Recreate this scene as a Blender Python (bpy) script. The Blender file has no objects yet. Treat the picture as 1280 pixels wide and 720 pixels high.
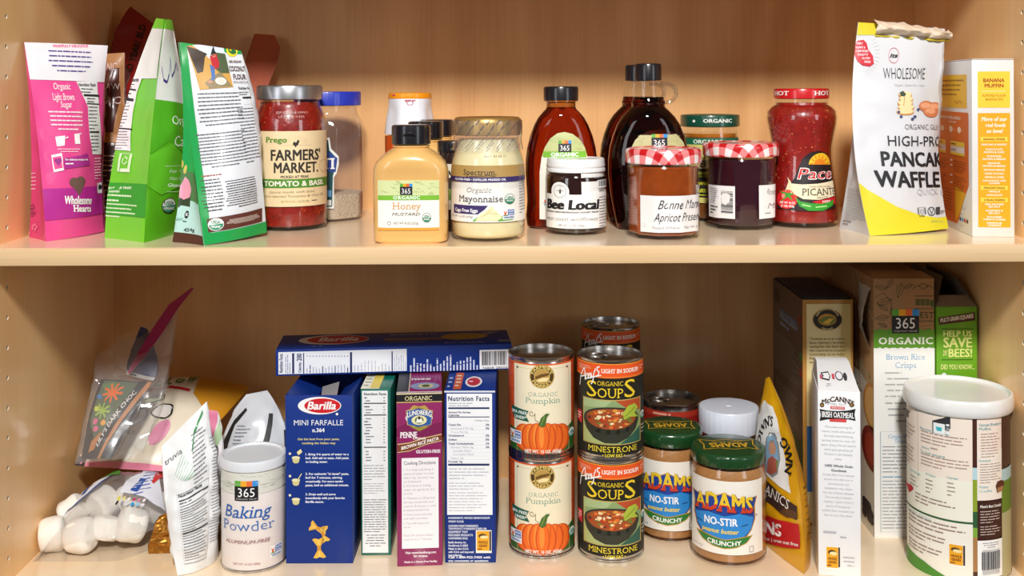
import bpy, bmesh, math, random
import numpy as np
from mathutils import Vector, Matrix, noise, geometry
PI = math.pi
sc = bpy.context.scene
COL = sc.collection

# ---------------------------------------------------------------- camera, world, light, exposure
F, CAMY, CAMZ, ROLL = 1350.0, -1.10, 0.5236, 0.0043      # focal length in px of a 1280 px frame, camera place, slight roll
cam = bpy.data.objects.new('camera', bpy.data.cameras.new('camera')); COL.objects.link(cam)
cam.data.sensor_fit = 'HORIZONTAL'; cam.data.sensor_width = 36.0
cam.data.lens = 36.0 * F / 1280.0
cam.data.shift_x = -3.0 / 1280.0; cam.data.shift_y = -250.0 / 1280.0      # a level camera with a falling front: verticals stay vertical
cam.data.clip_start = 0.02
cam.matrix_world = Matrix.Translation((0, CAMY, CAMZ)) @ Matrix.Rotation(PI / 2, 4, 'X') @ Matrix.Rotation(-ROLL, 4, 'Z')
sc.camera = cam

world = bpy.data.worlds.new('room'); sc.world = world; world.use_nodes = True
bg = world.node_tree.nodes['Background']; bg.inputs[0].default_value = (1.0, 0.95, 0.90, 1); bg.inputs[1].default_value = 0.08

def area(name, loc, target, size, power, col):
    d = bpy.data.lights.new(name, 'AREA'); d.shape = 'DISK'; d.size = size; d.energy = power; d.color = col
    o = bpy.data.objects.new(name, d); COL.objects.link(o); o.location = loc
    o.rotation_euler = (Vector(target) - Vector(loc)).to_track_quat('-Z', 'Y').to_euler()
    return o
area('key_lamp', (0.0, -2.0, 1.90), (0, .1, .35), .30, 82, (1.0, .98, .95))
def window(name, loc, target, sx, sy, power, col):
    o = area(name, loc, target, sx, power, col); o.data.shape = 'RECTANGLE'; o.data.size_y = sy; return o
window('window_light_left', (-1.7, -2.1, .95), (0, .1, .3), .55, 1.3, 8.5, (.95, .97, 1.0))
window('window_light_right', (1.9, -1.9, .95), (0, .1, .3), .55, 1.3, 8.5, (.95, .97, 1.0))

vs = sc.view_settings; vs.view_transform = 'Standard'; vs.look = 'None'; vs.exposure = 0.0; vs.gamma = 1.0; vs.use_curve_mapping = False
sc.cycles.max_bounces = 14; sc.cycles.transparent_max_bounces = 24; sc.cycles.transmission_bounces = 10
sc.cycles.caustics_reflective = False; sc.cycles.caustics_refractive = True
sc.cycles.use_denoising = True; sc.cycles.sample_clamp_indirect = 4.0

# ---------------------------------------------------------------- photograph measure -> metres
SH = {0: 0.0, 1: 0.3619}          # top faces of the two shelves
HALFW, BACK = 0.540, 0.352        # inside half width and depth of the cabinet
def UV(px, py):
    u, v = px - 643.0, py - 110.0
    return u - ROLL * v, v + ROLL * u
def floor(px, py, z):             # the point of a level plane
    u, v = UV(px, py); Z = F * (CAMZ - z) / v
    return u * Z / F, Z + CAMY
def at(px, py, y):                # the point of an upright plane at depth y
    u, v = UV(px, py); Z = y - CAMY
    return Vector((u * Z / F, y, CAMZ - v * Z / F))
def proj(p):
    Z = p[1] - CAMY; u = F * p[0] / Z; v = F * (CAMZ - p[2]) / Z
    return 643 + u + ROLL * v, 110 + v - ROLL * u

# ---------------------------------------------------------------- materials
def lin(c):
    if isinstance(c, str): c = tuple(int(c[i:i + 2], 16) for i in (0, 2, 4))
    return tuple((x / 255 / 12.92 if x / 255 <= .04045 else ((x / 255 + .055) / 1.055) ** 2.4) for x in c)
MATS = {}
def newmat(name):
    m = bpy.data.materials.new(name); m.use_nodes = True; nt = m.node_tree; nt.nodes.clear()
    return m, nt, nt.nodes, nt.links
def M(col, rough=.45, metal=0.0, coat=0.0, trans=0.0, ior=1.5, sss=0.0, bump=0.0, bscale=60.0, var=.05, spec=.5):
    key = (col if isinstance(col, str) else tuple(col), rough, metal, coat, trans, ior, sss, bump, bscale, var, spec)
    if key in MATS: return MATS[key]
    m, nt, N, L = newmat('surface_%s' % (col if isinstance(col, str) else '%02x%02x%02x' % tuple(col)))
    out = N.new('ShaderNodeOutputMaterial'); p = N.new('ShaderNodeBsdfPrincipled')
    L.new(p.outputs[0], out.inputs[0])
    c = lin(col)
    tc = N.new('ShaderNodeTexCoord'); nz = N.new('ShaderNodeTexNoise'); nz.inputs['Scale'].default_value = bscale; nz.inputs['Detail'].default_value = 2
    L.new(tc.outputs['Object'], nz.inputs['Vector'])
    mx = N.new('ShaderNodeMix'); mx.data_type = 'RGBA'
    mx.inputs[6].default_value = tuple(x * (1 - var) for x in c) + (1,); mx.inputs[7].default_value = tuple(min(1, x * (1 + var * .4)) for x in c) + (1,)
    L.new(nz.outputs[0], mx.inputs[0]); L.new(mx.outputs[2], p.inputs['Base Color'])
    p.inputs['Roughness'].default_value = rough; p.inputs['Metallic'].default_value = metal
    p.inputs['Coat Weight'].default_value = coat; p.inputs['Coat Roughness'].default_value = .04
    p.inputs['Transmission Weight'].default_value = trans; p.inputs['IOR'].default_value = ior
    p.inputs['Specular IOR Level'].default_value = spec
    if sss:
        p.inputs['Subsurface Weight'].default_value = sss; p.inputs['Subsurface Radius'].default_value = (.01, .006, .004); p.inputs['Subsurface Scale'].default_value = .5
    if bump:
        b = N.new('ShaderNodeBump'); b.inputs['Strength'].default_value = bump; b.inputs['Distance'].default_value = .002
        L.new(nz.outputs[0], b.inputs['Height']); L.new(b.outputs[0], p.inputs['Normal'])
    MATS[key] = m
    return m
def thin_glass(name, tint=(1, 1, 1), rough=.02, haze=0.0, hazecol=(1, 1, 1), boost=1.0):
    """a thin clear wall: lets light straight through, mirrors by Fresnel, a little milky haze"""
    if name in MATS: return MATS[name]
    m, nt, N, L = newmat(name)
    out = N.new('ShaderNodeOutputMaterial'); tr = N.new('ShaderNodeBsdfTransparent'); gl = N.new('ShaderNodeBsdfGlossy')
    tr.inputs[0].default_value = tint + (1,); gl.inputs['Roughness'].default_value = rough
    lw = N.new('ShaderNodeLayerWeight'); lw.inputs[0].default_value = .5          # Schlick's curve, the same from both sides of the wall
    pw = N.new('ShaderNodeMath'); pw.operation = 'POWER'; pw.inputs[1].default_value = 4.0; L.new(lw.outputs['Facing'], pw.inputs[0])
    mu = N.new('ShaderNodeMath'); mu.operation = 'MULTIPLY_ADD'; mu.inputs[1].default_value = .55 * boost; mu.inputs[2].default_value = .04 * boost; mu.use_clamp = True
    L.new(pw.outputs[0], mu.inputs[0])
    mix = N.new('ShaderNodeMixShader'); L.new(mu.outputs[0], mix.inputs[0])
    src = tr
    if haze:
        df = N.new('ShaderNodeBsdfDiffuse'); df.inputs[0].default_value = hazecol + (1,)
        m2 = N.new('ShaderNodeMixShader'); m2.inputs[0].default_value = haze
        L.new(tr.outputs[0], m2.inputs[1]); L.new(df.outputs[0], m2.inputs[2]); src = m2
    L.new(src.outputs[0], mix.inputs[1]); L.new(gl.outputs[0], mix.inputs[2]); L.new(mix.outputs[0], out.inputs[0])
    MATS[name] = m
    return m
def wood(name, along, light=(252, 212, 156), dark=(238, 184, 122), rough=.32, coat=.25, seed=0.0, rings=22.0):
    """sanded maple plywood: stretched growth rings plus fine pores, grain along the given axis"""
    m, nt, N, L = newmat(name)
    out = N.new('ShaderNodeOutputMaterial'); p = N.new('ShaderNodeBsdfPrincipled'); L.new(p.outputs[0], out.inputs[0])
    tc = N.new('ShaderNodeTexCoord'); mp = N.new('ShaderNodeMapping'); L.new(tc.outputs['Object'], mp.inputs[0])
    s = [6.5, 6.5, 6.5]; s[along] = 1.5; mp.inputs['Scale'].default_value = s; mp.inputs['Location'].default_value = (seed, seed * .7, seed * 1.3)
    n1 = N.new('ShaderNodeTexNoise'); n1.inputs['Scale'].default_value = 1.0; n1.inputs['Detail'].default_value = 2.0; n1.inputs['Roughness'].default_value = .42
    L.new(mp.outputs[0], n1.inputs[0])
    mu = N.new('ShaderNodeMath'); mu.operation = 'MULTIPLY'; mu.inputs[1].default_value = rings; L.new(n1.outputs[0], mu.inputs[0])
    sn = N.new('ShaderNodeMath'); sn.operation = 'SINE'; L.new(mu.outputs[0], sn.inputs[0])
    mp2 = N.new('ShaderNodeMapping'); L.new(tc.outputs['Object'], mp2.inputs[0]); s2 = [420, 420, 420]; s2[along] = 9; mp2.inputs['Scale'].default_value = s2
    n2 = N.new('ShaderNodeTexNoise'); n2.inputs['Scale'].default_value = 1.0; n2.inputs['Detail'].default_value = 3.0; L.new(mp2.outputs[0], n2.inputs[0])
    mp3 = N.new('ShaderNodeMapping'); L.new(tc.outputs['Object'], mp3.inputs[0]); s3 = [30, 30, 30]; s3[along] = 2.5; mp3.inputs['Scale'].default_value = s3
    n3 = N.new('ShaderNodeTexNoise'); n3.inputs['Scale'].default_value = 1.0; n3.inputs['Detail'].default_value = 4.0; L.new(mp3.outputs[0], n3.inputs[0])
    a = N.new('ShaderNodeMath'); a.operation = 'MULTIPLY_ADD'; a.inputs[1].default_value = .17; a.inputs[2].default_value = -.24; L.new(sn.outputs[0], a.inputs[0])
    b = N.new('ShaderNodeMath'); b.operation = 'MULTIPLY_ADD'; b.inputs[1].default_value = .55; L.new(n2.outputs[0], b.inputs[0]); L.new(a.outputs[0], b.inputs[2])
    c = N.new('ShaderNodeMath'); c.operation = 'MULTIPLY_ADD'; c.inputs[1].default_value = .85; c.use_clamp = True; L.new(n3.outputs[0], c.inputs[0]); L.new(b.outputs[0], c.inputs[2])
    mx = N.new('ShaderNodeMix'); mx.data_type = 'RGBA'; mx.inputs[6].default_value = lin(light) + (1,); mx.inputs[7].default_value = lin(dark) + (1,)
    L.new(c.outputs[0], mx.inputs[0]); L.new(mx.outputs[2], p.inputs['Base Color'])
    p.inputs['Roughness'].default_value = rough; p.inputs['Coat Weight'].default_value = coat; p.inputs['Coat Roughness'].default_value = .16
    bp = N.new('ShaderNodeBump'); bp.inputs['Strength'].default_value = .06; bp.inputs['Distance'].default_value = .001
    L.new(n2.outputs[0], bp.inputs['Height']); L.new(bp.outputs[0], p.inputs['Normal'])
    return m
def gingham(name, pitch):
    """red and white checked cloth print, from the flattened-cloth coordinate stored on the lid"""
    m, nt, N, L = newmat(name)
    out = N.new('ShaderNodeOutputMaterial'); p = N.new('ShaderNodeBsdfPrincipled'); L.new(p.outputs[0], out.inputs[0])
    at_ = N.new('ShaderNodeAttribute'); at_.attribute_name = 'flat'
    sp = N.new('ShaderNodeSeparateXYZ'); L.new(at_.outputs['Vector'], sp.inputs[0])
    def stripe(o):
        a = N.new('ShaderNodeMath'); a.operation = 'MULTIPLY'; a.inputs[1].default_value = PI / pitch; L.new(o, a.inputs[0])
        b = N.new('ShaderNodeMath'); b.operation = 'SINE'; L.new(a.outputs[0], b.inputs[0])
        c = N.new('ShaderNodeMath'); c.operation = 'MULTIPLY_ADD'; c.inputs[1].default_value = 9; c.inputs[2].default_value = .5; c.use_clamp = True; L.new(b.outputs[0], c.inputs[0])
        return c.outputs[0]
    x, y = stripe(sp.outputs[0]), stripe(sp.outputs[1])
    s = N.new('ShaderNodeMath'); s.operation = 'ADD'; L.new(x, s.inputs[0]); L.new(y, s.inputs[1])
    h = N.new('ShaderNodeMath'); h.operation = 'MULTIPLY'; h.inputs[1].default_value = .5; L.new(s.outputs[0], h.inputs[0])
    r = N.new('ShaderNodeValToRGB'); e = r.color_ramp.elements
    e[0].position = 0; e[0].color = lin('f4eef0') + (1,); e[1].position = 1; e[1].color = lin('c8141e') + (1,)
    k = e.new(.5); k.color = lin('ee8a8c') + (1,)
    L.new(h.outputs[0], r.inputs[0]); L.new(r.outputs[0], p.inputs['Base Color'])
    p.inputs['Roughness'].default_value = .3; p.inputs['Coat Weight'].default_value = .5
    return m

# ---------------------------------------------------------------- mesh building
class MB:
    def __init__(s): s.v = []; s.f = []; s.m = []; s.s = []; s.mats = []; s.flat = None
    def mi(s, mat):
        if mat not in s.mats: s.mats.append(mat)
        return s.mats.index(mat)
    def add(s, vs_, fs, mat, smooth=False, flat=None):
        o = len(s.v); s.v.extend(tuple(v) for v in vs_); i = s.mi(mat)
        for f in fs: s.f.append(tuple(o + k for k in f)); s.m.append(i); s.s.append(smooth)
        if flat is not None:
            s.flat = s.flat or {}
            for k, c in enumerate(flat): s.flat[o + k] = c
        return s
    def box(s, x0, x1, y0, y1, z0, z1, mat, bev=.0008):
        b = min(bev, (x1 - x0) * .3, (y1 - y0) * .3, (z1 - z0) * .3)
        bm = bmesh.new(); bmesh.ops.create_cube(bm, size=1)
        for v in bm.verts: v.co = ((x0 + x1) / 2 + v.co.x * (x1 - x0), (y0 + y1) / 2 + v.co.y * (y1 - y0), (z0 + z1) / 2 + v.co.z * (z1 - z0))
        if b > 0: bmesh.ops.bevel(bm, geom=bm.edges[:], offset=b, segments=2, affect='EDGES', profile=.5)
        s.addbm(bm, mat, True); return s
    def addbm(s, bm, mat, smooth=False):
        bm.verts.index_update()
        s.add([v.co[:] for v in bm.verts], [[v.index for v in f.verts] for f in bm.faces], mat, smooth); bm.free()
    def lathe(s, prof, mat, seg=56, c=(0, 0), rmod=None, smooth=True, closed=False, flatten=None):
        vs_, fs, fl = [], [], []
        n = len(prof); lens = [0.0]
        for k in range(1, n): lens.append(lens[-1] + math.hypot(prof[k][0] - prof[k - 1][0], prof[k][1] - prof[k - 1][1]))
        for k, (r, z) in enumerate(prof):
            for i in range(seg):
                a = 2 * PI * i / seg; q = rmod(a, z) if rmod else 1.0
                vs_.append((c[0] + r * q * math.sin(a), c[1] - r * q * math.cos(a), z))
                d = flatten(lens[k]) if flatten else 0
                fl.append((d * math.sin(a + PI / 4), d * math.cos(a + PI / 4), 0))
        for k in range(n - 1):
            for i in range(seg):
                j = (i + 1) % seg
                fs.append((k * seg + i, k * seg + j, (k + 1) * seg + j, (k + 1) * seg + i))
        if not closed:
            if prof[0][0] > 1e-6: fs.append(tuple(range(seg))[::-1])
            if prof[-1][0] > 1e-6: fs.append(tuple((n - 1) * seg + i for i in range(seg)))
        s.add(vs_, fs, mat, smooth, fl if flatten else None); return s
    def loft(s, rings, mat, smooth=True, cap=True, closed=True):
        n = len(rings[0]); vs_ = [p for r in rings for p in r]; fs = []
        for k in range(len(rings) - 1):
            for i in range(n if closed else n - 1):
                j = (i + 1) % n
                fs.append((k * n + i, k * n + j, (k + 1) * n + j, (k + 1) * n + i))
        if cap and closed: fs.append(tuple(range(n))[::-1]); fs.append(tuple((len(rings) - 1) * n + i for i in range(n)))
        s.add(vs_, fs, mat, smooth); return s
    def tube(s, pts, r, mat, seg=10, cap=True):
        pts = [Vector(p) for p in pts]; rr = r if isinstance(r, (list, tuple)) else [r] * len(pts); rings = []
        up = Vector((0.13, 0.21, 1)).normalized()
        for i, p in enumerate(pts):
            t = (pts[min(i + 1, len(pts) - 1)] - pts[max(i - 1, 0)]).normalized()
            a = t.cross(up); a = a.normalized() if a.length > 1e-4 else t.cross(Vector((1, 0, 0))).normalized(); b = a.cross(t)
            rings.append([p + rr[i] * (a * math.cos(2 * PI * k / seg) + b * math.sin(2 * PI * k / seg)) for k in range(seg)])
        return s.loft(rings, mat, True, cap)
    def grid(s, fn, nu, nv, mat, smooth=True):
        vs_ = [fn(i / nu, j / nv) for j in range(nv + 1) for i in range(nu + 1)]; w = nu + 1
        s.add(vs_, [(j * w + i, j * w + i + 1, (j + 1) * w + i + 1, (j + 1) * w + i) for j in range(nv) for i in range(nu)], mat, smooth); return s
    def build(s, name, parent=None, sharp=38, weld=False):
        me = bpy.data.meshes.new(name); me.from_pydata(s.v, [], s.f)
        for m in s.mats: me.materials.append(m)
        me.polygons.foreach_set('material_index', s.m); me.polygons.foreach_set('use_smooth', s.s)
        if s.flat:
            at_ = me.attributes.new('flat', 'FLOAT_VECTOR', 'POINT')
            for k, c in s.flat.items(): at_.data[k].vector = c
        if weld:
            bm = bmesh.new(); bm.from_mesh(me); bmesh.ops.remove_doubles(bm, verts=bm.verts, dist=1e-5); bm.to_mesh(me); bm.free()
        me.update(); me.set_sharp_from_angle(angle=math.radians(sharp))
        o = bpy.data.objects.new(name, me); COL.objects.link(o)
        if parent: o.parent = parent
        return o
def thing(name, label, cat, loc=(0, 0, 0), rz=0.0, group=None):
    o = bpy.data.objects.new(name, None); COL.objects.link(o); o.empty_display_size = .02
    o.location = loc; o.rotation_euler = (0, 0, rz)
    o['label'] = label; o['category'] = cat
    if group: o['group'] = group
    return o
def tag(o, label, cat, group=None):
    o['label'] = label; o['category'] = cat
    if group: o['group'] = group
    return o
NEST = {'pull_tab': 'steel_can', 'thumb_tab': 'flip_cap', 'cap_top': 'cap', 'finger_loop': 'neck', 'printing': 'upper_film', 'tamper_seal': 'lid', 'zip_strip': 'top_flap', 'rumpled_lip': 'pouch',
        'inner_flap': 'carton_body', 'side_flap': 'carton_body', 'front_flap': 'carton_body', 'back_flap': 'carton_body', 'inside_shade': 'carton_body', 'inner_bag_edge': 'carton_body', 'tuck_top': 'carton_body'}
def nest(root):                    # small pieces that belong to a part go one level deeper
    kids = {c.name.split('.')[0]: c for c in root.children}
    for c in list(root.children):
        p = kids.get(NEST.get(c.name.split('.')[0], ''))
        if p: c.parent = p
def dup(root, loc, label, group=None):
    nest(root)
    r = root.copy(); COL.objects.link(r); r.location = loc; r['label'] = label
    if group: r['group'] = group
    for ch in list(root.children):
        c = ch.copy(); COL.objects.link(c); c.parent = r
        for g in ch.children:
            d = g.copy(); COL.objects.link(d); d.parent = c
    return r
def struct(name, mb, **k):
    o = mb.build(name, **k); o['kind'] = 'structure'; return o

# ---------------------------------------------------------------- large structure: the cabinet
SHT = 0.0175                       # shelf thickness
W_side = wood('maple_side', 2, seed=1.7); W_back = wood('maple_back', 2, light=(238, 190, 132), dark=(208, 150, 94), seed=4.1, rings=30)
W_shelf = wood('maple_shelf', 0, light=(248, 228, 198), dark=(236, 206, 166), rough=.28, coat=.7, seed=2.3)
W_edge = wood('maple_edge', 0, light=(230, 202, 160), dark=(216, 174, 124), rough=.4, coat=.1, seed=7.9)
W_hole = M('e8d8c0', .6)
ZTOP = 1.12
def side_wall(sx, name):
    mb = MB(); X = sx * HALFW; hy, pitch, rad = .048, .032, .0026
    z0 = -.006; zs = [z0 + i * pitch for i in range(int((ZTOP - z0) / pitch) + 1)]
    a, b = hy - pitch / 2, hy + pitch / 2
    zt = zs[-1] + pitch / 2; zb = zs[0] - pitch / 2
    for y0, y1 in ((0.0, a), (b, BACK + .012)):
        mb.add([(X, y0, zb), (X, y1, zb), (X, y1, zt), (X, y0, zt)], [(0, 1, 2, 3)], W_side)
    n = 24
    for zc in zs:                   # a drilled shelf-pin hole in each 32 mm cell
        sq, ci, ce = [], [], []
        for i in range(n):
            t = 2 * PI * i / n + PI / 4; c, s_ = math.cos(t), math.sin(t); k = (pitch / 2) / max(abs(c), abs(s_))
            sq.append((X, hy + c * k, zc + s_ * k)); ci.append((X, hy + c * rad, zc + s_ * rad)); ce.append((X + sx * .009, hy + c * rad, zc + s_ * rad))
        mb.add(sq + ci, [(i, (i + 1) % n, n + (i + 1) % n, n + i) for i in range(n)], W_side)
        mb.add(ci + ce, [(i, (i + 1) % n, n + (i + 1) % n, n + i) for i in range(n)] + [tuple(range(n, 2 * n))], W_hole)
    mb.add([(X, 0, zb), (X, 0, zt), (X + sx * .019, 0, zt), (X + sx * .019, 0, zb)], [(0, 1, 2, 3)], W_edge)
    mb.add([(X + sx * .019, 0, zb), (X + sx * .019, 0, zt), (X + sx * .019, BACK + .012, zt), (X + sx * .019, BACK + .012, zb)], [(0, 1, 2, 3)], W_side)
    struct(name, mb)
side_wall(-1, 'wall_left'); side_wall(1, 'wall_right')
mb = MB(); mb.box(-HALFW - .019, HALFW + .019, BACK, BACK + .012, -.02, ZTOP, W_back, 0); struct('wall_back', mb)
for nm, zt, lbl in (('floor', 0.0, None), ('trim_1', SH[1], None), ('ceiling', .742, None)):
    mb = MB(); mb.box(-HALFW, HALFW, .004, BACK, zt - SHT, zt, W_shelf, 0)
    mb.box(-HALFW, HALFW, 0.0, .004, zt - SHT, zt - .0002, W_edge, .0006)
    if nm == 'trim_1': tag(mb.build('shelf'), 'maple plywood shelf board spanning the middle of the cabinet', 'shelf')
    else: struct(nm, mb)
# ---------------------------------------------------------------- lettering: glyph outlines of the built-in font as triangles
CH = ''.join(chr(c) for c in range(33, 127)) + '\u00ae\u2122\u00a2\u2022\u2019'
GL = {}
def union(polys):                  # overlapping pieces -> one set of triangles that do not overlap
    vs_, fs = [], []
    for p in polys:
        a = sum(p[i][0] * p[(i + 1) % len(p)][1] - p[(i + 1) % len(p)][0] * p[i][1] for i in range(len(p)))
        if abs(a) < 1e-7: continue
        q = p if a > 0 else p[::-1]; o = len(vs_); vs_ += [Vector((x, y)) for x, y in q]; fs.append(list(range(o, o + len(q))))
    r = geometry.delaunay_2d_cdt(vs_, [], fs, 1, 1e-5)
    return [[(r[0][i].x, r[0][i].y) for i in f] for f, src in zip(r[2], r[5]) if src]
def load_glyphs():
    obs = []
    for w, off in (('l', -.012), ('r', 0.0)):
        for ch in CH + '_':
            body = '|%s|' % ch
            for kind, b in (('g', ch), ('a', body)):
                if kind == 'a' and w != 'r': continue
                cu = bpy.data.curves.new('g', 'FONT'); cu.body = b; cu.size = 1; cu.offset = off; cu.resolution_u = 2
                o = bpy.data.objects.new('g', cu); COL.objects.link(o); obs.append((w, ch, kind, o))
    cu = bpy.data.curves.new('g', 'FONT'); cu.body = '||'; cu.size = 1; o = bpy.data.objects.new('g', cu); COL.objects.link(o); obs.append(('r', '', 'a', o))
    bpy.context.view_layer.update(); dg = bpy.context.evaluated_depsgraph_get()
    adv = {}
    for w, ch, kind, o in obs:
        e = o.evaluated_get(dg); me = e.to_mesh(); me.calc_loop_triangles()
        if kind == 'a': adv[ch] = max(v.co.x for v in me.vertices)
        else: GL[w, ch] = [[(me.vertices[i].co.x, me.vertices[i].co.y) for i in t.vertices] for t in me.loop_triangles]
        e.to_mesh_clear()
    for ch in CH + '_':                # a heavier weight: the outline doubled along the diagonals
        GL['b', ch] = union([[(x + dx, y + dy) for x, y in t] for dx, dy in ((-.03, -.016), (.03, -.016), (-.03, .016), (.03, .016)) for t in GL['r', ch]])
    for w, ch, kind, o in obs:
        cu = o.data; bpy.data.objects.remove(o); bpy.data.curves.remove(cu)
    H = max(p[1] for t in GL['r', 'H'] for p in t); base = adv['']
    for k in GL: GL[k] = [[(x / H, y / H) for x, y in t] for t in GL[k]]
    return {c: (a - base) / H for c, a in adv.items() if c}
ADV = load_glyphs(); ADV[' '] = .42
def _slice(tris, y):
    iv = []
    for t in tris:
        xs = []
        for i in range(3):
            (x0, y0), (x1, y1) = t[i], t[(i + 1) % 3]
            if (y0 - y) * (y1 - y) < 0: xs.append(x0 + (x1 - x0) * (y - y0) / (y1 - y0))
        if len(xs) == 2: iv.append((min(xs), max(xs)))
    iv.sort(); out = []
    for a, b in iv:
        if out and a <= out[-1][1] + .004: out[-1] = (out[-1][0], max(b, out[-1][1]))
        else: out.append((a, b))
    return out
SERIF = {}
XH = max(p[1] for t in GL['r', 'x'] for p in t)
def serifed(w, ch):
    """slab serifs on every straight stem end"""
    if (w, ch) in SERIF: return SERIF[w, ch]
    tr = GL[w, ch]; ex = {'l': -.017, 'r': 0, 'b': .022}[w]; add = []; st = {'l': .11, 'r': .145, 'b': .215}[w]
    ys = [p[1] for t in tr for p in t]
    if ch.isalpha() and ys:
        for L, d in ((0 - ex, 1), (min(ys), 1), (max(ys), -1), (XH + ex, -1)):
            near, far = _slice(tr, L + d * .012), _slice(tr, L + d * .11); beyond = _slice(tr, L - d * .02)
            for a, b in near:
                if b - a > st * 1.5 or any(x0 < b and x1 > a for x0, x1 in beyond): continue
                f = [q for q in far if q[0] < b and q[1] > a]
                if not f or abs((f[0][1] - f[0][0]) - (b - a)) > .35 * st: continue
                s0, s1, tk = .10, .10, .075 if w != 'b' else .11
                if d < 0 and ch.islower(): s1 = .0
                add.append(((a - s0, L), (b + s1, L), (b + s1, L + d * tk), (a - s0, L + d * tk)))
    r = union([list(t) for t in tr] + [list(q) for q in add]) if add else tr
    SERIF[w, ch] = r
    return r

def clip(poly, ax, lo, hi):
    if len(poly) < 3: return []
    for sgn, lim in ((1, lo), (-1, -hi)):
        out = []; n = len(poly)
        for i in range(n):
            p, q = poly[i], poly[(i + 1) % n]; a, b = sgn * p[ax] - lim, sgn * q[ax] - lim
            if a >= 0: out.append(p)
            if (a > 0 > b) or (a < 0 < b):
                t = a / (a - b); out.append((p[0] + (q[0] - p[0]) * t, p[1] + (q[1] - p[1]) * t))
        poly = out
        if len(poly) < 3: return []
    return poly
LH = .00016
RND = random.Random(5)
class Art:
    """printing laid on a surface: fn(u, v, h) -> local point, q(px, py) -> (u, v) of a measured point"""
    def __init__(s, mb, fn, q, du=0, dv=0, rough=.5, coat=.04, h0=.0):
        s.sag = None
        s.mb, s.fn, s.q, s.du, s.dv, s.rough, s.coat, s.h0 = mb, fn, q, du, dv, rough, coat, h0
    def mat(s, c):
        return c if isinstance(c, bpy.types.Material) else M(c, s.rough, coat=s.coat, var=.03)
    def emit(s, polys, col, l):
        mat = s.mat(col); cells = []
        for p in polys:
            ps = [p]
            if s.bounds:
                c = clip(clip(p, 0, s.bounds[0], s.bounds[1]), 1, s.bounds[2], s.bounds[3]); ps = [c] if c else []
            for ax, st in ((0, s.du), (1, s.dv)):
                if not st: continue
                nx = []
                for w in ps:
                    a, b = min(t[ax] for t in w), max(t[ax] for t in w); i0, i1 = math.floor(a / st + 1e-9), math.ceil(b / st - 1e-9)
                    if i1 - i0 <= 1: nx.append(w)
                    else:
                        for i in range(i0, i1):
                            c = clip(w, ax, i * st, (i + 1) * st)
                            if c: nx.append(c)
                ps = nx
            cells += ps
        idx = {}; vs_ = []; fs = []; h = s.h0 + l * LH
        for w in cells:
            f = []
            for u, v in w:
                k = (round(u, 6), round(v, 6))
                if k not in idx: idx[k] = len(vs_); vs_.append(s.fn(u, v, h))
                if not f or idx[k] != f[-1]: f.append(idx[k])
            if len(f) > 1 and f[0] == f[-1]: f.pop()
            if len(f) >= 3 and len(set(f)) == len(f): fs.append(f)
        if fs: s.mb.add(vs_, fs, mat, bool(s.du))
    # --- in measured (pixel) coordinates
    def rect(s, x0, y0, x1, y1, col, l=1):
        a, b, c, d = s.box4(x0, y0, x1, y1); s.emit([[(a, b), (c, b), (c, d), (a, d)]], col, l)
    def poly(s, pts, col, l=1):
        k = s.sag(sum(p[0] for p in pts) / len(pts)) if s.sag else 0
        s.upoly([s.q(x, y + k) for x, y in pts], col, l)
    def upoly(s, pts, col, l=1):
        t = geometry.tessellate_polygon([[Vector((p[0], p[1], 0)) for p in pts]])
        s.emit([[pts[i] for i in f] for f in t], col, l)
    def box4(s, x0, y0, x1, y1):
        if s.sag: k = s.sag((x0 + x1) / 2); y0 += k; y1 += k
        (a, b), (c, d) = s.q(x0, y1), s.q(x1, y0); return min(a, c), min(b, d), max(a, c), max(b, d)
    def ell(s, cx, cy, rx, ry, col, l=1, n=28, a0=0, a1=2 * PI):
        if s.sag: cy += s.sag(cx)
        (a, b), (c, d) = s.q(cx - rx, cy + ry), s.q(cx + rx, cy - ry); mx, my = (a + c) / 2, (b + d) / 2; ex, ey = (c - a) / 2, (d - b) / 2
        s.emit([[(mx + ex * math.cos(a0 + (a1 - a0) * i / n), my + ey * math.sin(a0 + (a1 - a0) * i / n)) for i in range(n + (a1 - a0 < 6.2))]], col, l)
    def ring(s, cx, cy, rx, ry, w, col, l=1, n=28, a0=0, a1=2 * PI):
        (a, b), (c, d) = s.q(cx - rx, cy + ry), s.q(cx + rx, cy - ry); mx, my = (a + c) / 2, (b + d) / 2; ex, ey = (c - a) / 2, (d - b) / 2; k = 1 - w / max(rx, ry)
        P = lambda i, m: (mx + m * ex * math.cos(a0 + (a1 - a0) * i / n), my + m * ey * math.sin(a0 + (a1 - a0) * i / n))
        s.emit([[P(i, 1), P(i + 1, 1), P(i + 1, k), P(i, k)] for i in range(n)], col, l)
    def line(s, pts, w, col, l=1):
        ps = [s.q(*p) for p in pts]; (a, b), (c, d) = s.q(pts[0][0], pts[0][1]), s.q(pts[0][0], pts[0][1] + 1); w = w * math.hypot(a - c, b - d) / 2; out = []
        for (x0, y0), (x1, y1) in zip(ps, ps[1:]):
            L = math.hypot(x1 - x0, y1 - y0) or 1; nx, ny = -(y1 - y0) / L * w, (x1 - x0) / L * w; ex, ey = (x1 - x0) / L * w * .5, (y1 - y0) / L * w * .5
            out.append([(x0 - nx - ex, y0 - ny - ey), (x1 - nx + ex, y1 - ny + ey), (x1 + nx + ex, y1 + ny + ey), (x0 + nx - ex, y0 + ny - ey)])
        s.emit(out, col, l)
    def frame(s, x0, y0, x1, y1, w, col, l=1):
        s.rect(x0, y0, x1, y0 + w, col, l); s.rect(x0, y1 - w, x1, y1, col, l); s.rect(x0, y0 + w, x0 + w, y1 - w, col, l); s.rect(x1 - w, y0 + w, x1, y1 - w, col, l)
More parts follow.
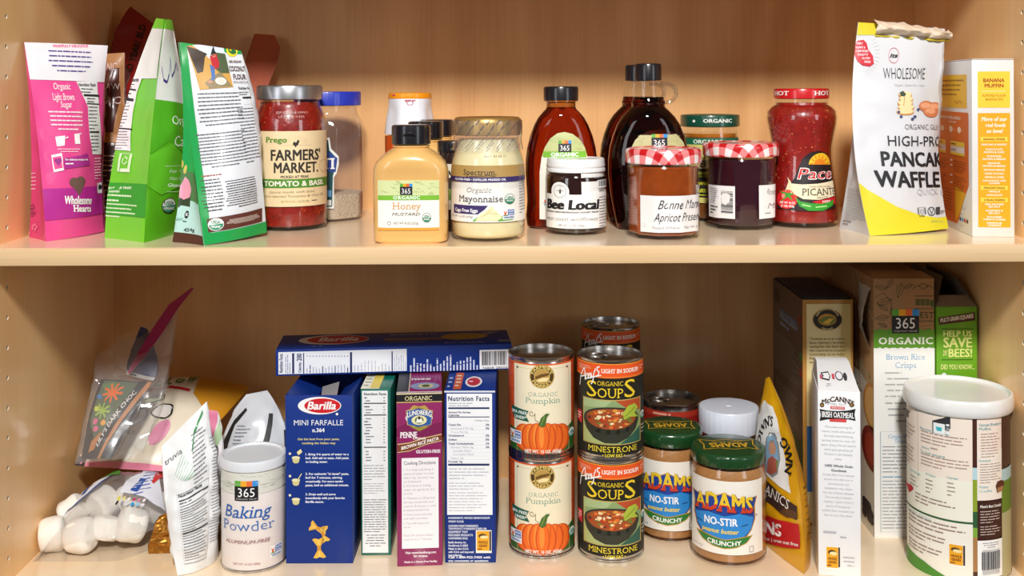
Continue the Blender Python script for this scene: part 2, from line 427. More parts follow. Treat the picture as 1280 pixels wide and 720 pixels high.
    def layout(s, t, w='r', serif=False, it=0.0, track=0.0):
        x = 0; out = []
        for ch in t:
            if ch == ' ': x += ADV[' '] + track; continue
            for p in (serifed(w, ch) if serif else GL[w, ch]): out.append([(x + a + it * b, b) for a, b in p])
            x += ADV[ch] + track
        return out
    def text(s, t, x0, x1, y, h, col, l=3, w='r', serif=False, it=0.0, warp=None, track=0.0, rot=0):
        """t fitted between x0 and x1 on baseline y with cap height h (all measured px); rot=90 reads upwards: x0,x1 are then y values bottom, top and y is the baseline x"""
        P = s.layout(t, w, serif, it, track)
        if not P: return
        if s.sag: y += s.sag((x0 + x1) / 2)
        a = min(p[0] for q in P for p in q); b = max(p[0] for q in P for p in q)
        if rot == 90:
            (U0, V0), (U1, V1) = s.q(y, x0), s.q(y - h, x1)
            tr = lambda X, Y: (U0 + Y * (U1 - U0), V0 + (X - a) / (b - a) * (V1 - V0))
        elif rot == -90:
            (U0, V0), (U1, V1) = s.q(y, x0), s.q(y + h, x1)
            tr = lambda X, Y: (U0 + Y * (U1 - U0), V0 + (X - a) / (b - a) * (V1 - V0))
        elif rot == 180:
            (U0, V0), (U1, V1) = s.q(x0, y), s.q(x1, y + h)
            tr = lambda X, Y: (U0 + (X - a) / (b - a) * (U1 - U0), V0 + Y * (V1 - V0))
        else:
            (U0, V0), (U1, V1) = s.q(x0, y), s.q(x1, y); V2 = s.q((x0 + x1) / 2, y - h)[1]; Vm = s.q((x0 + x1) / 2, y)[1]
            if not s.slant: V0 = V1 = Vm
            tr = lambda X, Y: (U0 + (X - a) / (b - a) * (U1 - U0), V0 + (X - a) / (b - a) * (V1 - V0) + Y * (V2 - Vm))
        f = (lambda p: tr(*warp((p[0] - a) / (b - a), p[1], a, b))) if warp else (lambda p: tr(*p))
        s.emit([[f(p) for p in q] for q in P], col, l)
    slant = False; bounds = None
    def arc(s, t, cx, cy, r, a0, a1, h, col, l=3, w='b', serif=False, inner=False):
        """text along a circle of measured radius r from angle a0 to a1 (degrees, 90 is up)"""
        P = s.layout(t, w, serif); a = min(p[0] for q in P for p in q); b = max(p[0] for q in P for p in q)
        c0, c1 = s.q(cx, cy); k = abs(s.q(cx, cy + 1)[1] - c1); kx = abs(s.q(cx + 1, cy)[0] - c0)
        def f(p):
            t_ = math.radians(a0 + (p[0] - a) / (b - a) * (a1 - a0)); R = r + (-p[1] if inner else p[1]) * h
            return (c0 + R * kx * math.cos(t_), c1 + R * k * math.sin(t_))
        s.emit([[f(p) for p in q] for q in P], col, l)
    def lines(s, x0, y0, x1, y1, n, col, l=2, fill=.45, ragged=.25, align='l', seed=0, rot=0, words=True):
        """small print too fine to read: rows of word-long strokes"""
        fill *= .8; R = random.Random(seed * 77 + n); a, b, c, d = s.box4(x0, y0, x1, y1); out = []
        W, Hh = (c - a, d - b) if not rot else (d - b, c - a); st = Hh / n
        if W < 1e-7 or Hh < 1e-7: return
        for i in range(n):
            L = W * (1 - R.random() * ragged) if i < n - 1 else W * (.35 + .4 * R.random()); o = 0 if align == 'l' else (W - L) / 2 if align == 'c' else W - L
            x = o
            while x < o + L - 1e-9:
                k = min(max(st, W / 60) * (1.0 + 3.2 * R.random()), o + L - x); y = Hh - (i + .5 + fill / 2) * st; e = x + k
                q = [(x, y), (e, y), (e, y + st * fill), (x, y + st * fill)]
                out.append([(a + p[0], b + p[1]) for p in q] if not rot else [(c - p[1], b + p[0]) for p in q] if rot == -90 else [(a + Hh - p[1], b + p[0]) for p in q])
                x = e + max(st * .35, W / 200)
        s.emit(out, col, l)
    def barcode(s, x0, y0, x1, y1, l=2, seed=1, rot=False, paper='f2f2f2', ink='20222a'):
        s.rect(x0, y0, x1, y1, paper, l); R = random.Random(seed); a, b, c, d = s.box4(x0, y0, x1, y1)
        m = .08
        if rot: lo, hi = b + (d - b) * m, d - (d - b) * m
        else: lo, hi = a + (c - a) * m, c - (c - a) * m
        st = (hi - lo) / 62; x = lo; out = []
        if st <= 0: return
        while x < hi:
            w = st * R.choice((1, 1, 2, 3)); e = min(x + w, hi)
            out.append([(a + (c - a) * .12, x), (c - (c - a) * .08, x), (c - (c - a) * .08, e), (a + (c - a) * .12, e)] if rot else [(x, b + (d - b) * .2), (e, b + (d - b) * .2), (e, d - (d - b) * .08), (x, d - (d - b) * .08)])
            x = e + st * R.choice((1, 1, 2))
        s.emit(out, ink, l + 1)
    def usda(s, cx, cy, rx, ry=None, l=2, edge='3a6a48'):
        ry = ry or rx
        s.ell(cx, cy, rx, ry, edge, l); s.ell(cx, cy, rx * .9, ry * .9, 'f2f4ee', l + 1); s.ell(cx, cy, rx * .9, ry * .9, '2e8a6c', l + 2, a0=PI, a1=2 * PI)
        s.text('USDA', cx - rx * .6, cx + rx * .6, cy - ry * .1, ry * .42, '2e7a5c', l + 3, 'b'); s.text('ORGANIC', cx - rx * .68, cx + rx * .68, cy + ry * .48, ry * .32, 'f2f4ee', l + 3, 'b')
    def nongmo(s, x0, y0, x1, y1, l=2):
        s.rect(x0, y0, x1, y1, 'f4f6f6', l); w, h = x1 - x0, y1 - y0
        s.rect(x0 + w * .42, y0 + h * .06, x1 - w * .05, y0 + h * .62, '3a62b0', l + 1)
        s.text('NON', x0 + w * .48, x1 - w * .1, y0 + h * .3, h * .16, 'f4f6f6', l + 2, 'b'); s.text('GMO', x0 + w * .48, x1 - w * .1, y0 + h * .56, h * .16, 'f4f6f6', l + 2, 'b')
        s.poly([(x0 + w * .06, y0 + h * .1), (x0 + w * .22, y0 + h * .35), (x0 + w * .38, y0 + h * .08), (x0 + w * .26, y0 + h * .62), (x0 + w * .16, y0 + h * .62)], 'd8602a', l + 1)
        s.line([(x0 + w * .05, y0 + h * .62), (x0 + w * .4, y0 + h * .6)], h * .08, '3c8a3c', l + 2); s.text('VERIFIED', x0 + w * .08, x1 - w * .08, y1 - h * .1, h * .17, '2a5a9a', l + 2, 'b')
    def logo365(s, x0, y0, x1, y1, l=2, sub=True):
        """square black badge with four colours along its top"""
        h = y1 - y0; yc = y0 + h * .27; w = (x1 - x0) / 4
        s.rect(x0, yc, x1, y1, '17171b', l)
        for i, c in enumerate(('5aa832', 'eda61e', 'e4692a', '2f8ed8')): s.rect(x0 + i * w, y0, x0 + (i + 1) * w, yc, c, l)
        s.text('365', x0 + w * .55, x1 - w * .6, y1 - h * (.2 if sub else .12), h * .44, 'f6f6f6', l + 1, 'r')
        if sub: s.text('EVERYDAY VALUE', x0 + w * .3, x1 - w * .3, y1 - h * .06, h * .065, 'd8d8d8', l + 1, 'r')
    def nutrition(s, x0, y0, x1, y1, ink='26282e', l=2, title='Nutrition Facts', rows=22, seed=1, paper=None, bars=(.12, .22, .62), grey='7c8088'):
        if paper: s.rect(x0, y0, x1, y1, paper, l - 1)
        h = y1 - y0; w = x1 - x0; th = min(h * .055, w * .13)
        s.text(title, x0 + w * .05, x1 - w * .05, y0 + th * 1.35, th * .8, ink, l, 'b')
        for k, b in enumerate(bars): s.rect(x0 + w * .05, y0 + h * b - h * .008, x1 - w * .05, y0 + h * b + h * .008, ink, l)
        y = y0 + th * 1.7; R = random.Random(seed); st = (y1 - y - h * .03) / rows; segs = []
        for i in range(rows):
            ym = y + (i + .5) * st
            if any(abs(ym - (y0 + h * b)) < st * .6 for b in bars): continue
            dark = R.random() < .35; L = .25 + .3 * R.random(); ind = 0 if dark else .06
            s.lines(x0 + w * (.06 + ind), ym - st * .5, x0 + w * (.06 + ind + L), ym + st * .5, 1, ink if dark else grey, l, .42, 0, seed=seed + i)
            s.lines(x1 - w * .16, ym - st * .5, x1 - w * .06, ym + st * .5, 1, ink if dark else grey, l, .42, 0, seed=seed + i + 50)

def newton(surf, px, py, u0, v0, du, dv):
    """the (u, v) whose point on surf shows at a measured point"""
    u, v = u0, v0
    for _ in range(14):
        a = proj(surf(u, v)); ex, ey = px - a[0], py - a[1]
        if abs(ex) + abs(ey) < .01: break
        b, c = proj(surf(u + du, v)), proj(surf(u, v + dv))
        j = ((b[0] - a[0]) / du, (c[0] - a[0]) / dv, (b[1] - a[1]) / du, (c[1] - a[1]) / dv); det = j[0] * j[3] - j[1] * j[2]
        if abs(det) < 1e-9: break
        u += max(-80 * du, min(80 * du, (j[3] * ex - j[1] * ey) / det)); v += max(-80 * dv, min(80 * dv, (-j[2] * ex + j[0] * ey) / det))
        u = max(u0 - 300 * du, min(u0 + 300 * du, u)); v = max(v0 - 600 * dv, min(v0 + 600 * dv, v))
    return u, v

# ---------------------------------------------------------------- generic makers
class Jar:
    """a round (or oval) upright thing measured by its silhouette: cx, front foot py, half width px, on level plane z"""
    def __init__(s, name, label, cat, cx, pyf, hw, z, group=None, squash=1.0, yf=None):
        if yf is None: _, yf = floor(cx, pyf, z)
        r = hw * (yf - CAMY) / (F - hw * squash); s.yc = yf + r * squash; s.yf = yf; s.kc = F / (s.yc - CAMY); s.kf = F / (yf - CAMY)
        u, v = UV(cx, pyf); s.X = u / s.kc; s.z0 = z; s.cx = cx; s.r = r
        s.a0 = math.atan2(-s.X, s.yc - CAMY)
        s.t = thing(name, label, cat, (s.X, s.yc, z), 0, group); s.sq = squash
    def z(s, py): return CAMZ - UV(s.cx, py)[1] / s.kc - s.z0
    def zf(s, py): return CAMZ - UV(s.cx, py)[1] / s.kf - s.z0      # at the front of the thing
    def prof(s, pts, front=()):
        return [(hw / s.kc, max(0.0, s.z(py))) for hw, py in pts]
    def art(s, mb, rfn, hwpx, off=.0004, du=.0035, dv=0, turn=0.0, rmod=None, **k):
        """printing wrapped round the body; rfn(z) radius, hwpx silhouette half width where the label sits"""
        R = rfn if callable(rfn) else (lambda z: rfn); R0 = s.r
        a0 = s.a0
        def fn(u, v, h):
            a = u / R0; r = R(v) + off + h
            if rmod: r = R(v) * rmod(a % (2 * PI), v) + off + h
            return (r * math.sin(a), -r * math.cos(a), v)
        def q(px, py):
            t = max(-.985, min(.985, (px - s.cx) / hwpx)); return R0 * (a0 + math.asin(t)), s.zf(py)
        return Art(mb, fn, q, du, dv, **k)

class Carton:
    """a box standing on plane z, from its two measured front foot corners (or given points), depth d and height"""
    def __init__(s, name, label, cat, L, R, d, h, z, body, group=None, top=True, pts=None, rz=None):
        (x0, y0), (x1, y1) = pts if pts else (floor(*L, z), floor(*R, z))
        s.w = math.hypot(x1 - x0, y1 - y0); s.rz = math.atan2(y1 - y0, x1 - x0) if rz is None else rz; s.d, s.h = d, h
        c, sn = math.cos(s.rz), math.sin(s.rz); mx, my = (x0 + x1) / 2, (y0 + y1) / 2
        s.loc = Vector((mx - sn * d / 2, my + c * d / 2, z)); s.c, s.sn = c, sn
        s.t = thing(name, label, cat, s.loc, s.rz, group); s.mb = MB(); s.body = body
        if top is not None: s.mb.box(-s.w / 2, s.w / 2, -d / 2, d / 2, 0, h, body, .0009)
    def world(s, p): return (s.loc.x + s.c * p[0] - s.sn * p[1], s.loc.y + s.sn * p[0] + s.c * p[1], s.loc.z + p[2])
    def face(s, side, mb=None, **k):
        w, d, h = s.w, s.d, s.h; e = .00012
        fn = {'front': lambda u, v, t: (u - w / 2, -d / 2 - t - e, v), 'left': lambda u, v, t: (-w / 2 - t - e, d / 2 - u, v),
              'right': lambda u, v, t: (w / 2 + t + e, -d / 2 + u, v), 'top': lambda u, v, t: (u - w / 2, -d / 2 + v, h + t + e)}[side]
        sz = {'front': (w, h), 'left': (d, h), 'right': (d, h), 'top': (w, d)}[side]
        surf = lambda u, v: s.world(fn(u, v, 0))
        q = lambda px, py: newton(surf, px, py, sz[0] / 2, sz[1] / 2, .0005, .0005)
        A = Art(mb or s.mb, fn, q, **k); A.sz = sz; A.id = lambda: None
        B = Art(mb or s.mb, fn, lambda x, y: (x * sz[0], (1 - y) * sz[1]), **k); A.unit = B      # unit square, y downwards
        A.bounds = B.bounds = (0.0, sz[0], 0.0, sz[1])
        return A
    def done(s, name='carton_body'): return s.mb.build(name, s.t)

def quad3(a, b, c):                # a curve through a (t=0), b (t=.5), c (t=1)
    a, b, c = Vector(a), Vector(b), Vector(c)
    return lambda t: a * (2 * (t - .5) * (t - 1)) + b * (-4 * t * (t - 1)) + c * (2 * t * (t - .5))
class Bag:
    """a pouch: four upright edges (each foot, middle, top), its four walls between them bulged and crumpled"""
    def __init__(s, name, label, cat, edges, bulge=(.01, .0, .01, .0), wr=.0015, wf=28.0, seed=1, mats=None, group=None, prt='pouch', nv=30, nu=22, part=True, topw=.3, foldy=0.0, close=True):
        E = [quad3(*e) for e in edges]; s.E = E; s.seed = seed; s.wr, s.wf, s.bulge, s.topw = wr, wf, bulge, topw
        base = Vector((sum(e[0][0] for e in edges) / 4, sum(e[0][1] for e in edges) / 4, min(e[0][2] for e in edges)))
        s.base = base; s.t = thing(name, label, cat, base, 0, group); s.mb = MB(); s.n = len(edges)
        for k in range(4):
            if mats and mats[k] is None: continue
            s.mb.grid(lambda u, v, k=k: s.pt(k, u, v, 0), nu, nv, mats[k] if mats else M('dddddd'))
        if close:
            s.mb.add([s.pt(k, i / 6, 0, 0) for k in range(4) for i in range(6)], [tuple(range(24))[::-1]], mats[0] or mats[1])
    def raw(s, k, u, v):
        a, b = s.E[k](v), s.E[(k + 1) % 4](v); p = a.lerp(b, u)
        n = (b - a).cross(Vector((0, 0, 1))); n = n.normalized() if n.length > 1e-6 else Vector((0, -1, 0))
        m = math.sin(PI * u); t = (max(0.0, math.sin(PI * max(0, min(1, v * .92 + .08)))) ** .7 if v < 1 else 0); tw = t
        d = s.bulge[k] * m * tw
        q = p * s.wf + Vector((s.seed * 7.3, k * 3.1, 0)); nz = noise.noise(q) + .5 * noise.noise(q * 2.3); cr = noise.noise(Vector((q.x * .6, q.y * .6, q.z * 1.9)) + Vector((9, 9, 9)))
        edge = min(1, 5 * m) * min(1, v * 6 + .15) * min(1, (1 - v) * 5 + .35)
        return p + n * (d + s.wr * edge * (nz + 1.2 * (abs(cr) - .25)))
    def pt(s, k, u, v, h):
        p = s.raw(k, u, v) - s.base
        if h:
            e = .012; n = (s.raw(k, min(1, u + e), v) - s.raw(k, max(0, u - e), v)).cross(s.raw(k, u, min(1, v + e)) - s.raw(k, u, max(0, v - e)))
            if n.length > 1e-12: p = p + n.normalized() * h
            p.z = max(p.z, 0.0001)
        return p
    def art(s, k, step=.035, h0=.0005, mb=None, **kw):
        surf = lambda u, v: s.raw(k, u, v)
        q = lambda px, py: newton(surf, px, py, .5, .5, .004, .004)
        A = Art(mb or s.mb, lambda u, v, h: s.pt(k, max(0, min(1, u)), max(0, min(1, v)), h), q, step, step, h0=h0, **kw); A.slant = True
        A.unit = Art(mb or s.mb, A.fn, lambda x, y: (x, 1 - y), step, step, h0=h0, **kw); A.unit.slant = True
        return A
    def done(s, name='pouch'): return s.mb.build(name, s.t, sharp=60)
def P3(px, py, y): return at(px, py, y)
def PF(px, py, z, lift=0.0):
    x, y = floor(px, py, z); return Vector((x, y, z + lift))
# ---------------------------------------------------------------- shared stuff for jars and bottles
Z1 = SH[1]
GLASS = thin_glass('clear_glass', (.985, .99, .985), .015, boost=1.25)
PLAST = thin_glass('clear_plastic', (.95, .95, .96), .06, haze=.05, hazecol=(.9, .9, .95))
FILM = thin_glass('plastic_film', (.97, .97, .98), .09, haze=.07, hazecol=(.9, .9, .92), boost=1.6)
BLACKCAP = M('17161c', .28, coat=.4); STEEL = M('c9c7c4', .24, metal=1.0); STEELD = M('8e8884', .35, metal=1.0)
GOLD = M('c9a25c', .35, metal=.75)
def rfun(prof):
    zz = [p[1] for p in prof]; rr = [p[0] for p in prof]
    return lambda z: float(np.interp(z, zz, rr))
def inset(prof, t, z0, z1):
    """the filling inside a glass wall of thickness t, between two levels"""
    R = rfun(prof); zs = sorted([z0] + [p[1] for p in prof if z0 + .001 < p[1] < z1 - .001] + [z1])
    out = [(0.0, z0 - .0004), (max(.001, R(z0) - t) * .93, z0)] + [(max(.001, R(z) - t), z + (.0016 if z == z0 else 0)) for z in zs]
    return out + [(0.0, z1 + .0002)]
def grooves(n, d): return lambda a, z: 1 + d * math.cos(n * a)
def facets(n, amt, zlo, zhi):
    def f(a, z):
        b = ((a + PI / n) % (2 * PI / n)) - PI / n; k = math.cos(PI / n) / math.cos(b); k = k / (0.5 * (1 + math.cos(PI / n)))
        w = amt * max(0, min(1, (zhi - z) / (zhi - zlo)))
        return 1 + (k - 1) * w
    return f
def lid_prof(r, z0, z1, rim=.0012, lip=.0012):
    return [(r - .0015, z0), (r, z0 + .0008), (r, z1 - rim * 1.6), (r - rim * .4, z1 - rim * .5), (r - rim * 1.3, z1), (r - rim * 3.2, z1), (r - rim * 4, z1 - lip * .6), (0.0, z1 - lip * .6)]

# ================================================================ upper shelf, left to right
# ---- pink sugar bag
yA = PF(57, 302, Z1).y; 
e = [(PF(57, 302, Z1), P3(47.5, 178, .07), P3(30, 53, .085)), (P3(130, 290, .125) * 1, P3(126, 178, .135), P3(134.5, 57, .150)),
     (Vector((-.478, .165, Z1)), P3(124, 178, .165), P3(134.5, 57, .150)), (Vector((-.533, .085, Z1)), P3(39, 180, .085), P3(30, 53, .085))]
e[1] = (Vector((e[1][0].x, e[1][0].y, Z1 + .001)), e[1][1], e[1][2])
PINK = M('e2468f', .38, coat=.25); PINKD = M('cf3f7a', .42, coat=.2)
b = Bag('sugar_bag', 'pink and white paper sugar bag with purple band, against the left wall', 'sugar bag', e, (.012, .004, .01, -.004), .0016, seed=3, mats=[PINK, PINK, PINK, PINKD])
A = b.art(0); U = A.unit
U.rect(0, 0, 1, .185, 'e6e1e8'); U.rect(0, .735, 1, .895, 'b01f8c'); 
A.text('MINDFULLY DELICIOUS.', 66, 110, 59.5, 3, 'e0507e', w='b', it=.1); A.lines(61, 63, 116, 91, 5, '4a3a86', fill=.36, align='c', ragged=.15, seed=4)
A.text('Organic', 67, 88, 112, 8, 'f6eef2', serif=True); A.text('Light Brown', 66, 93, 125.5, 8.5, 'f6eef2', serif=True); A.text('Sugar', 76, 90, 134.5, 7.5, 'f6eef2', serif=True)
A.poly([(95, 102), (121, 102), (123, 130), (125, 160), (127, 193), (115, 193), (111, 166), (109, 133), (103, 120)], 'ece8ea', 2)
A.text('Nutrition Facts', 97, 118, 108, 4, '222', w='b') if 0 else A.text('Nutrition Facts', 97.5, 118.5, 108, 4, '202024', 4, w='b')
for y0, y1, x0 in ((118.5, 120.5, 104), (129.5, 130.5, 108), (164, 166, 111)): A.rect(x0, y0, 123, y1, '202024', 4)
A.lines(101, 110, 120, 117, 2, '55555c', 4); A.lines(108.5, 122, 121, 129, 2, '202024', 4); A.lines(111, 132, 122, 163, 7, '55555c', 4, fill=.35); A.lines(113, 168, 124, 190, 5, '55555c', 4, fill=.35)
A.lines(63, 138, 103, 164, 5, 'f6d8e4', fill=.4, align='c', ragged=.1, seed=8)
A.poly([(69, 171), (81, 169.5), (80.5, 182), (71, 183)], 'f6eef2', 2); A.line([(80, 173), (85, 171.5)], 1.2, 'f6eef2', 2); A.rect(93.5, 168, 99, 180, 'f6eef2', 2); A.line([(93, 168), (101, 167)], 1, 'f6eef2', 2); A.lines(67, 185, 103, 191, 2, 'f6d8e4', fill=.35, align='c')
A.poly([(64, 194), (77, 191.5), (79.5, 213), (67, 215.5)], 'f6eef2', 3); A.poly([(65.5, 197), (76, 195), (78, 210), (68, 212)], 'e2468f', 4); A.ell(70.3, 201, 2.6, 2.6, '9a2a86', 5); A.ell(74.2, 200.4, 2.6, 2.6, '9a2a86', 5); A.poly([(67.8, 202), (76.7, 201), (73, 208)], '9a2a86', 5)
A.poly([(79.5, 198), (109, 192), (111.5, 206), (80.5, 211.5)], 'a8238a', 2); A.text('For delicious recipes, visit', 81, 109, 200.5, 2.3, 'f6eef2', w='b'); A.lines(81.5, 202.5, 104, 206.5, 1, 'f6eef2', 3, fill=.55, ragged=0)
A.ell(92.2, 228, 5.3, 6.2, '6b4a48', 3); A.ell(100.2, 226.5, 5.3, 6.2, '6b4a48', 3); A.poly([(87.2, 230), (105.2, 228), (99, 245)], '6b4a48', 3)
A.text('Wholesome', 80.5, 113, 255, 10, 'f8f2f6', 5, w='b', it=.12); A.text('Hearts', 91, 112.5, 264.5, 8, 'f8f2f6', 5, w='b', serif=True)
A.lines(118, 196, 127, 225, 8, 'f6d8e4', fill=.35, seed=2); A.rect(121, 228, 127, 242, 'ece8ea', 3); A.ell(124, 234, 2.3, 3.5, '24242a', 4)
G = b.art(3)
G.lines(30, 214, 45, 238, 5, 'f2c4d4', fill=.3, align='r', seed=3); G.ring(41, 259, 3, 3.4, .7, '6a2a4a', 3); G.line([(39.5, 259.5), (41, 261), (43, 257)], .7, '6a2a4a', 3); G.lines(36, 264, 46, 271, 3, '6a2a4a', fill=.4, align='c'); G.lines(31, 256, 36, 268, 3, '6a2a4a', fill=.3, seed=6)
for cx, cy in ((31, 279), (44, 284), (35, 291)):
    for k in range(5): G.ell(cx + 2.6 * math.cos(k * 1.257), cy + 3 * math.sin(k * 1.257), 1.7, 2, 'da6a94', 2, n=10)
b.done()
# ---- dark brown bag between the pink and green bags
e = [(P3(126, 270, .215), P3(127, 165, .22), P3(128, 68, .225)), (P3(165, 268, .20), P3(157, 165, .215), P3(156, 66, .225)),
     (P3(165, 262, .255), P3(158, 165, .25), P3(156, 66, .225)), (P3(126, 262, .265), P3(127, 165, .25), P3(128, 68, .225))]
e = [(Vector((q[0].x, q[0].y, Z1)), q[1], q[2]) for q in e]
BRN = M('4d2320', .25, coat=.6)
b = Bag('snack_pouch', 'shiny dark brown pouch wedged behind the pink and green bags', 'pouch', e, (.012, .003, .01, -.003), .004, 40, seed=11, mats=[BRN] * 4)
A = b.art(0); U = A.unit
U.rect(0, .0, 1, .10, 'a8764a', 1); U.poly([(.8, .1), (1, .08), (1, .5), (.62, .55), (.86, .3)], 'a06c3e', 1); U.rect(0, .50, 1, .56, 'b07a44', 1); U.rect(0, .58, 1, .98, '3e2a2a', 1)
A.text('ORGANIC', 118, 146, 88, 9, 'd8c4c4', 3, it=.05); A.text('RAW', 130, 150, 112, 8, 'c8b0b0', 3); A.text('CAC', 128, 150, 130, 9, 'c8b0b0', 3); U.lines(.1, .62, .9, .95, 12, 'c8b4a8', 2, fill=.35)
b.done()
# ---- red bag leaning at the back
e = [(Vector((-.468, .315, Z1)), P3(140, 110, .315), P3(163, 8, .325)), (Vector((-.352, .285, Z1)), P3(258, 140, .29), P3(236, 62, .300)),
     (Vector((-.352, .335, Z1)), P3(258, 140, .33), P3(236, 62, .300)), (Vector((-.468, .345, Z1)), P3(140, 112, .34), P3(163, 8, .325))]
RED = M('8e0f14', .3, coat=.4)
b = Bag('tall_red_bag', 'tall dark red bag tilted at the back, its corner above the green bag', 'bag', e, (.008, .0, .004, 0), .002, seed=21, mats=[RED] * 4)
A = b.art(0); A.slant = True
A.poly([(205, 46), (214, 50), (236, 100), (244, 150), (225, 150), (212, 100)], 'e6dce2', 1); A.poly([(214, 46), (218, 47), (236, 92), (246, 140), (243, 142), (232, 96)], 'a81c22', 2); A.line([(222, 100), (233, 95)], 2, 'a81c22', 2)
P = A.layout('AND YEAR! BLD', 'b'); wd = max(p[0] for q_ in P for p in q_)
def place(p, o=(161, 102), d=(22, -70), n=(-.95, -.30), h=8):
    t = p[0] / wd; return A.q(o[0] + d[0] * t + n[0] * h * p[1], o[1] + d[1] * t + n[1] * h * p[1])
A.emit([[place(p) for p in q_] for q_ in P], '2a0608', 3)
A.lines(208, 60, 222, 98, 9, 'b0a0b4', 3, fill=.3); A.lines(232, 104, 243, 145, 9, 'a8a4b0', 3, fill=.3)
b.done()
# ---- green sugar bag, side fold towards us
e = [(PF(131, 297, Z1), P3(150, 160, .115), P3(196, 23, .135)), (PF(180, 303.5, Z1), P3(190, 160, .082), P3(206, 24, .110)),
     (P3(229, 296, .13), P3(233, 165, .13), P3(214, 25, .135)), (P3(185, 280, .19), P3(190, 160, .17), P3(206, 24, .145))]
e[2] = (Vector((e[2][0].x, e[2][0].y, Z1)), e[2][1], e[2][2]); e[3] = (Vector((e[3][0].x - .01, .185, Z1)), e[3][1], e[3][2])
GRN = M('6cc62c', .32, coat=.3); GRN2 = M('5ab21e', .32, coat=.3)
b = Bag('cane_sugar_bag', 'bright green and white sugar bag standing edge-on left of the coconut flour', 'sugar bag', e, (-.002, .004, .0, .0), .0018, 26, seed=5, mats=[GRN, GRN2, GRN, GRN])
A = b.art(0); U = A.unit
U.rect(0, 0, 1, .045, '7ccc3a', 2); U.rect(0, .045, 1, .275, 'e2e4e0', 1); U.rect(0, .75, 1, .895, '2f9a2a', 1)
A.poly([(165, 96), (179, 97), (172, 115), (166, 150), (164, 189), (134.5, 186), (138, 160), (149, 128)], 'ece8ea', 3)
A.text('Facts', 164, 174, 102, 4.5, '24242a', 5, w='b')
for y, x0, x1 in ((112, 157, 171), (124.5, 152, 168), (161, 140, 166)): A.line([(x0, y - 1), (x1, y + 1)], 1.6, '24242a', 5)
A.lines(156, 104, 172, 111, 2, '66666c', 5); A.lines(152, 115, 168, 124, 2, '3a3a40', 5); A.lines(146, 127, 166, 160, 8, '66666c', 5, fill=.32, seed=3); A.lines(138, 163, 164, 187, 7, '66666c', 5, fill=.32, seed=5)
A.frame(150, 192, 163.5, 215, .6, 'd6efc4', 3); A.ring(156.8, 201, 4.5, 5, 1.6, 'd6efc4', 3, a0=.3, a1=1.9); A.ring(156.8, 201, 4.5, 5, 1.6, 'd6efc4', 3, a0=2.4, a1=4); A.ring(156.8, 201, 4.5, 5, 1.6, 'd6efc4', 3, a0=4.5, a1=6.1); A.rect(151, 211, 163, 214, 'e6f6da', 3)
A.lines(130, 190, 146, 218, 7, 'd6efc4', 3, fill=.3, seed=2)
A.text('EVEN IN FAIR TRADE', 130, 165, 236.5, 2.8, 'e6f6da', w='b'); A.text('TO FARMERS', 130, 150, 241, 2.6, 'e6f6da', w='b'); A.lines(130, 243, 175, 253, 2, 'd6efc4', fill=.42); A.lines(130, 255, 174, 272, 4, 'd6efc4', fill=.42, seed=8)
A = b.art(1); U = A.unit
U.rect(0, 0, 1, .045, '7ccc3a', 2); U.rect(0, .045, 1, .37, 'dcdcd8', 1); U.poly([(0, .37), (1, .37), (1, .62), (.4, .55), (0, .62)], '4ea81a', 1); U.poly([(0, .62), (.5, .56), (1, .64), (1, .74), (.3, .8), (0, .76)], '62bc24', 2)
A.line([(202, 84), (204, 100), (208, 103), (211, 92), (212, 72), (214, 96), (217, 90), (219, 78), (221, 88)], 2.2, '3c2a7c', 3)
A.text('Organic', 215, 244, 156, 11, 'e8f6dc', 4, serif=True); A.text('Cane', 217, 238, 183, 13, 'e8f6dc', 4, serif=True)
A.line([(206, 208), (228, 207)], .6, 'd6efc4', 3); A.text('Fair Trade', 211, 236, 216, 4, 'e6f6da', it=.2); A.text('Non GMO', 211, 233, 225, 4, 'e6f6da', it=.2); A.text('Gluten Free', 209, 236, 233.5, 4, 'e6f6da', w='b'); A.line([(207, 240), (228, 239)], .6, 'd6efc4', 3)
A.usda(210, 257, 9.5, 10.5, 3, edge='5a3a2a'); 
b.done()
# ---- coconut flour pouch
e = [(PF(255, 307, Z1), P3(239.5, 180, .075), P3(225, 53, .115)), (P3(333, 289, .088), P3(321, 170, .10), P3(301, 64, .140)),
     (Vector((-.305, .118, Z1)), P3(319, 170, .13), P3(301, 64, .140)), (PF(216, 302.5, Z1), P3(229, 172, .095), P3(222, 53, .125))]
e[1] = (Vector((e[1][0].x, e[1][0].y, Z1 + .004)), e[1][1], e[1][2])
PAP = M('d8dce2', .35, coat=.3); FGR = M('1f9a4c', .3, coat=.35)
b = Bag('coconut_flour_pouch', 'white pouch with green edges and a farm photo, left of the red sauce jar', 'flour pouch', e, (.012, .005, .012, -.006), .0018, 26, seed=8, mats=[PAP, PAP, FGR, FGR], nv=36)
A = b.art(0); U = A.unit
U.rect(0, 0, .105, 1, FGR, 1); U.rect(.105, .945, 1, 1, FGR, 1); U.rect(.105, 0, 1, .022, FGR, 1)
A.poly([(233, 58), (254, 55), (278, 55), (284, 80), (291.5, 109), (250, 112.5), (243, 88)], 'c89a4a', 2); A.poly([(240, 57), (278, 55.5), (283, 76), (262, 74), (250, 64)], 'd4dfec', 3)
A.poly([(233, 58), (246, 62), (259, 68), (256, 72), (254, 90), (247, 92), (241, 78)], '3a2c22', 4); A.poly([(268, 66), (281, 68), (287, 92), (276, 92), (266, 84)], '4a5a3c', 4)
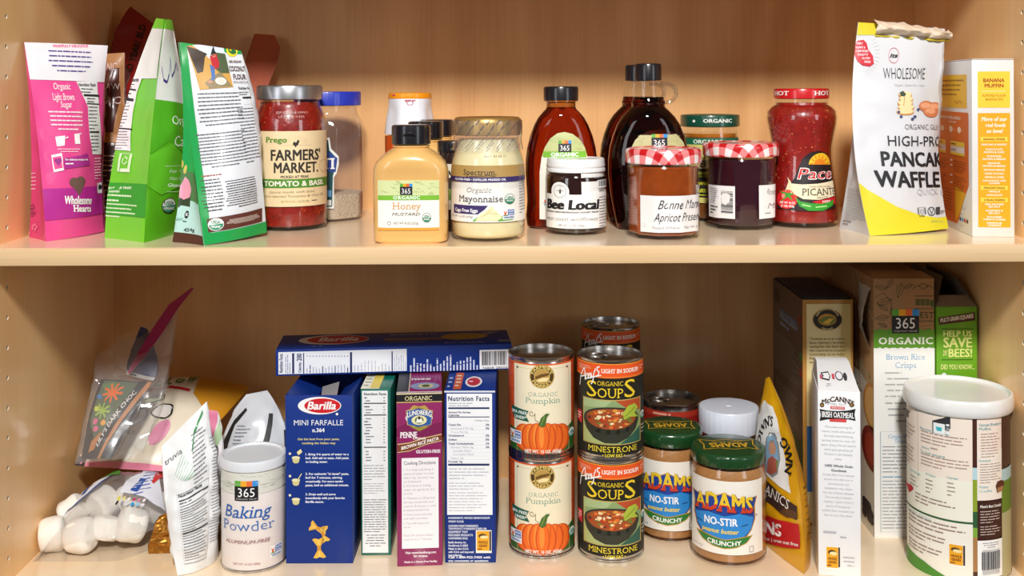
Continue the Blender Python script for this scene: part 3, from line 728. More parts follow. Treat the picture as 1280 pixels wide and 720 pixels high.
A.poly([(262, 71), (270, 68), (274, 80), (273, 86), (266, 87)], 'b8202c', 5); A.poly([(263, 70), (270, 67.5), (268, 64), (266.5, 58), (264.5, 64)], '1c2a24', 6); A.ell(266.8, 70, 2, 2.2, 'c08a6a', 5); A.poly([(262, 81), (268, 85), (269, 98), (265, 103), (264, 92)], '3a6cb0', 5)
A.poly([(256, 104), (275, 90), (290, 108), (262, 111)], '8a7a54', 4); A.ell(276, 102, 6, 4.5, 'eceae4', 5); A.ell(276, 102, 4.6, 3.2, 'd8cfc0', 6); A.ell(263, 103, 3, 2, 'c08a6a', 6)
for k in range(12): A.ell(289.8 + 5 * math.cos(k * .5236), 64 + 5.5 * math.sin(k * .5236), 1.7, 1.8, 'e4d42a', 2, n=8)
A.ell(289.8, 64, 5, 5.4, 'e4d42a', 3); A.ell(289.8, 64, 3.9, 4, '1f6a3a', 4); A.lines(287, 62.6, 292.6, 65, 1, 'e4d42a', 5, fill=.6, ragged=0)
A.text('100% ORGANIC', 286, 302, 79, 2.8, '5a3a34', w='b'); A.text('COCONUT', 287, 307, 89.5, 6, '4a2c28', w='b'); A.text('FLOUR', 292, 307.5, 99.5, 6, '4a2c28', w='b'); A.text('EXTRA FINE FLOUR', 292, 310, 104.5, 2.6, '5a3a34')
A.text('Nutrition Facts', 298, 314, 112, 3.2, '26262c', w='b'); A.rect(303, 121, 315, 123.5, '26262c', 3); A.rect(305, 130, 317, 131, '26262c', 3); A.lines(299, 114, 314, 120, 2, '55555c'); A.lines(308, 133, 319, 205, 17, '55555c', fill=.3, seed=7)
A.lines(250, 114, 300, 160, 9, '5a5a62', fill=.34, align='c', ragged=.12, seed=1); A.lines(250, 161, 305, 213, 11, '5a5a62', fill=.34, align='c', ragged=.12, seed=2)
A.lines(252, 214, 309, 219, 1, '9a4a3a', fill=.5, ragged=0); A.lines(253, 221, 277, 267, 10, '33333a', fill=.36, align='c', seed=3); A.lines(284, 219, 318, 262, 12, '33333a', fill=.36, align='r', ragged=.12, seed=4)
A.poly([(258.5, 274), (327, 260), (327, 276.5), (260, 291)], '5a2c22', 2)
A.lines(282, 266, 324, 282, 6, 'eadcd0', 4, fill=.42, align='c'); A.usda(269.6, 281, 9, 9.3, 3, edge='e8efe8')
A = b.art(3); U = A.unit
U.rect(0, .955, 1, 1, '4e2a20', 2); U.rect(0, .80, 1, .955, 'b4d8d2', 1); U.rect(0, .66, 1, .80, '4f7a4a', 1)
A.text('454g', 230, 244, 290, 4.5, '3a4a4a', w='b'); A.ell(234, 268.5, 3.6, 4.6, '1e2224', 3); A.text('K', 232.5, 235.5, 270.5, 4, 'f0f0f0', 4, w='b'); A.lines(229, 276, 240, 279, 1, '3a4a4a')
A.poly([(220, 250), (239, 243), (238, 260), (224, 262)], '33402c', 2); A.poly([(222, 246), (226, 232), (232, 221), (237, 226), (240, 238), (238, 247), (230, 250)], 'e49ab0', 3)
for k in range(5): A.line([(224 + 3 * k, 247), (230 + 1.6 * k, 226)], .8, 'c87894', 4)
A.ell(227, 205, 3, 5, 'b8a84a', 2); A.ell(232, 212, 3, 5, 'c8b45a', 2); A.text('ORGANIC', 221, 229, 276, 3, '3c8a7a', rot=0)
b.done()
# ---- wooden spatula against the back wall
t = thing('wooden_spatula', 'reddish brown wooden spatula head rising behind the coconut flour', 'spatula', (0, 0, 0))
top, bot = P3(331, 42, .33), P3(318, 170, .30); foot = Vector((P3(306, 250, .26).x, .25, Z1)); t.location = foot
SPW = wood('spatula_wood', 2, light=(172, 70, 14), dark=(122, 42, 6), rough=.55, coat=.0, seed=9)
mb = MB(); outline = [(318, 42), (343, 44), (350.5, 60), (346, 80), (337, 102), (330, 122), (322, 150), (311, 150), (311, 122), (308, 100), (306, 78)]
def sp(px, py, off): y = .335 - .045 * max(0, (py - 42)) / 130 + off; return P3(px, py, y) - foot
fr = [sp(x, y, -.003) for x, y in outline]; bk = [sp(x, y, .003) for x, y in outline]; n = len(outline)
mb.add(fr + bk, [tuple(range(n))[::-1], tuple(range(n, 2 * n))] + [(i, (i + 1) % n, n + (i + 1) % n, n + i) for i in range(n)], SPW, False); mb.build('blade', t)
mb = MB(); mb.tube([sp(316, 146, 0), (sp(312, 190, 0) * .6 + Vector((0, 0, .02))), Vector((0, 0, .006))], [.006, .0065, .0055], SPW, 12); mb.build('handle', t)

# ---- red pasta sauce jar
def sauce_jar():
    J = Jar('pasta_sauce_jar', 'red pasta sauce jar with silver lid, right of the coconut flour', 'sauce jar', 363, 289.5, 45.3, Z1)
    pr = [(0, 0)] + J.prof([(42, 284), (45, 278), (45.3, 262), (45.3, 160), (44.5, 150), (42, 142), (38.5, 134), (37, 130), (37, 124)])
    pr[1] = (pr[1][0], .0); pr[2] = (pr[2][0], .004)
    mb = MB(); mb.lathe(pr, GLASS, 64, closed=True); mb.build('glass_jar', J.t)
    mb = MB(); mb.lathe(inset(pr, .0014, .004, J.z(127)), M('98150e', .35, coat=.9, bump=.3, bscale=150, var=.6), 64)
    A = J.art(mb, lambda z: rfun(pr)(z) - .0014, 45.3, off=.0002); Rr = random.Random(3)
    for k in range(60):
        x, y = 322 + 82 * Rr.random(), (135 + 26 * Rr.random()) if k % 2 else (260 + 22 * Rr.random()); A.ell(x, y, .5 + .9 * Rr.random(), .4 + .6 * Rr.random(), Rr.choice(('4a1a0c', '3a2410', 'c8482c', 'c85a34')), 0, n=7)
    mb.build('sauce', J.t)
    mb = MB(); mb.lathe(lid_prof(40.6 / J.kc, J.z(124.5), J.z(106.5), .002), M('b9bbbf', .3, metal=.9), 96); mb.build('lid', J.t)
    mb = MB(); A = J.art(mb, rfun(pr), 45.3)
    A.rect(327, 164, 407.3, 258.5, 'e8d2a8', 1)
    A.text('Prego', 334.5, 359.5, 178, 6.6, '5c8a2a', 3, serif=True, w='b'); A.text("FARMERS'", 340.5, 398.5, 200.5, 13, '2e2a26', 3, w='b'); A.text('MARKET.', 344, 396, 216, 12.5, '2e2a26', 3, w='b'); A.text('PICKED AT PEAK', 352, 385, 222.7, 3, '4a443c', 3, w='b')
    A.rect(327, 224, 407.3, 235.2, '4f8a2e', 2); A.text('TOMATO & BASIL', 332.5, 402.5, 232.8, 6.2, 'f4f0e2', 3, w='b')
    A.text('sauce made with basil,', 339, 392, 241.5, 3, '5a4a3a', 3, it=.3, w='l'); A.text('vine-ripened Tomatoes & Olive Oil', 333, 402, 246.8, 3, '5a4a3a', 3, it=.3, w='l')
    A.text('NET WT 24 OZ (1 LB 8 OZ) 680g', 352, 385, 253.3, 2.3, '8a9a4a', 3); A.lines(388, 250.5, 402, 253.5, 1, '4a443c', ragged=0)
    A.poly([(366, 180.5), (367.5, 177), (370, 178.5), (372.5, 174.5), (374, 176.5), (372.5, 181), (370, 182.8), (370.5, 184), (369, 184), (368, 182)], '2a2622', 3)
    for k in range(11):
        an = PI * (k + .5) / 11; A.line([(369.5 + 9 * math.cos(an), 180 - 6.5 * math.sin(an)), (369.5 + 16 * math.cos(an), 180 - 11 * math.sin(an))], .35, 'cdb88c', 2)
    A.line([(352, 181.8), (388, 181.8)], .4, 'b8a47a', 2); A.ring(402, 209, 5, 8, .8, 'cdb88c', 2)
    A2 = J.art(mb, rfun(pr), 45.3); A2.text('SEP 07 2018 09M11', 345, 386, 142.5, 3, 'd8b8b0', 1, w='l'); A2.text('LF PSP 1 1305', 349, 381, 147.5, 3, 'd8b8b0', 1, w='l')
    mb.build('label', J.t)
sauce_jar()
# ---- clear rice jar
def rice_jar():
    J = Jar('rice_jar', 'clear plastic jar of white rice with blue lid, behind the red sauce jar', 'rice jar', 410, 278, 45, Z1)
    pr = [(0, 0)] + J.prof([(42, 275), (45, 270), (45, 262), (45, 165), (43, 152), (38, 143), (36.5, 140), (36.5, 131)]); pr[1] = (pr[1][0], 0.0)
    f = facets(8, .8, J.z(160), J.z(140))
    mb = MB(); mb.lathe(pr, PLAST, 96, closed=True, rmod=f); mb.build('plastic_jar', J.t)
    mb = MB(); mb.lathe(inset(pr, .0016, .002, J.z(240)), M('d8c6a8', .7, bump=1.0, bscale=420, var=.5), 96, rmod=f); mb.build('rice', J.t)
    mb = MB(); mb.lathe(lid_prof(41.5 / J.kc, J.z(132), J.z(114.5)), M('2338b8', .35, coat=.3), 96, rmod=grooves(60, .006)); mb.build('lid', J.t)
    mb = MB(); A = J.art(mb, rfun(pr), 45, rmod=f)
    A.poly([(372, 175), (412, 172), (414, 186), (423, 196), (423, 206), (420, 217), (417, 222), (417, 261), (372, 261)], 'e4e8e4', 1); A.poly([(372, 178), (410.5, 175), (412, 188), (420.5, 198), (420, 204), (416, 220), (415, 258.5), (372, 258.5)], '12454a', 2)
    A.poly([(372, 192), (412, 190), (421, 198), (419, 215), (372, 217)], '1c3f8c', 3); A.text('TEXMATI', 366, 418, 211, 13, 'f0f0f0', 4, serif=True, w='b'); A.rect(407, 238, 414, 246, '5f9ad0', 3); A.rect(407, 250, 414, 257, 'e4e8e4', 3)
    mb.build('label', J.t)
rice_jar()
# ---- orange bottle with white fluted cap, at the back
def squeeze_bottle():
    J = Jar('squeeze_bottle', 'orange bottle with tall white fluted cap and orange top, behind the mustard', 'bottle', 513, 262, 29.5, Z1, yf=.262)
    pr = [(0, 0)] + J.prof([(28, 262), (30, 255), (31.2, 215), (31.5, 169)]); pr[1] = (pr[1][0], 0.0)
    mb = MB(); mb.lathe(pr + [(0, pr[-1][1] + .0003)], M('d8561a', .3, coat=.5), 48); mb.build('bottle_body', J.t)
    def fl(a, z):
        k = max(0, min(1, (z - J.z(166)) / .012)) * max(0, min(1, (J.z(127) - z) / .01)); return 1 - .11 * k * max(0, math.cos(3 * (a - .2 + PI))) ** 1.5
    mb = MB(); cp = J.prof([(31.8, 167), (31.4, 162), (30.6, 156), (29.8, 150), (28.8, 144), (27.6, 137), (26.8, 130), (26.6, 123)]); mb.lathe(cp + [(0, cp[-1][1] + .0002)], M('eceef6', .35, coat=.3), 96, rmod=fl); 
    A = J.art(mb, rfun(cp), 27); A.text('BEST BY', 507, 520, 127, 2.2, 'c03a5a', 2, w='b'); A.ring(513, 128.5, 4, 3, .7, 'c0506a', 2); mb.build('cap', J.t)
    mb = MB(); tp = J.prof([(26.9, 123), (27.2, 121), (26.6, 117), (25, 116)]); mb.lathe(tp + [(0, tp[-1][1] + .0004)], M('f59a14', .35, coat=.3), 64)
    A = J.art(mb, rfun(tp), 27); A.text('1234', 492, 501, 119.6, 2.6, 'c84a5a', 2, w='b') if 0 else A.lines(492, 117, 501, 120.5, 1, 'c84a6a', 2, fill=.7); mb.build('cap_top', J.t)
squeeze_bottle()
# ---- honey mustard bottles
def sring(hx, hy, z, n=40, p=3.6, c=(0, 0)):
    out = []
    for i in range(n):
        t = 2 * PI * i / n; c_, s_ = math.cos(t), math.sin(t)
        out.append((c[0] + hx * math.copysign(abs(c_) ** (2 / p), c_), c[1] + hy * math.copysign(abs(s_) ** (2 / p), s_), z))
    return out
class Oval(Jar):
    """an oval or slab bottle: silhouette half widths with depth half widths given as a ratio table"""
    def front(s, R, ratio, p, mb, off=.0005, du=.003, dv=.004, **k):
        def fn(u, v, h):
            hx = R(v); hy = ratio(v) * hx; x = max(-.97, min(.97, u / hx))
            return (u, -hy * (1 - abs(x) ** p) ** (1 / p) - off - h, v)
        surf = lambda u, v: (s.X + u, s.yc + fn(u, v, 0)[1], s.z0 + v)
        def q(px, py): return newton(surf, px, py, 0, .05, .0004, .0004)
        return Art(mb, fn, q, du, dv, **k)
def mustard(loc_y=None):
    J = Oval('mustard_bottle', 'honey mustard bottle with black flip cap in front, its label showing', 'mustard bottle', 514.5, 305, 46, Z1, 'honey mustard bottles', squash=.66)
    pts = [(43, 301), (45.5, 296), (46, 280), (46.5, 222), (46, 211), (42.5, 201), (36, 194), (28, 188), (21.5, 184), (20, 181), (20, 176)]
    pr = J.prof(pts); pr[0] = (pr[0][0] * .97, 0.0); pr.insert(1, (pr[1][0] * .99, .002)); R = rfun(pr)
    zt = J.z(212); ra = lambda z: .66 if z < zt else .66 + .34 * min(1, (z - zt) / (J.z(186) - zt)); pw = lambda z: 4.2 if z < zt else 4.2 - 2.2 * min(1, (z - zt) / (J.z(186) - zt))
    mb = MB(); mb.loft([sring(r, r * ra(z), z, 56, pw(z)) for r, z in pr], M('e4b46c', .3, coat=.8, sss=.15), cap=True); mb.build('bottle_body', J.t)
    mb = MB(); r = 24.3 / J.kc; mb.lathe([(r * .96, J.z(180)), (r, J.z(179)), (r, J.z(160)), (r * .985, J.z(157)), (r * .9, J.z(156)), (0, J.z(156))], BLACKCAP, 64)
    mb.lathe([(22 / J.kc, J.z(184)), (23.2 / J.kc, J.z(183)), (23.2 / J.kc, J.z(181.5)), (20 / J.kc, J.z(180.5))], M('e4b46c', .3, coat=.8), 48); mb.build('flip_cap', J.t)
    mb = MB(); mb.tube([(-.006, -r * .985, J.z(169)), (-.003, -r * 1.03, J.z(166.5)), (.003, -r * 1.03, J.z(166.5)), (.007, -r * .98, J.z(169))], [.001, .0016, .0016, .001], BLACKCAP, 8); mb.build('thumb_tab', J.t)
    mb = MB(); A = J.front(R, lambda z: .66, 4.2, mb)
    A.rect(472.5, 225, 549, 287.5, 'f2efe6', 1); A.rect(472.5, 225, 549, 243.8, 'd4dca0', 2); A.rect(472.5, 243.8, 549, 250, '7ab82e', 2); A.rect(472.5, 284, 549, 287.5, 'e8a03c', 2)
    R_ = random.Random(3)
    for k in range(26):
        x, y = 474 + 72 * R_.random(), 227 + 15 * R_.random(); A.line([(x, y), (x + 4 * R_.random(), y + 2 - 4 * R_.random()), (x + 5, y + 1)], .5, 'a8b878', 3)
    A.logo365(500, 229.5, 515.5, 243.6, 4, sub=False); A.text('ORGANIC', 491.5, 525, 249, 4, 'f6f8ee', 3, w='b', serif=True, track=.15); A.text('Honey', 490.5, 526, 261.6, 8.4, 'd89a5a', 3, serif=True); A.text('MUSTARD', 490, 525, 269.5, 3.6, '3a342c', 3, it=.3, w='r')
    A.usda(533.4, 272, 5.6, 6, 3); A.text('NET WT 8 OZ (227g)', 492, 523, 280.4, 2.8, '4a4640', 3); A.ring(486.5, 279, 2.2, 2.4, .5, '4a4640', 3)
    mb.build('label', J.t)
    for px, y, lab in ((532, .172, 'honey mustard bottle half hidden behind the front one, black cap showing'), (546, .245, 'honey mustard bottle farthest back, its cap beside the mayonnaise lid')):
        d = dup(J.t, (at(px, 150, y).x, y, Z1), lab, 'honey mustard bottles')
mustard()
# ---- mayonnaise jar
def mayo():
    J = Jar('mayonnaise_jar', 'mayonnaise jar with gold lid and white label, right of the mustard', 'mayonnaise jar', 610, 303.5, 46, Z1)
    pr = [(0, 0)] + J.prof([(38, 300), (43, 296), (45.5, 288), (46.2, 278), (46.2, 215), (45, 203), (42.5, 193), (39, 183), (37.5, 176), (38, 171)]); pr[1] = (pr[1][0], 0.0); pr[2] = (pr[2][0], .0025)
    mb = MB(); mb.lathe(pr, GLASS, 64, closed=True); mb.build('glass_jar', J.t)
    mb = MB(); mb.lathe(inset(pr, .0013, .0035, J.z(173)), M('eee2b4', .4, coat=.6, sss=.1), 64); mb.build('mayonnaise', J.t)
    mb = MB(); r = 42.5 / J.kc; mb.lathe([(r * .97, J.z(168.5)), (r, J.z(167)), (r, J.z(153)), (r * .985, J.z(149)), (r * .93, J.z(146.5)), (r * .85, J.z(146)), (r * .8, J.z(147)), (0, J.z(147))], GOLD, 192, rmod=lambda a, z: 1 + (.008 * math.cos(80 * a) if J.z(166) < z < J.z(151) else 0)); mb.build('lid', J.t)
    mb = MB(); sl = J.prof([(44.5, 187), (43.2, 180), (42.4, 172), (43.6, 166), (43.4, 150)]); RS = lambda z: float(np.interp(z, [p[1] for p in sl], [p[0] for p in sl])); mb.lathe(sl, FILM, 64, closed=True)
    A = J.art(mb, RS, 43.5, off=.0003, dv=.004); k = 0
    for row, y in enumerate((153, 160, 168, 176, 183)):
        for i in range(7):
            x = 571 + i * 12.5 + (row % 2) * 5; A.line([(x, y + 3), (x + 4.5, y - 3)], .8, '5a5a68', 1)
    mb.build('tamper_seal', J.t)
    mb = MB(); A = J.art(mb, rfun(pr), 46.2)
    A.rect(565, 207, 655.5, 278, 'f4f2ec', 1); A.rect(565, 207, 655.5, 221.5, 'b08e50', 2); A.rect(565, 221.5, 655.5, 227.8, '3a2c68', 2)
    A.text('Spectrum.', 581, 620.5, 219, 7, '241f1c', 3, w='r', serif=True); A.line([(588, 220.8), (612, 219.8), (619, 220.6)], .7, '241f1c', 3); A.text('GLUTEN FREE \u2022 EXPELLER PRESSED OIL', 571, 632, 226, 2.6, 'f0eef4', 3, w='b')
    A.text('Organic', 585, 614.5, 240.4, 6.2, '9a9690', 3, serif=True, it=.2, w='l'); A.text('Mayonnaise', 575.5, 628, 252.5, 8, '4a4a50', 3, serif=True, w='r')
    A.usda(636, 249.5, 6.2, 6.5, 3); A.poly([(569, 257), (610, 257), (606, 262), (598, 268), (569, 268)], '3a2c68', 2); A.text('Cage Free Eggs', 571, 598, 265.5, 4.2, 'f4f2f8', 3, w='b')
    A.poly([(593, 275), (600, 270), (603, 275.5), (592, 277)], '5cae3a', 3); A.poly([(622, 272), (632, 269), (640, 276), (622, 277)], '5cae3a', 3); A.poly([(595, 276), (601, 268), (610, 262), (614, 256.5), (617, 261), (623, 267), (627, 273), (620, 276.5)], 'f0e4b8', 4); A.line([(602, 271), (612, 266), (621, 268)], 1, 'd8c48c', 5); A.line([(608, 266), (614, 262)], .8, 'd8c48c', 5)
    A.nongmo(627.5, 262, 642, 275, 4); A.text('NET WT 16 OZ (473g)', 567, 592, 272.5, 2.3, '6a6a6e', 3); A.lines(648, 210, 655, 270, 16, '8a8a90', fill=.35)
    A.text('BEST BY 04 14', 606, 634, 196, 2, '8a846a', 1)
    mb.build('label', J.t)
mayo()
# ---- dark jar hidden behind mustard and mayonnaise
J = Jar('small_dark_jar', 'dark jar in the gap between the mustard and mayonnaise', 'jar', 568, 280, 24, Z1, yf=.115)
mb = MB(); pr = [(0, 0)] + J.prof([(22, 285), (24, 280), (24, 200), (20, 192), (20, 180)]); pr[1] = (pr[1][0], 0); mb.lathe(pr + [(0, pr[-1][1] + .001)], M('2c1e1a', .15, coat=.8), 40); mb.build('jar_body', J.t)
mb = MB(); A = J.art(mb, rfun(pr), 24); A.rect(546, 205, 590, 262, 'd8d4c0', 1); A.rect(546, 222, 590, 236, '2a2420', 2); A.rect(546, 236, 590, 250, '6a8a3a', 2); A.text('SALSA', 552, 586, 220, 7, '241c18', 3, w='b'); mb.build('label', J.t)
mb = MB(); mb.lathe(lid_prof(21 / J.kc, J.z(190), J.z(176)), BLACKCAP, 48); mb.build('lid', J.t)
# ---- honey bottle
AMBER = M('98300a', .03, trans=1.0, ior=1.47, var=0.0); SYRUP = M('5e1a0c', .03, trans=1.0, ior=1.47, var=0.0)
def oval_bottle(J, pts, ratio, p, mat, nm, z_end, n=64):
    pr = J.prof(pts); pr[0] = (pr[0][0] * .96, 0.0); pr.insert(1, (pr[1][0] * .985, .002)); R = rfun(pr)
    mb = MB(); mb.loft([sring(r, r * (ratio(z)), z, n, p(z)) for r, z in pr], mat, cap=True); mb.build(nm, J.t)
    return R
def honey():
    J = Oval('honey_bottle', 'amber honey bottle with black cap behind the small white-lidded honey jar', 'honey bottle', 702, 287, 45, Z1, squash=.62)
    zs = J.z(160); ra = lambda z: .62 if z < zs else .62 + .38 * min(1, (z - zs) / (J.z(138) - zs)); pw = lambda z: 2.6 if z < zs else 2.6 - .6 * min(1, (z - zs) / (J.z(138) - zs))
    R = oval_bottle(J, [(40, 284), (43.5, 279), (44.5, 268), (43, 250), (43.5, 236), (45, 215), (44.8, 200), (42.8, 184), (39, 169), (34, 156), (29, 147), (23, 140), (19, 136), (18, 133)], ra, pw, AMBER, 'bottle_body', 133)
    mb = MB(); k = J.kc; mb.lathe([(18 / k, J.z(134)), (18.5 / k, J.z(133)), (18.5 / k, J.z(127)), (21 / k, J.z(126.8)), (21 / k, J.z(125.6)), (18 / k, J.z(125.2)), (0, J.z(125))], M('a85a1c', .1, coat=.8), 48); mb.build('neck', J.t)
    mb = MB(); mb.lathe(lid_prof(21.7 / k, J.z(126), J.z(108), .0015, .0002), BLACKCAP, 96, rmod=grooves(48, .004)); mb.build('cap', J.t)
    mb = MB(); A = J.front(R, ra, 2.6, mb)
    arch = [(674.5, 274), (674.5, 215), (677, 196), (681, 184), (688, 173), (697, 166.5), (706, 165), (716, 167.5), (725, 174.5), (731, 184), (734.5, 196), (736, 215), (736, 274)]
    A.poly(arch, 'f0f0e4', 1); A.poly([(677, 196), (681, 184), (688, 173), (697, 166.5), (706, 165), (716, 167.5), (725, 174.5), (731, 184), (734.5, 196)], 'bcc282', 2)
    Rr = random.Random(4)
    for i in range(30):
        x, y = 686 + 40 * Rr.random(), 171 + 17 * Rr.random(); A.line([(x, y), (x + 5 * Rr.random(), y + 2 - 4 * Rr.random())], .6, 'a6b46a', 3)
    A.rect(679, 188.8, 732.5, 196.8, '78b62c', 3); A.logo365(698, 175.5, 714.2, 190, 5, sub=False); A.text('ORGANIC', 688.6, 723, 195.4, 4.6, 'f6f8ee', 6, w='b', serif=True); A.text('Honey', 686, 724, 215, 10, 'c88a3c', 3, serif=True); A.nongmo(679, 247, 690, 258, 3)
    mb.build('label', J.t)
honey()
# ---- small honey jar, white lid
def bee_jar():
    J = Jar('small_honey_jar', 'small dark honey jar with white screw lid and black script lettering', 'honey jar', 720, 295, 37.6, Z1)
    pr = [(0, 0)] + J.prof([(35.5, 293), (37.4, 289), (37.6, 284), (37.6, 222), (36.5, 217), (34.5, 215), (34.5, 208)]); pr[1] = (pr[1][0], 0.0); pr[2] = (pr[2][0], .003)
    mb = MB(); mb.lathe(pr, GLASS, 64, closed=True); mb.build('glass_jar', J.t)
    mb = MB(); mb.lathe(inset(pr, .0012, .003, J.z(213)), M('2a1310', .1, coat=.8), 64); mb.build('honey', J.t)
    mb = MB(); r = 36 / J.kc; mb.lathe([(r, J.z(214)), (r * 1.025, J.z(213)), (r * 1.025, J.z(210)), (r, J.z(208.5)), (r * 1.02, J.z(207)), (r * 1.02, J.z(205)), (r, J.z(203)), (r, J.z(199)), (r * .97, J.z(197.3)), (r * .9, J.z(197.2)), (r * .86, J.z(198.2)), (0, J.z(198.2))], M('eeeff0', .35, coat=.3), 80); mb.build('lid', J.t)
    mb = MB(); A = J.art(mb, rfun(pr), 37.6)
    A.rect(684, 243.5, 757, 286, 'f4f2f0', 1); A.rect(727, 217.5, 757, 245, 'f4f2f0', 1); A.ell(701.3, 240, 10.8, 12, 'f4f2f0', 1); A.rect(690.6, 239, 712, 246, 'f4f2f0', 1)
    A.ring(701.3, 239.5, 7.5, 8.2, .4, '5a5656', 3); A.ell(701.3, 240.5, 1.1, 2, '2a2628', 3); A.ell(701.3, 237.6, .9, .9, '2a2628', 3); A.line([(697, 238.5), (701, 239.2), (705.5, 238.5)], .5, '2a2628', 3); A.text('THE', 699.5, 703, 234.5, 1.3, '2a2628', 3)
    A.text('Bee Local', 685.5, 747.5, 262, 11.5, '17151a', 3, w='b', it=.1); A.text('Bee Local', 686.3, 748, 261.7, 11.5, '17151a', 4, w='b', it=.1); A.line([(686, 257.5), (690, 256), (693, 257.5)], .8, '17151a', 4)
    A.text('ARTISAN NEIGHBORHOOD HONEY FROM', 685, 747, 266.6, 2, '3a3638', 3, w='b'); A.text('west coast wildflower', 685, 747, 276.5, 5, '4a464a', 3, w='l', it=.15); A.text('NET WT 12 OZ (340g)', 699, 730, 283.3, 2.4, '6a6668', 3)
    A.lines(742, 222, 755, 224.5, 1, '6a6668', fill=.5); A.barcode(746, 226, 756.8, 236, 2, 5); A.lines(748, 237, 757, 241, 2, '6a6668'); A.lines(748, 246, 757, 286, 11, '6a6668', fill=.35)
    mb.build('label', J.t)
bee_jar()
# ---- orange box between the bottles
c = Carton('small_orange_box', 'plain orange box edge at the back between honey and maple syrup bottles', 'box', 0, 0, .035, .088, Z1, M('d87818', .45), pts=[(.115, .27), (.165, .27)]); c.done()
# ---- two maple syrup jugs
def maple():
    J = Oval('maple_syrup_jug', 'dark maple syrup jug with glass finger loop, in front of its twin', 'syrup jug', 811, 289, 50.5, Z1, 'maple syrup jugs', squash=.52)
    zs = J.z(170); ra = lambda z: .52 if z < zs else .52 + .48 * min(1, (z - zs) / (J.z(130) - zs)); pw = lambda z: 2.3 if z < zs else 2.3 - .3 * min(1, (z - zs) / (J.z(130) - zs))
    pts = [(36, 287), (39, 284), (41, 276), (44.5, 260), (48, 240), (50.3, 218), (50.4, 200), (48.6, 184), (45, 170), (39.5, 156), (33, 146), (26, 138.5), (21, 134), (20.5, 131), (21.3, 128.5), (20, 126), (19, 121)]
    pr = J.prof(pts); pr[0] = (pr[0][0], .0); R = rfun(pr)
    mb = MB(); mb.loft([sring(r, r * ra(z), z, 72, pw(z)) for r, z in pr], SYRUP, cap=True); mb.build('jug_body', J.t)
    k = J.kc; mb = MB(); mb.lathe([(19.2 / k, J.z(121.5)), (18.2 / k, J.z(116)), (16.6 / k, J.z(108)), (16, J.z(102))[0:0] or (15.8 / k, J.z(98))], GLASS, 48, closed=True); mb.build('neck', J.t)
    mb = MB(); hp = []
    for i in range(15):
        a = math.radians(118 - 250 * i / 14); hp.append(((834 - 811 + 12.0 * math.cos(a)) / k, 0, J.z(116.5 - 11.5 * math.sin(a))))
    hp[0] = (15.5 / k, 0, J.z(104)); hp[-1] = (19.6 / k, 0, J.z(128)); mb.tube(hp, .0022, thin_glass('loop_glass', (.9, .9, .9), .02, boost=3.0), 12); mb.build('finger_loop', J.t)
    mb = MB(); mb.lathe(lid_prof(16.4 / k, J.z(101), J.z(79.5), .0016, .0003), BLACKCAP, 80, rmod=grooves(40, .006)); mb.build('cap', J.t)
    mb = MB(); A = J.front(R, lambda z: .52, 2.3, mb, off=.0006)
    arch = [(788, 196), (789.5, 184), (794, 175), (802, 167.5), (812, 163), (824, 161.5), (836, 163), (846, 168), (854, 177), (858, 188), (859, 196)]
    A.poly(arch + [(859, 262), (788, 262)], 'e8e4c4', 1); A.poly(arch, 'bcb884', 2)
    Rr = random.Random(9)
    for i in range(44):
        x, y = 797 + 54 * Rr.random(), 169 + 16 * Rr.random(); A.line([(x, y), (x + 6 * Rr.random(), y + 2 - 4 * Rr.random())], .55, 'b0a86c', 3)
    A.logo365(814.5, 167.5, 834, 184, 5, sub=False); A.rect(788, 188, 859, 199, '78b62c', 3); A.text('ORGANIC', 804, 846, 197, 6, 'f6f8ee', 5, w='b', serif=True); A.text('Maple Syrup', 795, 852, 222, 11, '8a4a2c', 3, serif=True)
    mb.build('label', J.t)
    dup(J.t, (J.X - .004, J.yc + .07, Z1), 'maple syrup jug behind the front one, its cap edge showing on the left', 'maple syrup jugs')
maple()
# ---- jam jars with gingham lids
GING = gingham('red_gingham', .0092)
def jam(name, label, cx, pyf, hw, ys, content, lidhw, glassname='glass_jar'):
    J = Jar(name, label, 'jam jar', cx, pyf, hw, Z1)
    lid0, lid1, foot = ys
    pr = [(0, 0)] + J.prof([(hw * .93, foot), (hw * .985, foot - 4), (hw, foot - 12), (hw, lid1 + 24), (hw * 1.0, lid1 + 10), (hw * 1.02, lid1 + 5), (hw * .99, lid1 + 1), (hw * .92, lid1 - 2)]); pr[1] = (pr[1][0], 0.0); pr[2] = (pr[2][0], .003)
    f = facets(10, 1.0, J.z(lid1 + 48), J.z(lid1 + 26))
    mb = MB(); mb.lathe(pr, GLASS, 120, closed=True, rmod=f); mb.build('glass_jar', J.t, sharp=12)
    mb = MB(); mb.lathe(inset(pr, .0018, .0045, J.z(lid1 + 3)), content, 120, rmod=f); mb.build('jam', J.t, sharp=12)
    r = lidhw / J.kc; mb = MB(); z0, z1 = J.z(lid1), J.z(lid0); lp = [(0.0, z1 - .0012)] + [(r * q, z1 - .0012) for q in (.15, .3, .45, .6, .75)] + [(r * .84, z1 - .0010), (r * .88, z1), (r * .945, z1 - .0004), (r * .985, z1 - .0018), (r, z1 - .004)]
    zz = z1 - .004
    while zz > z0 + .002: zz -= .002; lp.append((r, max(zz, z0 + .0008)))
    lp += [(r * .985, z0)]
    mb.lathe(lp, GING, 160, flatten=lambda d: d); mb.build('gingham_lid', J.t)
    return J, pr, f
J, pr, f = jam('apricot_jam_jar', 'amber apricot preserves jar with red gingham lid and white script label', 829.5, 301.5, 44.5, (184.5, 203, 299), M('a4480e', .12, coat=.9, sss=.35, bump=.12, bscale=90, var=.4), 47.5)
mb = MB(); A = J.art(mb, rfun(pr), 44.5, off=.0007, rmod=f)
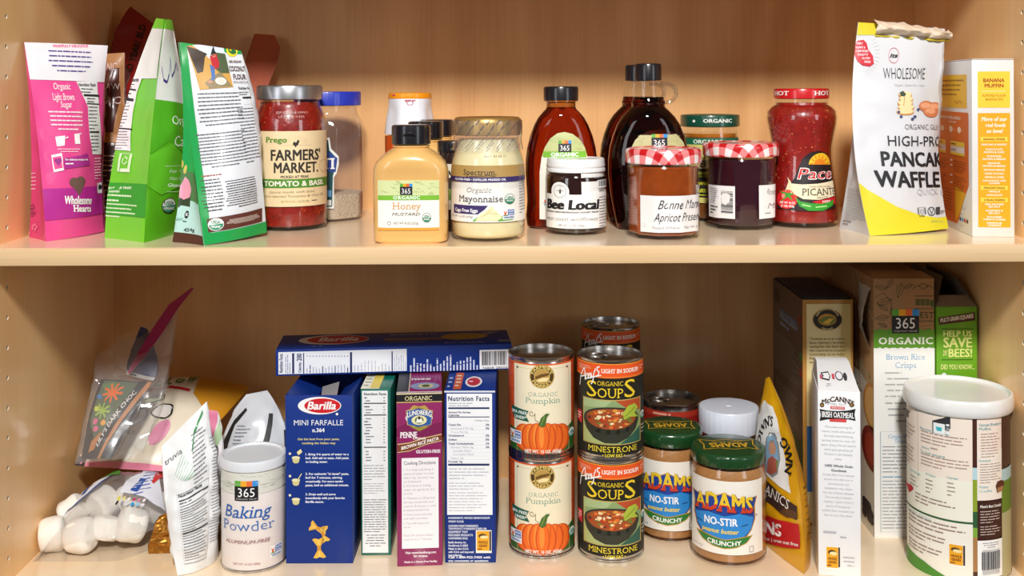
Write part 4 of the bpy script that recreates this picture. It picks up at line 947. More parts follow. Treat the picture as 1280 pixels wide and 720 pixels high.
A.rect(802, 245, 872, 291, 'eae8e8', 1); A.text('Bonne Maman', 823, 884, 261.5, 11, '2a262a', 3, w='r', it=.45); A.text('Apricot Preserves', 818, 884, 277, 10.5, '2a262a', 3, w='r', it=.45); A.text('Product of France', 816, 848, 286.5, 3.2, '4a464a', 3, w='l', it=.35); A.text('Net Wt 13 oz', 854, 872, 286.5, 3.2, '4a464a', 3, w='l', it=.35); A.ring(806, 283, 2, 2.4, .3, 'a8a4a4', 3)
mb.build('label', J.t)
J, pr, f = jam('cherry_jam_jar', 'dark purple jam jar with red gingham lid and barcode label', 926, 288.5, 42.5, (177.5, 194, 286), M('34101f', .1, coat=.9), 47)
mb = MB(); A = J.art(mb, rfun(pr), 42.5, off=.0007, rmod=f)
A.rect(887.5, 233, 919.5, 274, 'f2f1f2', 1); A.barcode(901, 237, 918.5, 270, 2, 8, rot=True); A.lines(889.5, 236, 900, 256, 8, '8a888c', 3, fill=.35); A.lines(889.5, 258, 900, 270, 3, '5a585c', 3, fill=.5)
mb.build('back_label', J.t); mb = MB(); A = J.art(mb, rfun(pr), 42.5, off=.0007, rmod=f); A.rect(947, 232, 967.5, 274, 'f2f1f2', 1); A.text('Bonne', 957, 967, 245, 8, '3a363a', 3, w='l', it=.3); A.text('Ma', 958, 967, 262, 7, '8a5a62', 3, w='l', it=.3); A.lines(955, 266, 967, 269, 1, '8a888c', 3)
mb.build('label', J.t)
# ---- sunflower butter jar with green lid, behind
J = Jar('seed_butter_jar', 'seed butter jar with dark green lid, behind the gingham-lidded jars', 'seed butter jar', 888, 277, 34.5, Z1)
pr = [(0, 0)] + J.prof([(33, 274), (35, 270), (35.2, 262), (35.2, 172), (35, 167), (33.5, 163), (33, 158)]); pr[1] = (pr[1][0], 0.0); pr[2] = (pr[2][0], .003)
mb = MB(); mb.lathe(pr, GLASS, 56, closed=True); mb.build('glass_jar', J.t)
mb = MB(); mb.lathe(inset(pr, .0012, .003, J.z(170)), M('7a4a24', .3, coat=.6), 56); mb.lathe([(0, J.z(170)), (.0325, J.z(170)), (.0325, J.z(166)), (0, J.z(166))], M('b06a1c', .1, coat=.6), 48); mb.build('seed_butter', J.t)
mb = MB(); r = 36.6 / J.kc; mb.lathe(lid_prof(r, J.z(158), J.z(143.2)), M('0c4a38', .35, coat=.5), 72); A = J.art(mb, lambda z: r, 36.6)
A.text('ORGANIC', 880, 914, 153.3, 4.4, 'e8f0e8', 2, w='b'); A.ell(869, 151.5, 1.6, 1.8, 'e8f0e8', 2); mb.build('lid', J.t)
mb = MB(); A = J.art(mb, rfun(pr), 35.2)
A.rect(854, 173, 922, 181, '0e6a4c', 1); A.text('ORGANIC', 868, 903, 179.5, 4.6, 'e8f0e0', 2, w='b'); A.rect(854, 181, 922, 254, 'd4cc74', 1); A.rect(854, 199, 922, 211, 'e8dca0', 2); A.text('BUTTER', 858, 886, 209, 8, '1e2018', 3, w='b', it=.2); A.rect(854, 211, 922, 247, '24261c', 2); A.rect(854, 215, 922, 221.5, 'b8b83a', 3); A.text('Roasted', 868, 885, 220.5, 3.8, '24261c', 4, w='b')
A.text('Sunflower', 858, 888, 231.5, 6, 'd4d02c', 3, w='b'); A.text('Seed Butter', 858, 890, 240.5, 6, 'd4d02c', 3, w='b'); A.line([(854, 244), (922, 244)], 1.2, 'd4d02c', 3)
mb.build('label', J.t)
# ---- picante salsa jar, waisted
J = Jar('salsa_jar', 'waisted red picante salsa jar with red HOT lid', 'salsa jar', 1002.5, 286, 44.5, Z1)
pr = [(0, 0)] + J.prof([(42, 283), (44.3, 279), (44.8, 270), (44, 255), (41.5, 236), (38.6, 215), (36.8, 196), (37, 182), (39.5, 168), (42.6, 154), (43.4, 146), (42, 139), (37.5, 134), (32.5, 131), (31.8, 128), (31.8, 122)]); pr[1] = (pr[1][0], 0.0); pr[2] = (pr[2][0], .004)
mb = MB(); mb.lathe(pr, GLASS, 64, closed=True); mb.build('glass_jar', J.t)
mb = MB(); mb.lathe(inset(pr, .0014, .005, J.z(128)), M('a01a14', .35, coat=.9, bump=.3, bscale=160, var=.5), 64)
A = J.art(mb, lambda z: rfun(pr)(z) - .0014, 44, off=.0002); Rr = random.Random(12)
for k in range(110):
    x, y = 962 + 80 * Rr.random(), 134 + 146 * Rr.random(); A.ell(x, y, .5 + 1.0 * Rr.random(), .5 + .7 * Rr.random(), Rr.choice(('d88a4a', 'c85a3a', '5a0c0a', 'c84a34')), 0, n=7)
mb.build('salsa', J.t)
mb = MB(); r = 33.6 / J.kc; mb.lathe(lid_prof(r, J.z(123.5), J.z(110.5), .0016), M('c8141e', .3, coat=.5), 72); A = J.art(mb, lambda z: r, 33.6)
A.text('HOT', 971, 988, 119.2, 5.2, 'f6e8e4', 2, w='b', serif=True); A.text('HOT', 1017, 1034, 119.2, 5.2, 'f6e8e4', 2, w='b', serif=True); mb.build('lid', J.t)
mb = MB(); A = J.art(mb, rfun(pr), 43, dv=.004); A.du = .003
A.poly([(974, 262), (975, 246), (982, 236), (993, 224), (998, 210), (1004, 198), (1014, 191), (1026, 189), (1037, 193), (1041, 206), (1041, 262), (1010, 264)], '22161a', 1)
A.ell(1026, 208, 14.5, 16, 'f4c62a', 2, a0=0, a1=PI)
for kk in range(7):
    an = PI * (kk + .5) / 7; A.poly([(1026 + 9 * math.cos(an - .12), 208 - 10 * math.sin(an - .12)), (1026 + 14.5 * math.cos(an), 208 - 16 * math.sin(an)), (1026 + 9 * math.cos(an + .12), 208 - 10 * math.sin(an + .12))], 'e87a1c', 3)
A.ell(1026, 208, 8, 9, 'e8841c', 4, a0=0, a1=PI)
A.poly([(992, 230), (999, 212), (1010, 206), (1040, 207), (1041, 222), (1020, 229), (1000, 228)], '22161a', 5)
A.text('Pace', 996.5, 1040, 224.5, 14, 'f6f0ec', 6, w='b', it=.2); A.text('Pace', 997.3, 1039, 223.8, 12.5, 'd0141e', 7, w='r', it=.2)
A.poly([(988, 230), (1003, 231), (1022, 230), (1041, 227), (1041, 246), (1022, 250), (1004, 249), (993, 243)], 'efe2c0', 5); A.text('THE ORIGINAL', 1011, 1037, 235, 2.4, '8a7a5a', 7); A.text('PICANTE', 1002.5, 1041, 244.5, 8.5, '2a2220', 7, w='r', serif=True); A.text('SAUCE', 1020, 1032, 248.6, 2.6, '5a4a3a', 7)
A.poly([(1014, 252), (1041, 247), (1041, 256), (1024, 257)], 'c8182a', 4); A.text('HOT', 1026, 1035, 253.8, 2.8, 'f4e8e4', 6, w='b')
A.poly([(978, 242), (983, 238), (986, 228), (984, 222), (989, 228), (992, 240), (988, 246)], 'ecd8b0', 4); A.ell(985.5, 250, 12, 12, 'd81e22', 4); A.poly([(984, 242), (976, 240), (983, 246), (978, 254), (986, 247), (992, 252), (989, 245), (996, 243), (988, 242)], '3c9a2c', 5); A.ell(981, 246, 2.2, 3, 'f08a80', 5)
A.text('NET WT 16 OZ', 977.5, 995, 255.5, 2.6, 'f4ece8', 6, w='b'); A.text('(1 LB) 453g', 979, 994, 259.6, 2.6, 'f4ece8', 6, w='b')
A.poly([(994, 246), (1001, 252), (1012, 254), (1026, 255), (1039, 251), (1037, 258), (1026, 263.5), (1010, 263.5), (1000, 258)], '2f9a2a', 6); A.line([(1003, 256), (1012, 258)], 1.6, 'a8e08a', 7); A.line([(1018, 259), (1030, 258)], 1.6, 'a8e08a', 7)
mb.build('label', J.t)
# ---- pancake mix bag
e = [(PF(1087, 295, Z1), P3(1066, 160, .095), P3(1073, 28, .125)), (P3(1185, 284, .105), P3(1172, 160, .115), P3(1181, 36, .135)),
     (Vector((.462, .165, Z1)), P3(1168, 160, .15), P3(1181, 36, .137)), (PF(1053, 287, Z1), P3(1066, 164, .115), P3(1073, 28, .127))]
e[1] = (Vector((e[1][0].x, e[1][0].y, Z1 + .003)), e[1][1], e[1][2]); e[3] = (e[3][0] + Vector((0, .012, 0)), e[3][1], e[3][2])
WHT = M('d0d2d7', .5, coat=.05)
b = Bag('pancake_mix_bag', 'white pancake and waffle mix bag with yellow foot and rumpled open top', 'pancake mix bag', e, (.012, .004, .01, -.004), .002, 22, seed=14, mats=[WHT] * 4, nv=36)
A = b.art(0); U = A.unit
A.poly([(1060, 44), (1100, 44), (1104, 26), (1073, 20)], 'd8c81e', 1)
U.poly([(0, .755), (.12, .80), (.35, .87), (.6, .915), (.85, .94), (1, .942), (1, 1), (0, 1)], 'd6cc22', 1)
A.poly([(1066, 58), (1072, 51), (1079, 50), (1083, 54), (1085, 62), (1091, 70), (1092, 80), (1087, 83.5), (1078, 82), (1072, 77), (1068, 68)], 'c41c30', 2)
for y, x0, x1, s_ in ((56, 1070, 1078, 'VERY'), (61, 1069, 1081, 'YUMMY &'), (65.5, 1069.5, 1085, 'CERTIFIED'), (70, 1071, 1085, 'TASTY'), (74.5, 1077, 1087, 'GLUTEN'), (79, 1080, 1088, 'FREE')): A.text(s_, x0, x1, y, 2.6, 'f4dce0', 4, w='b')
for kk in range(34):
    an = 2 * PI * kk / 34; A.line([(1078 + 15 * math.cos(an), 67 + 21 * math.sin(an)), (1078 + 22 * math.cos(an), 67 + 29 * math.sin(an))], .35, 'c8cacc', 1)
A.ring(1117, 69.5, 7, 9.5, .7, 'cc6a7a', 2); A.text('its', 1112, 1122, 72, 5, '2a2a2e', 3, it=.2, w='b'); A.text('WHOLESOME', 1104, 1155, 99, 14, '2a2a2e', 3, w='l'); A.text('Organic  Gluten Free  Vegan', 1118, 1155, 108, 2.8, '9a9aa0', 3, w='l')
for kk in range(5): A.ell(1131 + (kk % 2), 140 - kk * 5.2, 11 - kk * .7, 4.2, 'c8904a', 2 + 0 * kk); A.ell(1131 + (kk % 2), 139 - kk * 5.2, 10 - kk * .7, 3.3, 'efd8a4', 3)
A.poly([(1124, 116), (1128, 114), (1132, 118), (1130, 121), (1125, 120)], '3a4a3a', 4); A.line([(1130, 122), (1129, 132)], 1.6, 'b8702a', 4)
for x, y in ((1123, 140), (1126, 146), (1143, 146), (1147, 137), (1140, 149)): A.ell(x, y, 1.7, 1.8, '3a4470', 4)
for x, y, rr in ((1157, 133, 9), (1163, 140, 9), (1168, 134, 8)): A.ell(x, y, rr, rr * .75, 'c87850', 3); A.ell(x - 1, y - 1, rr * .7, rr * .4, 'e2a07a', 4)
A.text('ORGANIC GLUTEN FREE', 1131, 1196, 162, 6.5, '4a4a50', 3, w='l'); A.text('HIGH-PROTEIN', 1110, 1201, 182, 12, '1e1e24', 3, w='r'); A.text('PANCAKE &', 1102, 1200, 207, 17, '17171c', 3, w='b'); A.text('WAFFLE MIX', 1094, 1214, 233, 19, '17171c', 3, w='b'); A.text('QUICK & EASY', 1146, 1200, 243.5, 7.5, 'b8b8bc', 3, w='l')
A.frame(1147, 259, 1156, 268, .5, '5a5a60', 3); A.ring(1151.5, 264, 2, 2.2, .5, '5a5a60', 3); A.text('GLUTEN', 1148.5, 1155, 271, 1.8, '3a3a40', 3, w='b'); A.ring(1163.5, 264, 4, 6, 1, '3a3a40', 3); A.line([(1161, 261), (1164, 267), (1166, 261)], 1.4, '3a3a40', 3); A.poly([(1169, 259), (1174, 258.5), (1174, 268), (1169, 268)], '3a3a40', 3); A.lines(1175, 262, 1180, 268, 3, '3a3a40', 3); A.text('NET WT 16 OZ', 1164, 1178, 278, 2.2, '8a8a90', 3)
G = b.art(3); G.lines(1056, 236, 1080, 274, 17, '8a8c90', fill=.32, align='l', ragged=.1, seed=3); G.lines(1064, 205, 1074, 232, 9, 'a4a6aa', fill=.3, seed=5); G.lines(1054, 276, 1068, 281, 2, '6a6c70', fill=.4)
b.done()
mb = MB(); tl, tr = b.E[0](1.0) - b.base, b.E[1](1.0) - b.base
def ruff(u, v):                     # torn, rumpled lip along the open top
    p = tl.lerp(tr, (.17 + .86 * u)); w = noise.noise(Vector((u * 9, v * 3, 2.2)))
    return (p.x + .003 * noise.noise(Vector((u * 14, v * 5, 7))), p.y - .001 + .012 * math.sin(PI * v) * -1 + .006 * w - .003, p.z - .013 + .017 * v * (1 - .3 * u) + .004 * w * (1 if v > .5 else .3))
mb.grid(ruff, 60, 12, M('e6d4bc', .55, coat=.2, bump=.3, bscale=200, var=.25)); mb.tube([Vector(ruff(i / 30, 0)) + Vector((0, -.002, -.001)) for i in range(31)], .0012, M('c8b41e', .5), 8); mb.build('rumpled_lip', b.t, sharp=70)
# ---- banana muffin mix carton
WC = M('dedddc', .45, coat=.1)
pF, pR = floor(1219, 296, Z1), (.533, .046)
c = Carton('muffin_mix_box', 'white, yellow and orange banana muffin mix box at the right wall', 'baking mix box', 0, 0, .135, CAMZ - (75 - 110 + .0043 * 576) * (pF[1] - CAMY) / F - Z1, Z1, WC, pts=[(pF[0] - .003, pF[1]), (pF[0] + .0405, pF[1] - .004)], rz=math.radians(-6))
A = c.face('front'); U = A.unit
U.rect(.14, .065, .90, .255, 'f4cc3c', 1); U.rect(.14, .255, .90, .27, 'f4cc3c', 1); U.rect(.14, .30, .90, .945, 'f6a818', 1)
U.text('BANANA', .27, .77, .125, .02, 'a8501c', 3, w='b'); U.text('MUFFIN', .30, .75, .155, .02, 'a8501c', 3, w='b'); U.rect(.24, .175, .79, .179, 'f8e8b0', 2); U.text('ALMOND FLOUR', .24, .80, .207, .013, 'b8701c', 3, w='r'); U.text('BAKING MIX', .33, .74, .229, .013, 'b8701c', 3, w='r')
U.text('More of our', .22, .83, .345, .022, 'fbf4e4', 3, w='b', it=.2); U.text('real foods', .32, .79, .378, .02, 'fbf4e4', 3, w='b', it=.1); U.text('so love!', .34, .73, .412, .022, 'fbf4e4', 3, w='b', it=.2)
for y, s_ in ((.447, 'BAKING MIXES'), (.722, 'FROSTING'), (.79, 'CRACKERS')):
    U.poly([(.19, y - .012), (.85, y - .012), (.83, y), (.85, y + .012), (.19, y + .012), (.21, y)], 'f4d44a', 2); U.text(s_, .27, .77, y + .006, .011, '9a6a1c', 4, w='b')
for y, s_, h_ in ((.483, 'PANCAKE & WAFFLE', .3), (.510, 'CHOCOLATE', .2), (.526, 'MUFFIN & CAKE', .24), (.549, 'PUMPKIN', .17), (.565, 'MUFFIN & BREAD', .27), (.588, 'BANANA', .15), (.604, 'MUFFIN & BREAD', .27), (.626, 'ARTISAN BREAD', .25), (.647, 'PIZZA DOUGH', .22), (.667, 'VANILLA CAKE', .23), (.687, 'CHOCOLATE CHIP', .27), (.701, 'COOKIE', .13), (.748, 'VANILLA', .14), (.768, 'CHOCOLATE', .19), (.82, 'FINE GROUND', .22), (.834, 'SEA SALT', .14), (.856, 'ROSEMARY &', .2), (.870, 'SEA SALT', .14), (.892, 'SUN-DRIED', .18), (.906, 'TOMATO & BASIL', .27), (.926, 'FARMHOUSE', .18), (.939, 'CHEDDAR', .16)):
    U.text(s_, .52 - h_, .52 + h_, y, .0098, 'fdf6e8', 3, w='b')
A = c.face('left'); U = A.unit
U.rect(.10, .08, .88, .275, 'f4c22e', 1); U.lines(.2, .10, .84, .21, 4, 'a8701c', 2, fill=.4); U.text('Vanessa Simkins', .5, .8, .25, .02, 'b8701c', 3, it=.3, w='l') if 0 else U.line([(.55, .245), (.6, .235), (.63, .25), (.7, .232), (.76, .248)], .004, 'b8701c', 3)
U.poly([(0, .30), (.90, .30), (.92, .31), (.92, .72), (.80, .80), (.66, .93), (.60, .96), (0, .96)], 'dc6a14', 1); U.poly([(.56, .74), (.78, .76), (.85, .77), (.66, .91), (.57, .95)], 'e8ac1c', 2)
U.text('BANANA MUFFIN & BREAD', .12, .72, .345, .018, 'f8e8d8', 3, w='b'); U.text('YOU WILL NEED', .40, .60, .365, .009, 'f8e8d8', 3, w='b')
for x in (.2, .45, .68): U.ell(x, .405, .05, .018, 'f4dcc0', 2); U.text('+', x + .09, x + .12, .41, .012, 'f8e8d8', 3)
for x0, x1 in ((.12, .30), (.44, .82)): U.rect(x0, .475, x1, .555, 'f0e4dc', 2); U.rect(x0, .475, x1, .502, 'f4cc3c', 3); U.rect(x0, .54, x1, .555, 'f4cc3c', 3); U.lines(x0 + .02, .48, x1 - .02, .50, 1, '8a4a14', 4); U.lines(x0 + .02, .51, x1 - .02, .535, 1, 'a8a0a0', 4)
for kk, y in enumerate((.585, .615, .675, .72)): U.rect(.43, y, .49, y + .01, 'f8e8d8', 3); U.lines(.52, y, .88, y + .045, 3, '8a3a0c', 3, fill=.32, seed=kk); U.lines(.12, y, .36, y + .04, 3, '8a3a0c', 3, fill=.32, seed=kk + 9)
U.lines(.12, .76, .52, .92, 8, '8a3a0c', 3, fill=.3, seed=31)
for x, cc in ((.70, '3a4a8a'), (.76, '4aa8e0'), (.82, 'd84a5a'), (.88, '6a3a2c')): U.ell(x, .925, .022, .012, cc, 2)
U.line([(.72, .86), (.76, .85), (.79, .865), (.84, .85)], .003, '9a9aa0', 2); U.lines(.68, .885, .9, .90, 1, 'b8b8bc', 2); U.lines(.7, .955, .88, .968, 1, 'b8b8bc', 2)
c.mb.box(-c.w / 2 + .0005, c.w / 2 - .0005, -c.d / 2, c.d / 2 - .002, c.h + .0003, c.h + .0012, WC, .0004)
c.done()
# ================================================================ lower shelf: the bags at the left
FILMW = thin_glass('milky_film', (.97, .97, .97), .10, haze=.085, hazecol=(.92, .92, .93), boost=1.8)
# ---- big marshmallows in a clear bag
def marshmallow(i, c, r, h, axis, label):
    t = thing('marshmallow', label, 'marshmallow', c, 0, 'marshmallows in the clear bag')
    mb = MB(); Rr = random.Random(40 + i); a = Vector(axis).normalized(); b = a.orthogonal().normalized(); d = a.cross(b); rings = []
    for k in range(13):
        s_ = -1 + 2 * k / 12; rr = r * (1 - abs(s_) ** 5) ** .35 * (1 + .03 * math.sin(3 * s_ + i)); rr = max(rr, .0004)
        rings.append([a * (s_ * h / 2) + rr * (1 + .05 * math.sin(2 * p + i) + .03 * math.sin(5 * p + 2 * i + 3 * s_)) * (b * math.cos(p) + d * math.sin(p)) for p in [2 * PI * q / 24 for q in range(24)]])
    mb.loft(rings, M('f4f0e8', .75, sss=.25, bump=.2, bscale=300), True); mb.build('marshmallow_body', t); return t
def mz(px, py, y): return at(px, py, y)
MM = [(66, 668, .128, .0185, .030, (1, .2, .1), 'cream marshmallow at the left front of the clear bag'), (101, 669, .122, .0185, .034, (1, -.15, .15), 'cream marshmallow second from the left in the front row of the clear bag'),
      (133, 660, .136, .0165, .028, (.2, .3, 1), 'cream marshmallow standing in the middle of the clear bag'), (165, 655, .136, .0205, .034, (.9, .4, -.4), 'largest round marshmallow at the right front of the clear bag'),
      (92, 638, .158, .0175, .030, (.7, .2, .5), 'cream marshmallow in the upper row of the clear bag, above the left ones'), (128, 630, .170, .019, .032, (.5, 1, .2), 'cream marshmallow in the upper row at the middle of the clear bag'),
      (166, 624, .176, .0185, .034, (1, .3, .3), 'cream marshmallow in the upper row at the right of the clear bag'), (196, 634, .182, .0165, .03, (.4, 1, .3), 'cream marshmallow at the far right end of the clear bag')]
for i, (px, py, y, r, h, ax, lb) in enumerate(MM): marshmallow(i, tuple(mz(px, py, y)), r, h, ax, lb)
t = thing('clear_marshmallow_bag', 'clear plastic bag of big marshmallows lying at the left front of the lower shelf', 'plastic bag', (-.46, .16, 0))
def pil(u, v):                      # upper skin of the lying bag: u along it, v from front to back
    x0, x1 = -.5375, -.392; x = x0 + (x1 - x0) * u; yf = .098 + .35 * max(0, u - .62) ** 1.6; y = yf + (.262 - yf) * v
    m = (1 - abs(2 * u - 1.1) ** 2.6) if abs(2 * u - 1.1) < 1 else 0; k = max(0, m) ** .55 * max(0, math.sin(PI * min(1, v * .93 + .04))) ** .5
    z = .0015 + .064 * k * (1 + .12 * noise.noise(Vector((x * 30, y * 30, 1)))) + .0022 * abs(noise.noise(Vector((x * 90, y * 70, 4)))) * (1 if 0 < u < 1 else 0)
    return Vector((x + .46, y - .16, z))
mb = MB(); mb.grid(pil, 48, 30, thin_glass('bag_film', (.97, .97, .97), .10, haze=.16, hazecol=(.94, .94, .95), boost=2.2)); sk = mb.build('upper_film', t, sharp=70)
mb = MB(); mb.grid(lambda u, v: Vector((pil(u, v).x, pil(u, v).y, .0006 + .0006 * noise.noise(Vector((u * 9, v * 9, 0))))), 12, 8, FILM); mb.build('lower_film', t)
mb = MB()
fnp = lambda u, v, h: pil(max(0, min(1, u)), max(0, min(1, v))) + Vector((0, -h * .5, h))
qp = lambda px, py: newton(lambda u, v: pil(u, v) + Vector((-.46, .16, 0)), px, py, .5, .22, .004, .004)
A = Art(mb, fnp, qp, .03, .03, h0=.0012)
A.upoly([(.06, .26), (.22, .28), (.33, .40), (.38, .52), (.2, .54), (.10, .42)], 'eef0f4', 1)
A.emit([[(.05, .245), (.22, .265), (.225, .285), (.05, .26)], [(.22, .265), (.34, .39), (.325, .40), (.22, .285)], [(.34, .39), (.40, .53), (.38, .53), (.325, .40)]], '2a56b0', 2); A.upoly([(.2, .38), (.24, .37), (.27, .46), (.22, .47)], '2a5a9a', 2)
A.poly([(150, 616), (163, 598), (178, 592), (205, 588), (207, 640), (198, 634), (180, 622), (165, 618)], 'e4e6f0', 1); A.lines(166, 594, 205, 622, 9, '5a68b4', 2, fill=.35, seed=2); A.poly([(163, 614), (176, 599), (184, 600), (172, 616)], '3058a8', 3); A.lines(165, 602, 180, 612, 3, 'e4e6f0', 4, fill=.35); A.poly([(190, 604), (207, 592), (207, 598), (193, 606)], 'd43a3a', 3)
for k, cc in enumerate(('d8d04a', 'e0d888', 'eeeae0', 'c8206a', 'd88aa8', 'e8e0e0')): A.ell(149 + k * 6.3, 624 + k * .6, 3, 2.6, cc, 3, n=14)
for k, cc in enumerate(('2a2826', '9a98a4', 'd4d4dc', '2a9ad4', '8cc4e4', 'e4e4ec')): A.ell(146.5 + k * 6.4, 630 + k * .5, 3.2, 2.7, cc, 3, n=14)
A.upoly([(.3, .53), (.46, .52), (.44, .58), (.28, .60)], '5a9a3a', 3)
mb.build('printing', t)
# ---- printed marshmallow bag leaning on the back
def lean_bag():
    tl, tr, bl, br = P3(150, 482, .312), P3(312, 484, .318), P3(93, 582, .203), P3(218, 590, .200)
    t = thing('printed_marshmallow_bag', 'cream printed marshmallow bag with yellow end lying behind, over the clear marshmallow bag', 'marshmallow bag', (bl + br) / 2)
    o = (bl + br) / 2; nrm = (br - bl).cross(tl - bl).normalized()
    def skin(sg):
        def f(u, v):
            p = bl.lerp(br, u).lerp(tl.lerp(tr, u), v); m = max(0, math.sin(PI * u)) ** .6 * max(0, math.sin(PI * v)) ** .55
            lump = .35 + .65 * abs(noise.noise(Vector((u * 5.2 + 3, v * 3.4, sg)))) ** .6 * (1 if v < .55 else .6)
            p = p + nrm * sg * (.020 if sg > 0 else .010) * m * (.75 + .4 * lump) + Vector((0, 0, .012 * math.sin(PI * u) * v))
            return p - o
        return f
    mb = MB(); up = skin(1); CR = M('eee2cc', .35, coat=.5, sss=.1)
    mb.grid(up, 44, 30, CR); mb.grid(skin(-1), 20, 14, CR)
    q = lambda px, py: newton(lambda u, v: up(u, v) + o, px, py, .5, .5, .004, .004)
    def fn(u, v, h):
        u, v = max(0, min(1, u)), max(0, min(1, v)); e = .01; n = (up(min(1, u + e), v) - up(max(0, u - e), v)).cross(up(u, min(1, v + e)) - up(u, max(0, v - e))).normalized(); return up(u, v) + n * h
    A = Art(mb, fn, q, .035, .04, h0=.0007); U = Art(mb, fn, lambda x, y: (x, 1 - y), .035, .04, h0=.0007)
    U.poly([(.62, 0), (.66, .12), (.70, .26), (.82, .36), (1, .42), (1, 0)], 'd8941c', 1); U.rect(0, .965, 1, 1, 'e88aa4', 1); U.poly([(0, .9), (.1, .93), (.1, 1), (0, 1)], '2a2426', 2)
    U.poly([(.1, .34), (.3, .24), (.5, .19), (.66, .22), (.66, .25), (.5, .225), (.3, .28), (.1, .38)], 'c81e24', 2)
    for k, s_ in enumerate('LLoW'): x = .34 + .075 * k; U.text(s_, x, x + .062, .185 - .02 * k, .10, '2c3a1c', 2, w='b'); U.text(s_, x + .006, x + .056, .18 - .02 * k, .09, '8ab43a', 3, w='r')
    U.poly([(.28, .40), (.5, .32), (.52, .38), (.36, .46), (.30, .47)], 'c4cfa4', 2); U.line([(.28, .40), (.5, .32), (.52, .38), (.36, .46), (.28, .40)], .012, '3a3a2a', 3)
    for cx, cy in ((.40, .56), (.58, .50)):          # plain puffs outlined in black
        pts = [(cx + .075 * math.cos(a) * (1 + .16 * math.sin(3 * a)), cy + .085 * math.sin(a) * (1 + .1 * math.cos(2 * a))) for a in [2 * PI * k / 22 for k in range(22)]]; U.poly(pts, 'f2ece6', 2); U.line(pts + [pts[0]], .014, '1e1a1a', 3)
    U.ell(.66, .70, .07, .12, 'ec9ab8', 2); U.text('NET WT 7 OZ (198g)', .30, .46, .74, .035, '4a4038', 3)
    for k in range(7): U.ell(.30 + .09 * (k % 4), .80 + .1 * (k // 4), .055, .06, 'f4efdf', 1)
    mb.build('bag_body', t, sharp=70)
lean_bag()
# ---- zip bag holding a chocolate pouch, standing at the left rear
e = [(P3(94, 580, .150), P3(118, 470, .205), P3(128, 440, .238)), (P3(176, 570, .155), P3(205, 480, .195), P3(216, 398, .238)),
     (P3(178, 566, .168), P3(207, 476, .217), P3(216, 398, .242)), (P3(96, 578, .163), P3(120, 468, .225), P3(128, 440, .242))]
b = Bag('zip_bag', 'clear zip-top bag with magenta slider strip standing in the left rear corner', 'zip bag', e, (.006, .004, .005, .003), .004, 34, seed=31, mats=[FILMW] * 4, close=False)
b.done('film')
mb = MB(); o = b.base
pz = [P3(161, 466, .210), P3(178, 442, .218), P3(197, 413, .228), P3(217, 383, .240), P3(241, 360, .250)]
rings = []
for i, p in enumerate(pz):
    w = (.0015, .0042, .0055, .005, .0012)[i]; d = Vector((.62, 0, .45)) * 1; rings.append([p - o + Vector((-w, -.001, w * .6)), p - o + Vector((w, -.001, -w * .6)), p - o + Vector((w, .001, -w * .6)), p - o + Vector((-w, .001, w * .6))])
mb.loft(rings, M('b01458', .3, coat=.3, trans=.2)); mb.build('zip_strip', b.t)
mb = MB(); fl0 = [P3(161, 468, .211), P3(180, 452, .218), P3(198, 430, .228), P3(216, 402, .240)]
fl1 = pz[:4]; mb.add([p - o for p in fl0 + fl1], [(i, i + 1, i + 5, i + 4) for i in range(3)], FILM, True)
mb.add([P3(131, 446, .235) - o, P3(150, 420, .242) - o, P3(196, 400, .246) - o, P3(224, 384, .252) - o, P3(216, 440, .246) - o, P3(163, 468, .22) - o], [(0, 1, 5), (1, 2, 5), (2, 4, 5), (2, 3, 4)], FILMW, True); mb.build('top_flap', b.t)
e = [(P3(102, 574, .156), P3(113, 515, .187), P3(127, 474, .212)), (P3(140, 572, .156), P3(168, 520, .182), P3(190, 478, .206)),
     (P3(141, 571, .161), P3(169, 519, .190), P3(190, 478, .209)), (P3(103, 573, .161), P3(114, 514, .195), P3(127, 474, .215))]
DK = M('26242a', .3, coat=.4)
b = Bag('chocolate_chip_pouch', 'dark flowered chocolate chip pouch inside the clear zip bag', 'chocolate pouch', e, (.005, .001, .003, .001), .0015, 40, seed=33, mats=[DK] * 4)
A = b.art(0); U = A.unit
U.poly([(.08, .02), (.75, .02), (.62, .55), (.30, .80), (.05, .6)], '56664e', 1); U.poly([(.08, .1), (.3, .02), (.5, .2), (.3, .3)], '5a7a4a', 2)
for kk in range(9): an = 2 * PI * kk / 9; U.line([(.36, .2), (.36 + .19 * math.cos(an), .2 + .14 * math.sin(an))], .035, 'e86a1c', 4)
for kk in range(8): an = 2 * PI * kk / 8; U.line([(.28, .46), (.28 + .17 * math.cos(an), .46 + .1 * math.sin(an))], .03, '9ab83a', 3)
for x, y, cc in ((.12, .28, '3a7ab8'), (.2, .6, 'd8648a'), (.26, .68, 'd8648a'), (.4, .6, 'e8a43a'), (.14, .45, 'c8d04a')): U.ell(x, y, .06, .035, cc, 4)
U.poly([(.80, 0), (1, 0), (1, .2), (.62, 1), (.3, 1)], '1c1a1e', 4); U.poly([(.93, .0), (1, 0), (1, .09), (.62, 1), (.54, 1)], 'b87844', 5); U.poly([(.24, .82), (.44, .70), (.38, .90), (.2, .94)], 'b87844', 4)
P = A.layout("LILY'S DARK CHOC", 'b'); wd = max(p[0] for q_ in P for p in q_)
A.emit([[(lambda t, y: (.46 + .36 * t - .07 * y, .12 + .70 * t + .035 * y))(p[0] / wd, p[1]) for p in q_] for q_ in P], 'dcd8d4', 7)
b.done()
e = [(P3(158, 468, .222), P3(164, 440, .228), P3(176, 408, .238)), (P3(192, 476, .216), P3(196, 450, .226), P3(184, 411, .238)),
     (P3(192, 476, .228), P3(196, 450, .236), P3(184, 411, .240)), (P3(158, 468, .232), P3(164, 440, .236), P3(176, 408, .240))]
